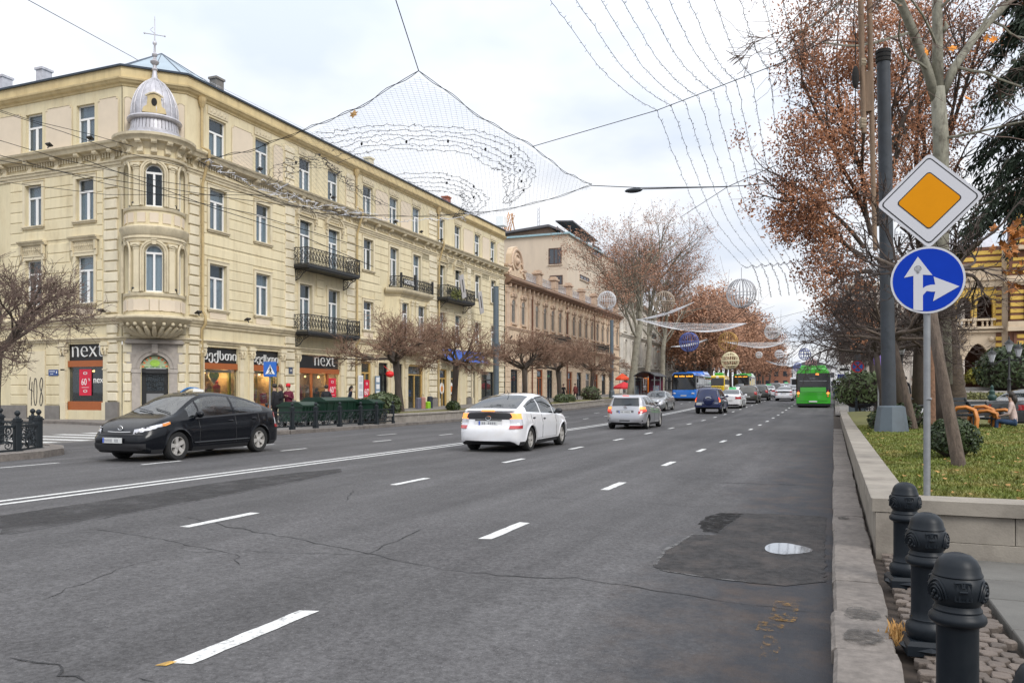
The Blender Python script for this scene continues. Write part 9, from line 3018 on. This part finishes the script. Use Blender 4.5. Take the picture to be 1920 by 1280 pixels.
for k,((tu,tv),(ku,kv),(eu,ev))in enumerate(zip(tops,knots,ends)):
 m1=(tu+(ku-tu)*.42,tv+(kv-tv)*.56);m2=(tu+(ku-tu)*.78,tv+(kv-tv)*.88)
 light_cord(st_,[(tu,tv),m1,m2,(ku,kv)],8.8,M_LSTR,.008,80+k,r=.006,tick=.06,name='light_string')
 m1=(ku+(eu-ku)*.3,kv+(ev-kv)*.42);m2=(ku+(eu-ku)*.6,kv+(ev-kv)*.76);
 light_cord(st_,[(ku,kv),m1,m2,(eu,ev)],8.8,M_LSTR,.012,100+k,r=.007,tick=.07,name='light_string')
 if k<10:
  e2=ends[k+1]
  light_cord(st_,[(eu,ev),((eu+e2[0])/2,ev+4),e2],8.7,M_LSTR,.01,120+k,r=.01,tick=.06,name='light_string')
  light_cord(st_,[e2,(eu+28,ev+22),(eu+36,ev+60)],8.6,M_LSTR,.02,140+k,r=.014,tick=.08,name='light_string')
def wire(label,pts,r=.012,sag=0,group='overhead wires'):
 b=MB();q=[]
 for a,c in zip(pts,pts[1:]):
  for i in range(12):
   p=a.lerp(c,i/12);p.z-=sag*math.sin(PI*i/12);q.append(p)
 q.append(pts[-1]);b.tube(q,r*.85,4,cap=False)
 return tag(obj('overhead_wire',b,M_WIRE),label,'wire',group)
wire('black wire running up from the top point of the net out of the picture',[cA,on_z(740,-6,NZ+.6)])
wire('black wire from the net corner past the string lights to the right trees',[cC,on_z(1232,207,8.8),on_z(1480,112,8.9),on_z(1560,70,8.9)])
wire('thick black cable from the net tip carrying a flat lamp arm',[cD,on_z(1200,352,8.4),on_z(1365,350,8.5),on_z(1440,345,8.6)],.016)
wire('black wire slanting from the plane tree top up to the right crown',[at_depth(1275,408,60),at_depth(1365,350,40),at_depth(1460,308,34)],.022)
wire('black wire crossing the upper left sky down to the pyramid roof',[at_depth(45,-4,30),at_depth(250,108,44),at_depth(300,140,44)],.018)
for k,pp_ in enumerate((((-5,205),(60,226),(170,252),(250,275)),((-5,208),(120,248),(215,282),(345,312)),((-5,262),(120,300),(300,340),(520,372)),((-5,300),(150,328),(420,370),(640,398)),((-5,290),(200,345),(470,400),(700,470)),((160,300),(400,390),(560,440),(700,500)))):
 wire('thin wire sagging across the left facade, %s from the top'%ORD[k],[at_depth(u,v,27-k)for u,v in pp_],.011)
wire('thin wire crossing before the upper facade from the net corner to the left edge',[at_depth(-5,340,26),at_depth(200,365,26),at_depth(355,365,27),at_depth(500,366,28)],.01)
lm_=thing('cable_lamp','flat street lamp hung on the thick black cable','lamp',tuple(on_z(1280,352,8.4)))
b=MB();p,q=on_z(1188,355,8.35),on_z(1364,350,8.4);b.tube([p,q],.02,6);obj('arm',b,M_COLM,lm_)
b=MB();b.M=Matrix.Translation(p);b.ball((0,0,-.04),1,10,6,(.32,.16,.08));obj('lamp_head',b,M_COLM,lm_)
def globe(label,u,v,rpx,R,m,thick=.02,nl=14,cross=False):
 Z=R*F/rpx
 p=at_depth(u,v,Z)
 t=thing('wire_globe',label,'wire globe',tuple(p),0,'wire light globes over the avenue')
 b=MB()
 for k in range(nl):
  a=PI*k/nl
  b.tube([(R*math.cos(q)*math.cos(a),R*math.cos(q)*math.sin(a),R*math.sin(q))for q in[2*PI*i/28 for i in range(29)]],thick,3,cap=False)
 for z in((0,)if not cross else(-.55,0,.55)):
  rr_=math.sqrt(max(0,R*R-(z*R)**2));b.tube([(rr_*math.cos(2*PI*i/28),rr_*math.sin(2*PI*i/28),z*R)for i in range(29)],thick*1.2,3,cap=False)
 obj('cage',b,m,t,world=False)
 b=MB();b.tube([(0,0,R),(0,0,R+.6)],.012,3);obj('hanger',b,M_WIRE,t,world=False)
M_GOLDW,M_BLUEW,M_PINKW,M_CREAMW=mat('gold_wire',(.42,.24,.07),.4,metal=.4,var=0),mat('blue_wire',(.09,.13,.38),.5,var=0),mat('pink_wire',(.5,.28,.28),.5,var=0),mat('cream_wire',(.72,.64,.42),.5,var=0)
for a in(('white wire globe at the end of the tan palace cornice',1138,563,17,.75,M_SILW),('largest white wire globe against the copper trees',1390,550,27,.75,M_SILW),('pale brown wire globe among the plane tree branches',1245,566,20,.75,mat('brown_wire',(.36,.29,.22),.5,var=0)),('blue wire globe before the dark modern block',1292,641,18,.75,M_BLUEW),('gold wire globe above the cream globe',1365,640,18,.75,M_GOLDW),('cream glowing wire globe hanging lowest above the minibus',1369,676,16,.6,M_CREAMW),('white wire globe at the right end of the white swag',1448,622,14,.7,M_SILW),('smallest white wire globe far down the avenue',1423,665,6,.55,M_SILW),('small white wire globe right of the smallest one',1461,664,8,.6,M_SILW),('blue wire globe above the green bus roof',1509,664,11,.7,M_BLUEW),('pink wire globe just over the green bus',1521,681,10,.7,M_PINKW),('small deep blue wire globe left above the green bus',1496,688,8,.7,M_BLUEW)):
 globe(*a,thick=.022 if a[3]>12 else.03,nl=12 if a[3]>12 else 7,cross=a[1]in(1369,1509,1461))
def swag(label,p0,p1,sag,Z0,Z1,w,m=M_SILW):
 t=thing('light_swag',label,'light swag',tuple(at_depth(*p0,Z0)),0,'white light nets swagged over the avenue')
 a,c=at_depth(*p0,Z0),at_depth(*p1,Z1)
 b=MB()
 for k in range(11):
  e=(k/10-.5)
  pts=[]
  for i in range(21):
   s=i/20;p=a.lerp(c,s);sh=math.sin(PI*s)
   p+=Vector((0,w*e*sh,-sag*sh*(1-.6*abs(e))));pts.append(p)
  b.tube(pts,.014,3,cap=False)
 for i in range(1,60):
  s=i/60;sh=math.sin(PI*s);pts=[]
  for k in range(6):
   e=k/5-.5;p=a.lerp(c,s);p+=Vector((0,w*e*sh,-sag*sh*(1-.6*abs(e))));pts.append(p)
  b.tube(pts,.006,3,cap=False)
 tag(obj('netting',b,m,t),kind='stuff')
swag('widest white light net swagged between the plane trees and the copper trees',(1193,598),(1402,606),.75,62,62,9)
swag('narrow white light net rising from the plane trees',(1194,600),(1302,566),.3,60,66,1.2)
swag('white light net below the gold globe',(1358,640),(1476,641),.5,75,75,9)
swag('white light net crossing the blue globe',(1258,650),(1326,636),.25,72,76,2)
swag('white light net far off left of the green bus roof',(1436,676),(1502,676),.6,95,95,8)
wire('thin white-strung wire holding the palace globe',[at_depth(930,537,48),at_depth(1138,545,66),at_depth(1245,547,56)],.012)
wire('thin wire over the gold globe towards the right trees',[at_depth(1395,607,62),at_depth(1450,598,60),at_depth(1560,570,50)],.012)
# ------ people
M_SKIN=mat('skin',(.5,.31,.22),.6,var=.05)
M_HAIRD=mat('dark_hair',(.025,.017,.012),.6,var=.2)
def cloth(n,c):return mat('cloth_'+n,c,.9,var=.15,scale=12)
def person(label,loc,rz,top,legs,shoes=None,pose='stand',h=1.72,hair=M_HAIRD,hat=None,bag=None,coat=False,female=False,group=None,seed=0):
 r=random.Random(seed)
 k=h/1.75
 t=thing('person',label,'person',loc,rz,group)
 sw=.17 if not female else.15
 V,E,Rr,bone=[],[],[],[]
 def add(p,parent,rad_,b):
  V.append(Vector(p)*k);Rr.append(rad_*k);i=len(V)-1
  if parent is not None:E.append((parent,i));bone.append(b)
  return i
 sit=pose=='sit'
 hz=.95 if not sit else.5
 pel=add((0,0,hz),None,.125,'leg')
 lean={'stand':.02,'walk':.05,'lean':.15,'sit':.05}.get(pose,.02)
 ch=add((0,lean,hz+.25),pel,.125 if not female else.115,'top')
 sh=add((0,lean*1.3,hz+.47),ch,.12 if not female else.105,'top')
 nk=add((0,lean*1.4,hz+.57),sh,.055,'skin')
 hd=add((0,lean*1.5+.02,hz+.64),nk,.07,'skin')
 hd2=add((0,lean*1.5+.02,hz+.735),hd,.088,'skin')
 for s in(-1,1):
  a=add((s*sw,lean*1.2,hz+.46),sh,.062,'top')
  if pose in('lean','sit'):el,wr=(s*.25,.12,hz+.2),(s*.1,.32,hz+.15)
  elif pose=='walk':el,wr=(s*.25,-.06*s,hz+.2),(s*.25,.12*s+.06,hz-.03)
  elif pose=='phone':el,wr=(s*.24,.08,hz+.2),(s*.06,.25,hz+.3)
  else:el,wr=(s*.25,-.02,hz+.2),(s*.26,.05,hz-.06)
  e=add(el,a,.047,'top');w=add(wr,e,.033,'top')
  d=(Vector(wr)-Vector(el)).normalized()
  pm=add(Vector(wr)+d*.08,w,.03,'skin')
  side=Vector((0,1,0))if abs(d.y)<.7 else Vector((1,0,0))
  for q in range(4):
   f0=add(Vector(wr)+d*.12+side*(q-1.5)*.018,pm,.009,'skin')
   add(Vector(wr)+d*(.165+(.015,.025,.02,0)[q])+side*(q-1.5)*.02+Vector((-s*.012,0,-.01)),f0,.008,'skin')
  th=add(Vector(wr)+d*.06+side*.035,w,.01,'skin');add(Vector(wr)+d*.1+side*.055,th,.009,'skin')
  hp=add((s*.09,0,hz-.06),pel,.1,'leg')
  if sit:kn,an=(s*.12,.42,hz+.02),(s*.12,.44,.09)
  elif pose=='walk':kn,an=(s*.1,.14*s+.05,.5),(s*.1,.24*s-.06,.1)
  else:kn,an=(s*.1,.02,.5),(s*.1,-.01,.09)
  kk=add(kn,hp,.068,'leg');aa=add(an,kk,.045,'leg');add((an[0],an[1]+.15,.04),aa,.04,'shoe')
 me=bpy.data.meshes.new('body');me.from_pydata(V,E,[])
 o=bpy.data.objects.new('body_rig',me);COL.objects.link(o)
 md=o.modifiers.new('s','SKIN')
 for i,sv in enumerate(me.skin_vertices[0].data):
  sv.radius=(Rr[i],Rr[i]);sv.use_root=(i==0)
 ss=o.modifiers.new('u','SUBSURF');ss.levels=1;ss.render_levels=1
 dg=bpy.context.evaluated_depsgraph_get()
 out=bpy.data.meshes.new_from_object(o.evaluated_get(dg))
 bpy.data.objects.remove(o);bpy.data.meshes.remove(me)
 out.materials.clear()
 mats_=[M_SKIN,top,legs,shoes or M_TRIMB]
 for m in mats_:out.materials.append(m)
 idx={'skin':0,'top':1,'leg':2,'shoe':3}
 segs=[(V[a],V[b],idx[bn],(Rr[a]+Rr[b])/2)for(a,b),bn in zip(E,bone)]
 for p in out.polygons:
  c=p.center
  best,bi=9,0
  for a,b,m,rd_ in segs:
   ab=b-a;tt=max(0,min(1,(c-a).dot(ab)/max(ab.length_squared,1e-9)))
   d=(c-(a+ab*tt)).length-rd_
   if d<best:best,bi=d,m
  p.material_index=bi;p.use_smooth=True
 out.name='body'
 obj('body',out,None,t,world=False)
 hc=V[hd2]
 b=MB();b.ball((hc.x,hc.y-.012*k,hc.z+.022*k),.1*k,12,8,(1,1.08,1.05))
 b.f=[f for f in b.f if not(sum(b.v[i][1]for i in f)/4>hc.y+.025*k and sum(b.v[i][2]for i in f)/4<hc.z+.045*k)];b.mi=[0]*len(b.f)
 if female:b.tube([(hc.x,hc.y-.07*k,hc.z),(hc.x,hc.y-.1*k,hc.z-.14*k),(hc.x,hc.y-.08*k,hc.z-.28*k)],[.085*k,.08*k,.03*k],8)
 obj('hair',b,hair,t,world=False,smooth=180)
 b=MB();b.ball((hc.x,hc.y+.092*k,hc.z-.02*k),.016*k,6,4,(.8,1.2,1.4));obj('nose',b,M_SKIN,t,world=False)
 b=MB()
 for s in(-1,1):b.ball((hc.x+s*.033*k,hc.y+.084*k,hc.z+.012*k),.011*k,6,4)
 b.box(hc.x-.022*k,hc.y+.08*k,hc.z-.054*k,hc.x+.022*k,hc.y+.09*k,hc.z-.048*k);obj('eyes',b,M_DARKIN,t,world=False)
 if hat:
  b=MB();b.ball((hc.x,hc.y-.01,hc.z+.06*k),.108*k,10,8,(1,1.05,.9));b.lathe([(.112*k,hc.z+.02*k),(.112*k,hc.z+.06*k)],12,(hc.x,hc.y,0));obj('hat',b,hat,t,world=False,smooth=60)
 if coat:
  b=MB();z=hz*k;b.lathe([(.2*k,z-.22*k),(.17*k,z+.1*k),(.165*k,z+.3*k),(.15*k,z+.46*k)],14,(0,lean*k,0));b.v=[(x*1.05,(y-lean)*.8+lean,zz_)for x,y,zz_ in b.v];obj('coat',b,top,t,world=False,smooth=180)
 if bag:
  b=MB();b.cbox(-.16,-.3,hz*k+.12,.16,-.12,hz*k+.5,.05);obj('backpack',b,bag,t,world=False)
 return t
C_BLK,C_NAVY,C_GREY,C_JEAN,C_MAR,C_RED,C_TAN,C_PINK,C_OLV=cloth('black',(.015,.015,.018)),cloth('navy',(.02,.025,.05)),cloth('grey',(.12,.12,.13)),cloth('jean',(.03,.06,.12)),cloth('maroon',(.13,.015,.035)),cloth('red',(.6,.02,.03)),cloth('tan',(.3,.2,.13)),cloth('pink',(.5,.38,.34)),cloth('olive',(.08,.08,.05))
def at_left(u,X,dz=.13):
 q=on_x(u,780,X);return(X,q.y,gz(q.y)+dz)
person('person in a black jacket with back to us at the crossing sign post',at_left(516,-22.0),rad(100),C_BLK,C_BLK,pose='stand',seed=1,coat=True)
person('person with long fair-brown hair holding something white near the shop window',at_left(527,-22.4),rad(150),C_BLK,C_GREY,pose='phone',female=True,hair=mat('brown_hair',(.15,.08,.04),.6,var=.2),seed=2,coat=True)
person('person in a maroon jacket and a red hat before the shop windows',at_left(541,-22.2),rad(200),C_MAR,C_NAVY,pose='phone',hat=C_RED,seed=3,coat=True)
person('person in dark clothes half hidden behind the wide green container',at_left(612,-22.5),rad(40),C_BLK,C_BLK,seed=4,coat=True)
person('person in a dark jacket with folded arms beside the notice boards',at_left(651,-24),rad(-70),C_NAVY,C_BLK,pose='lean',female=True,seed=5)
person('person in black walking between the two small bushes before the tan palace',at_left(1057,-24),rad(180),C_BLK,C_BLK,pose='walk',seed=6)
person('person in a dark red coat walking before the tan palace',at_left(1079,-24.5),rad(170),cloth('brick',(.16,.04,.035)),C_BLK,pose='walk',female=True,seed=7,coat=True)
person('person in black standing by the plane tree trunks',at_left(1197,-24.0),rad(30),C_BLK,C_NAVY,seed=8,coat=True)
def at_right(u,Z,dz=.13):
 p=at_depth(u,740,Z);return(p.x,p.y,gz(p.y)+dz)
person('person in a navy jacket and jeans walking away beside the green bus',at_right(1566,76),rad(-3),C_NAVY,C_JEAN,pose='walk',seed=9)
person('person in a dark coat waiting at the bus stop kerb',at_right(1577,67),rad(60),C_BLK,C_BLK,seed=10,coat=True)
person('person in black jacket and blue jeans at the bus stop',at_right(1584,65),rad(140),C_BLK,C_JEAN,seed=11)
person('person far down the right pavement in a black coat',at_right(1572,88),rad(180),C_BLK,C_GREY,pose='walk',seed=12,coat=True)
person('person in a grey-blue jacket standing left of the single lantern lamp',at_right(1686,42,.55),rad(20),C_GREY,C_NAVY,seed=13)
person('person in a black jacket standing right of the single lantern lamp',at_right(1697,42,.55),rad(-20),C_BLK,C_JEAN,seed=14)
person('person in brown behind the slim tree near the scooter',at_right(1714,40,.55),rad(90),C_TAN,C_OLV,seed=15)
p=at_depth(1902,800,22)
person('person with dark hair in a pale pink sweater and jeans sitting at the right edge',(p.x,p.y,p.z-.32),rad(75),C_PINK,C_JEAN,pose='sit',female=True,seed=16,h=1.68)
for nm_ in('turret_moulding','loggia_moulding','bay_moulding','limb','door_seam','wall_panel','display_frame','shop_mullion','side_moulding'):
 for o in[o for o in bpy.data.objects if o.name.split('.')[0]==nm_ and o.data and o.data.users==1]:split_islands(o)
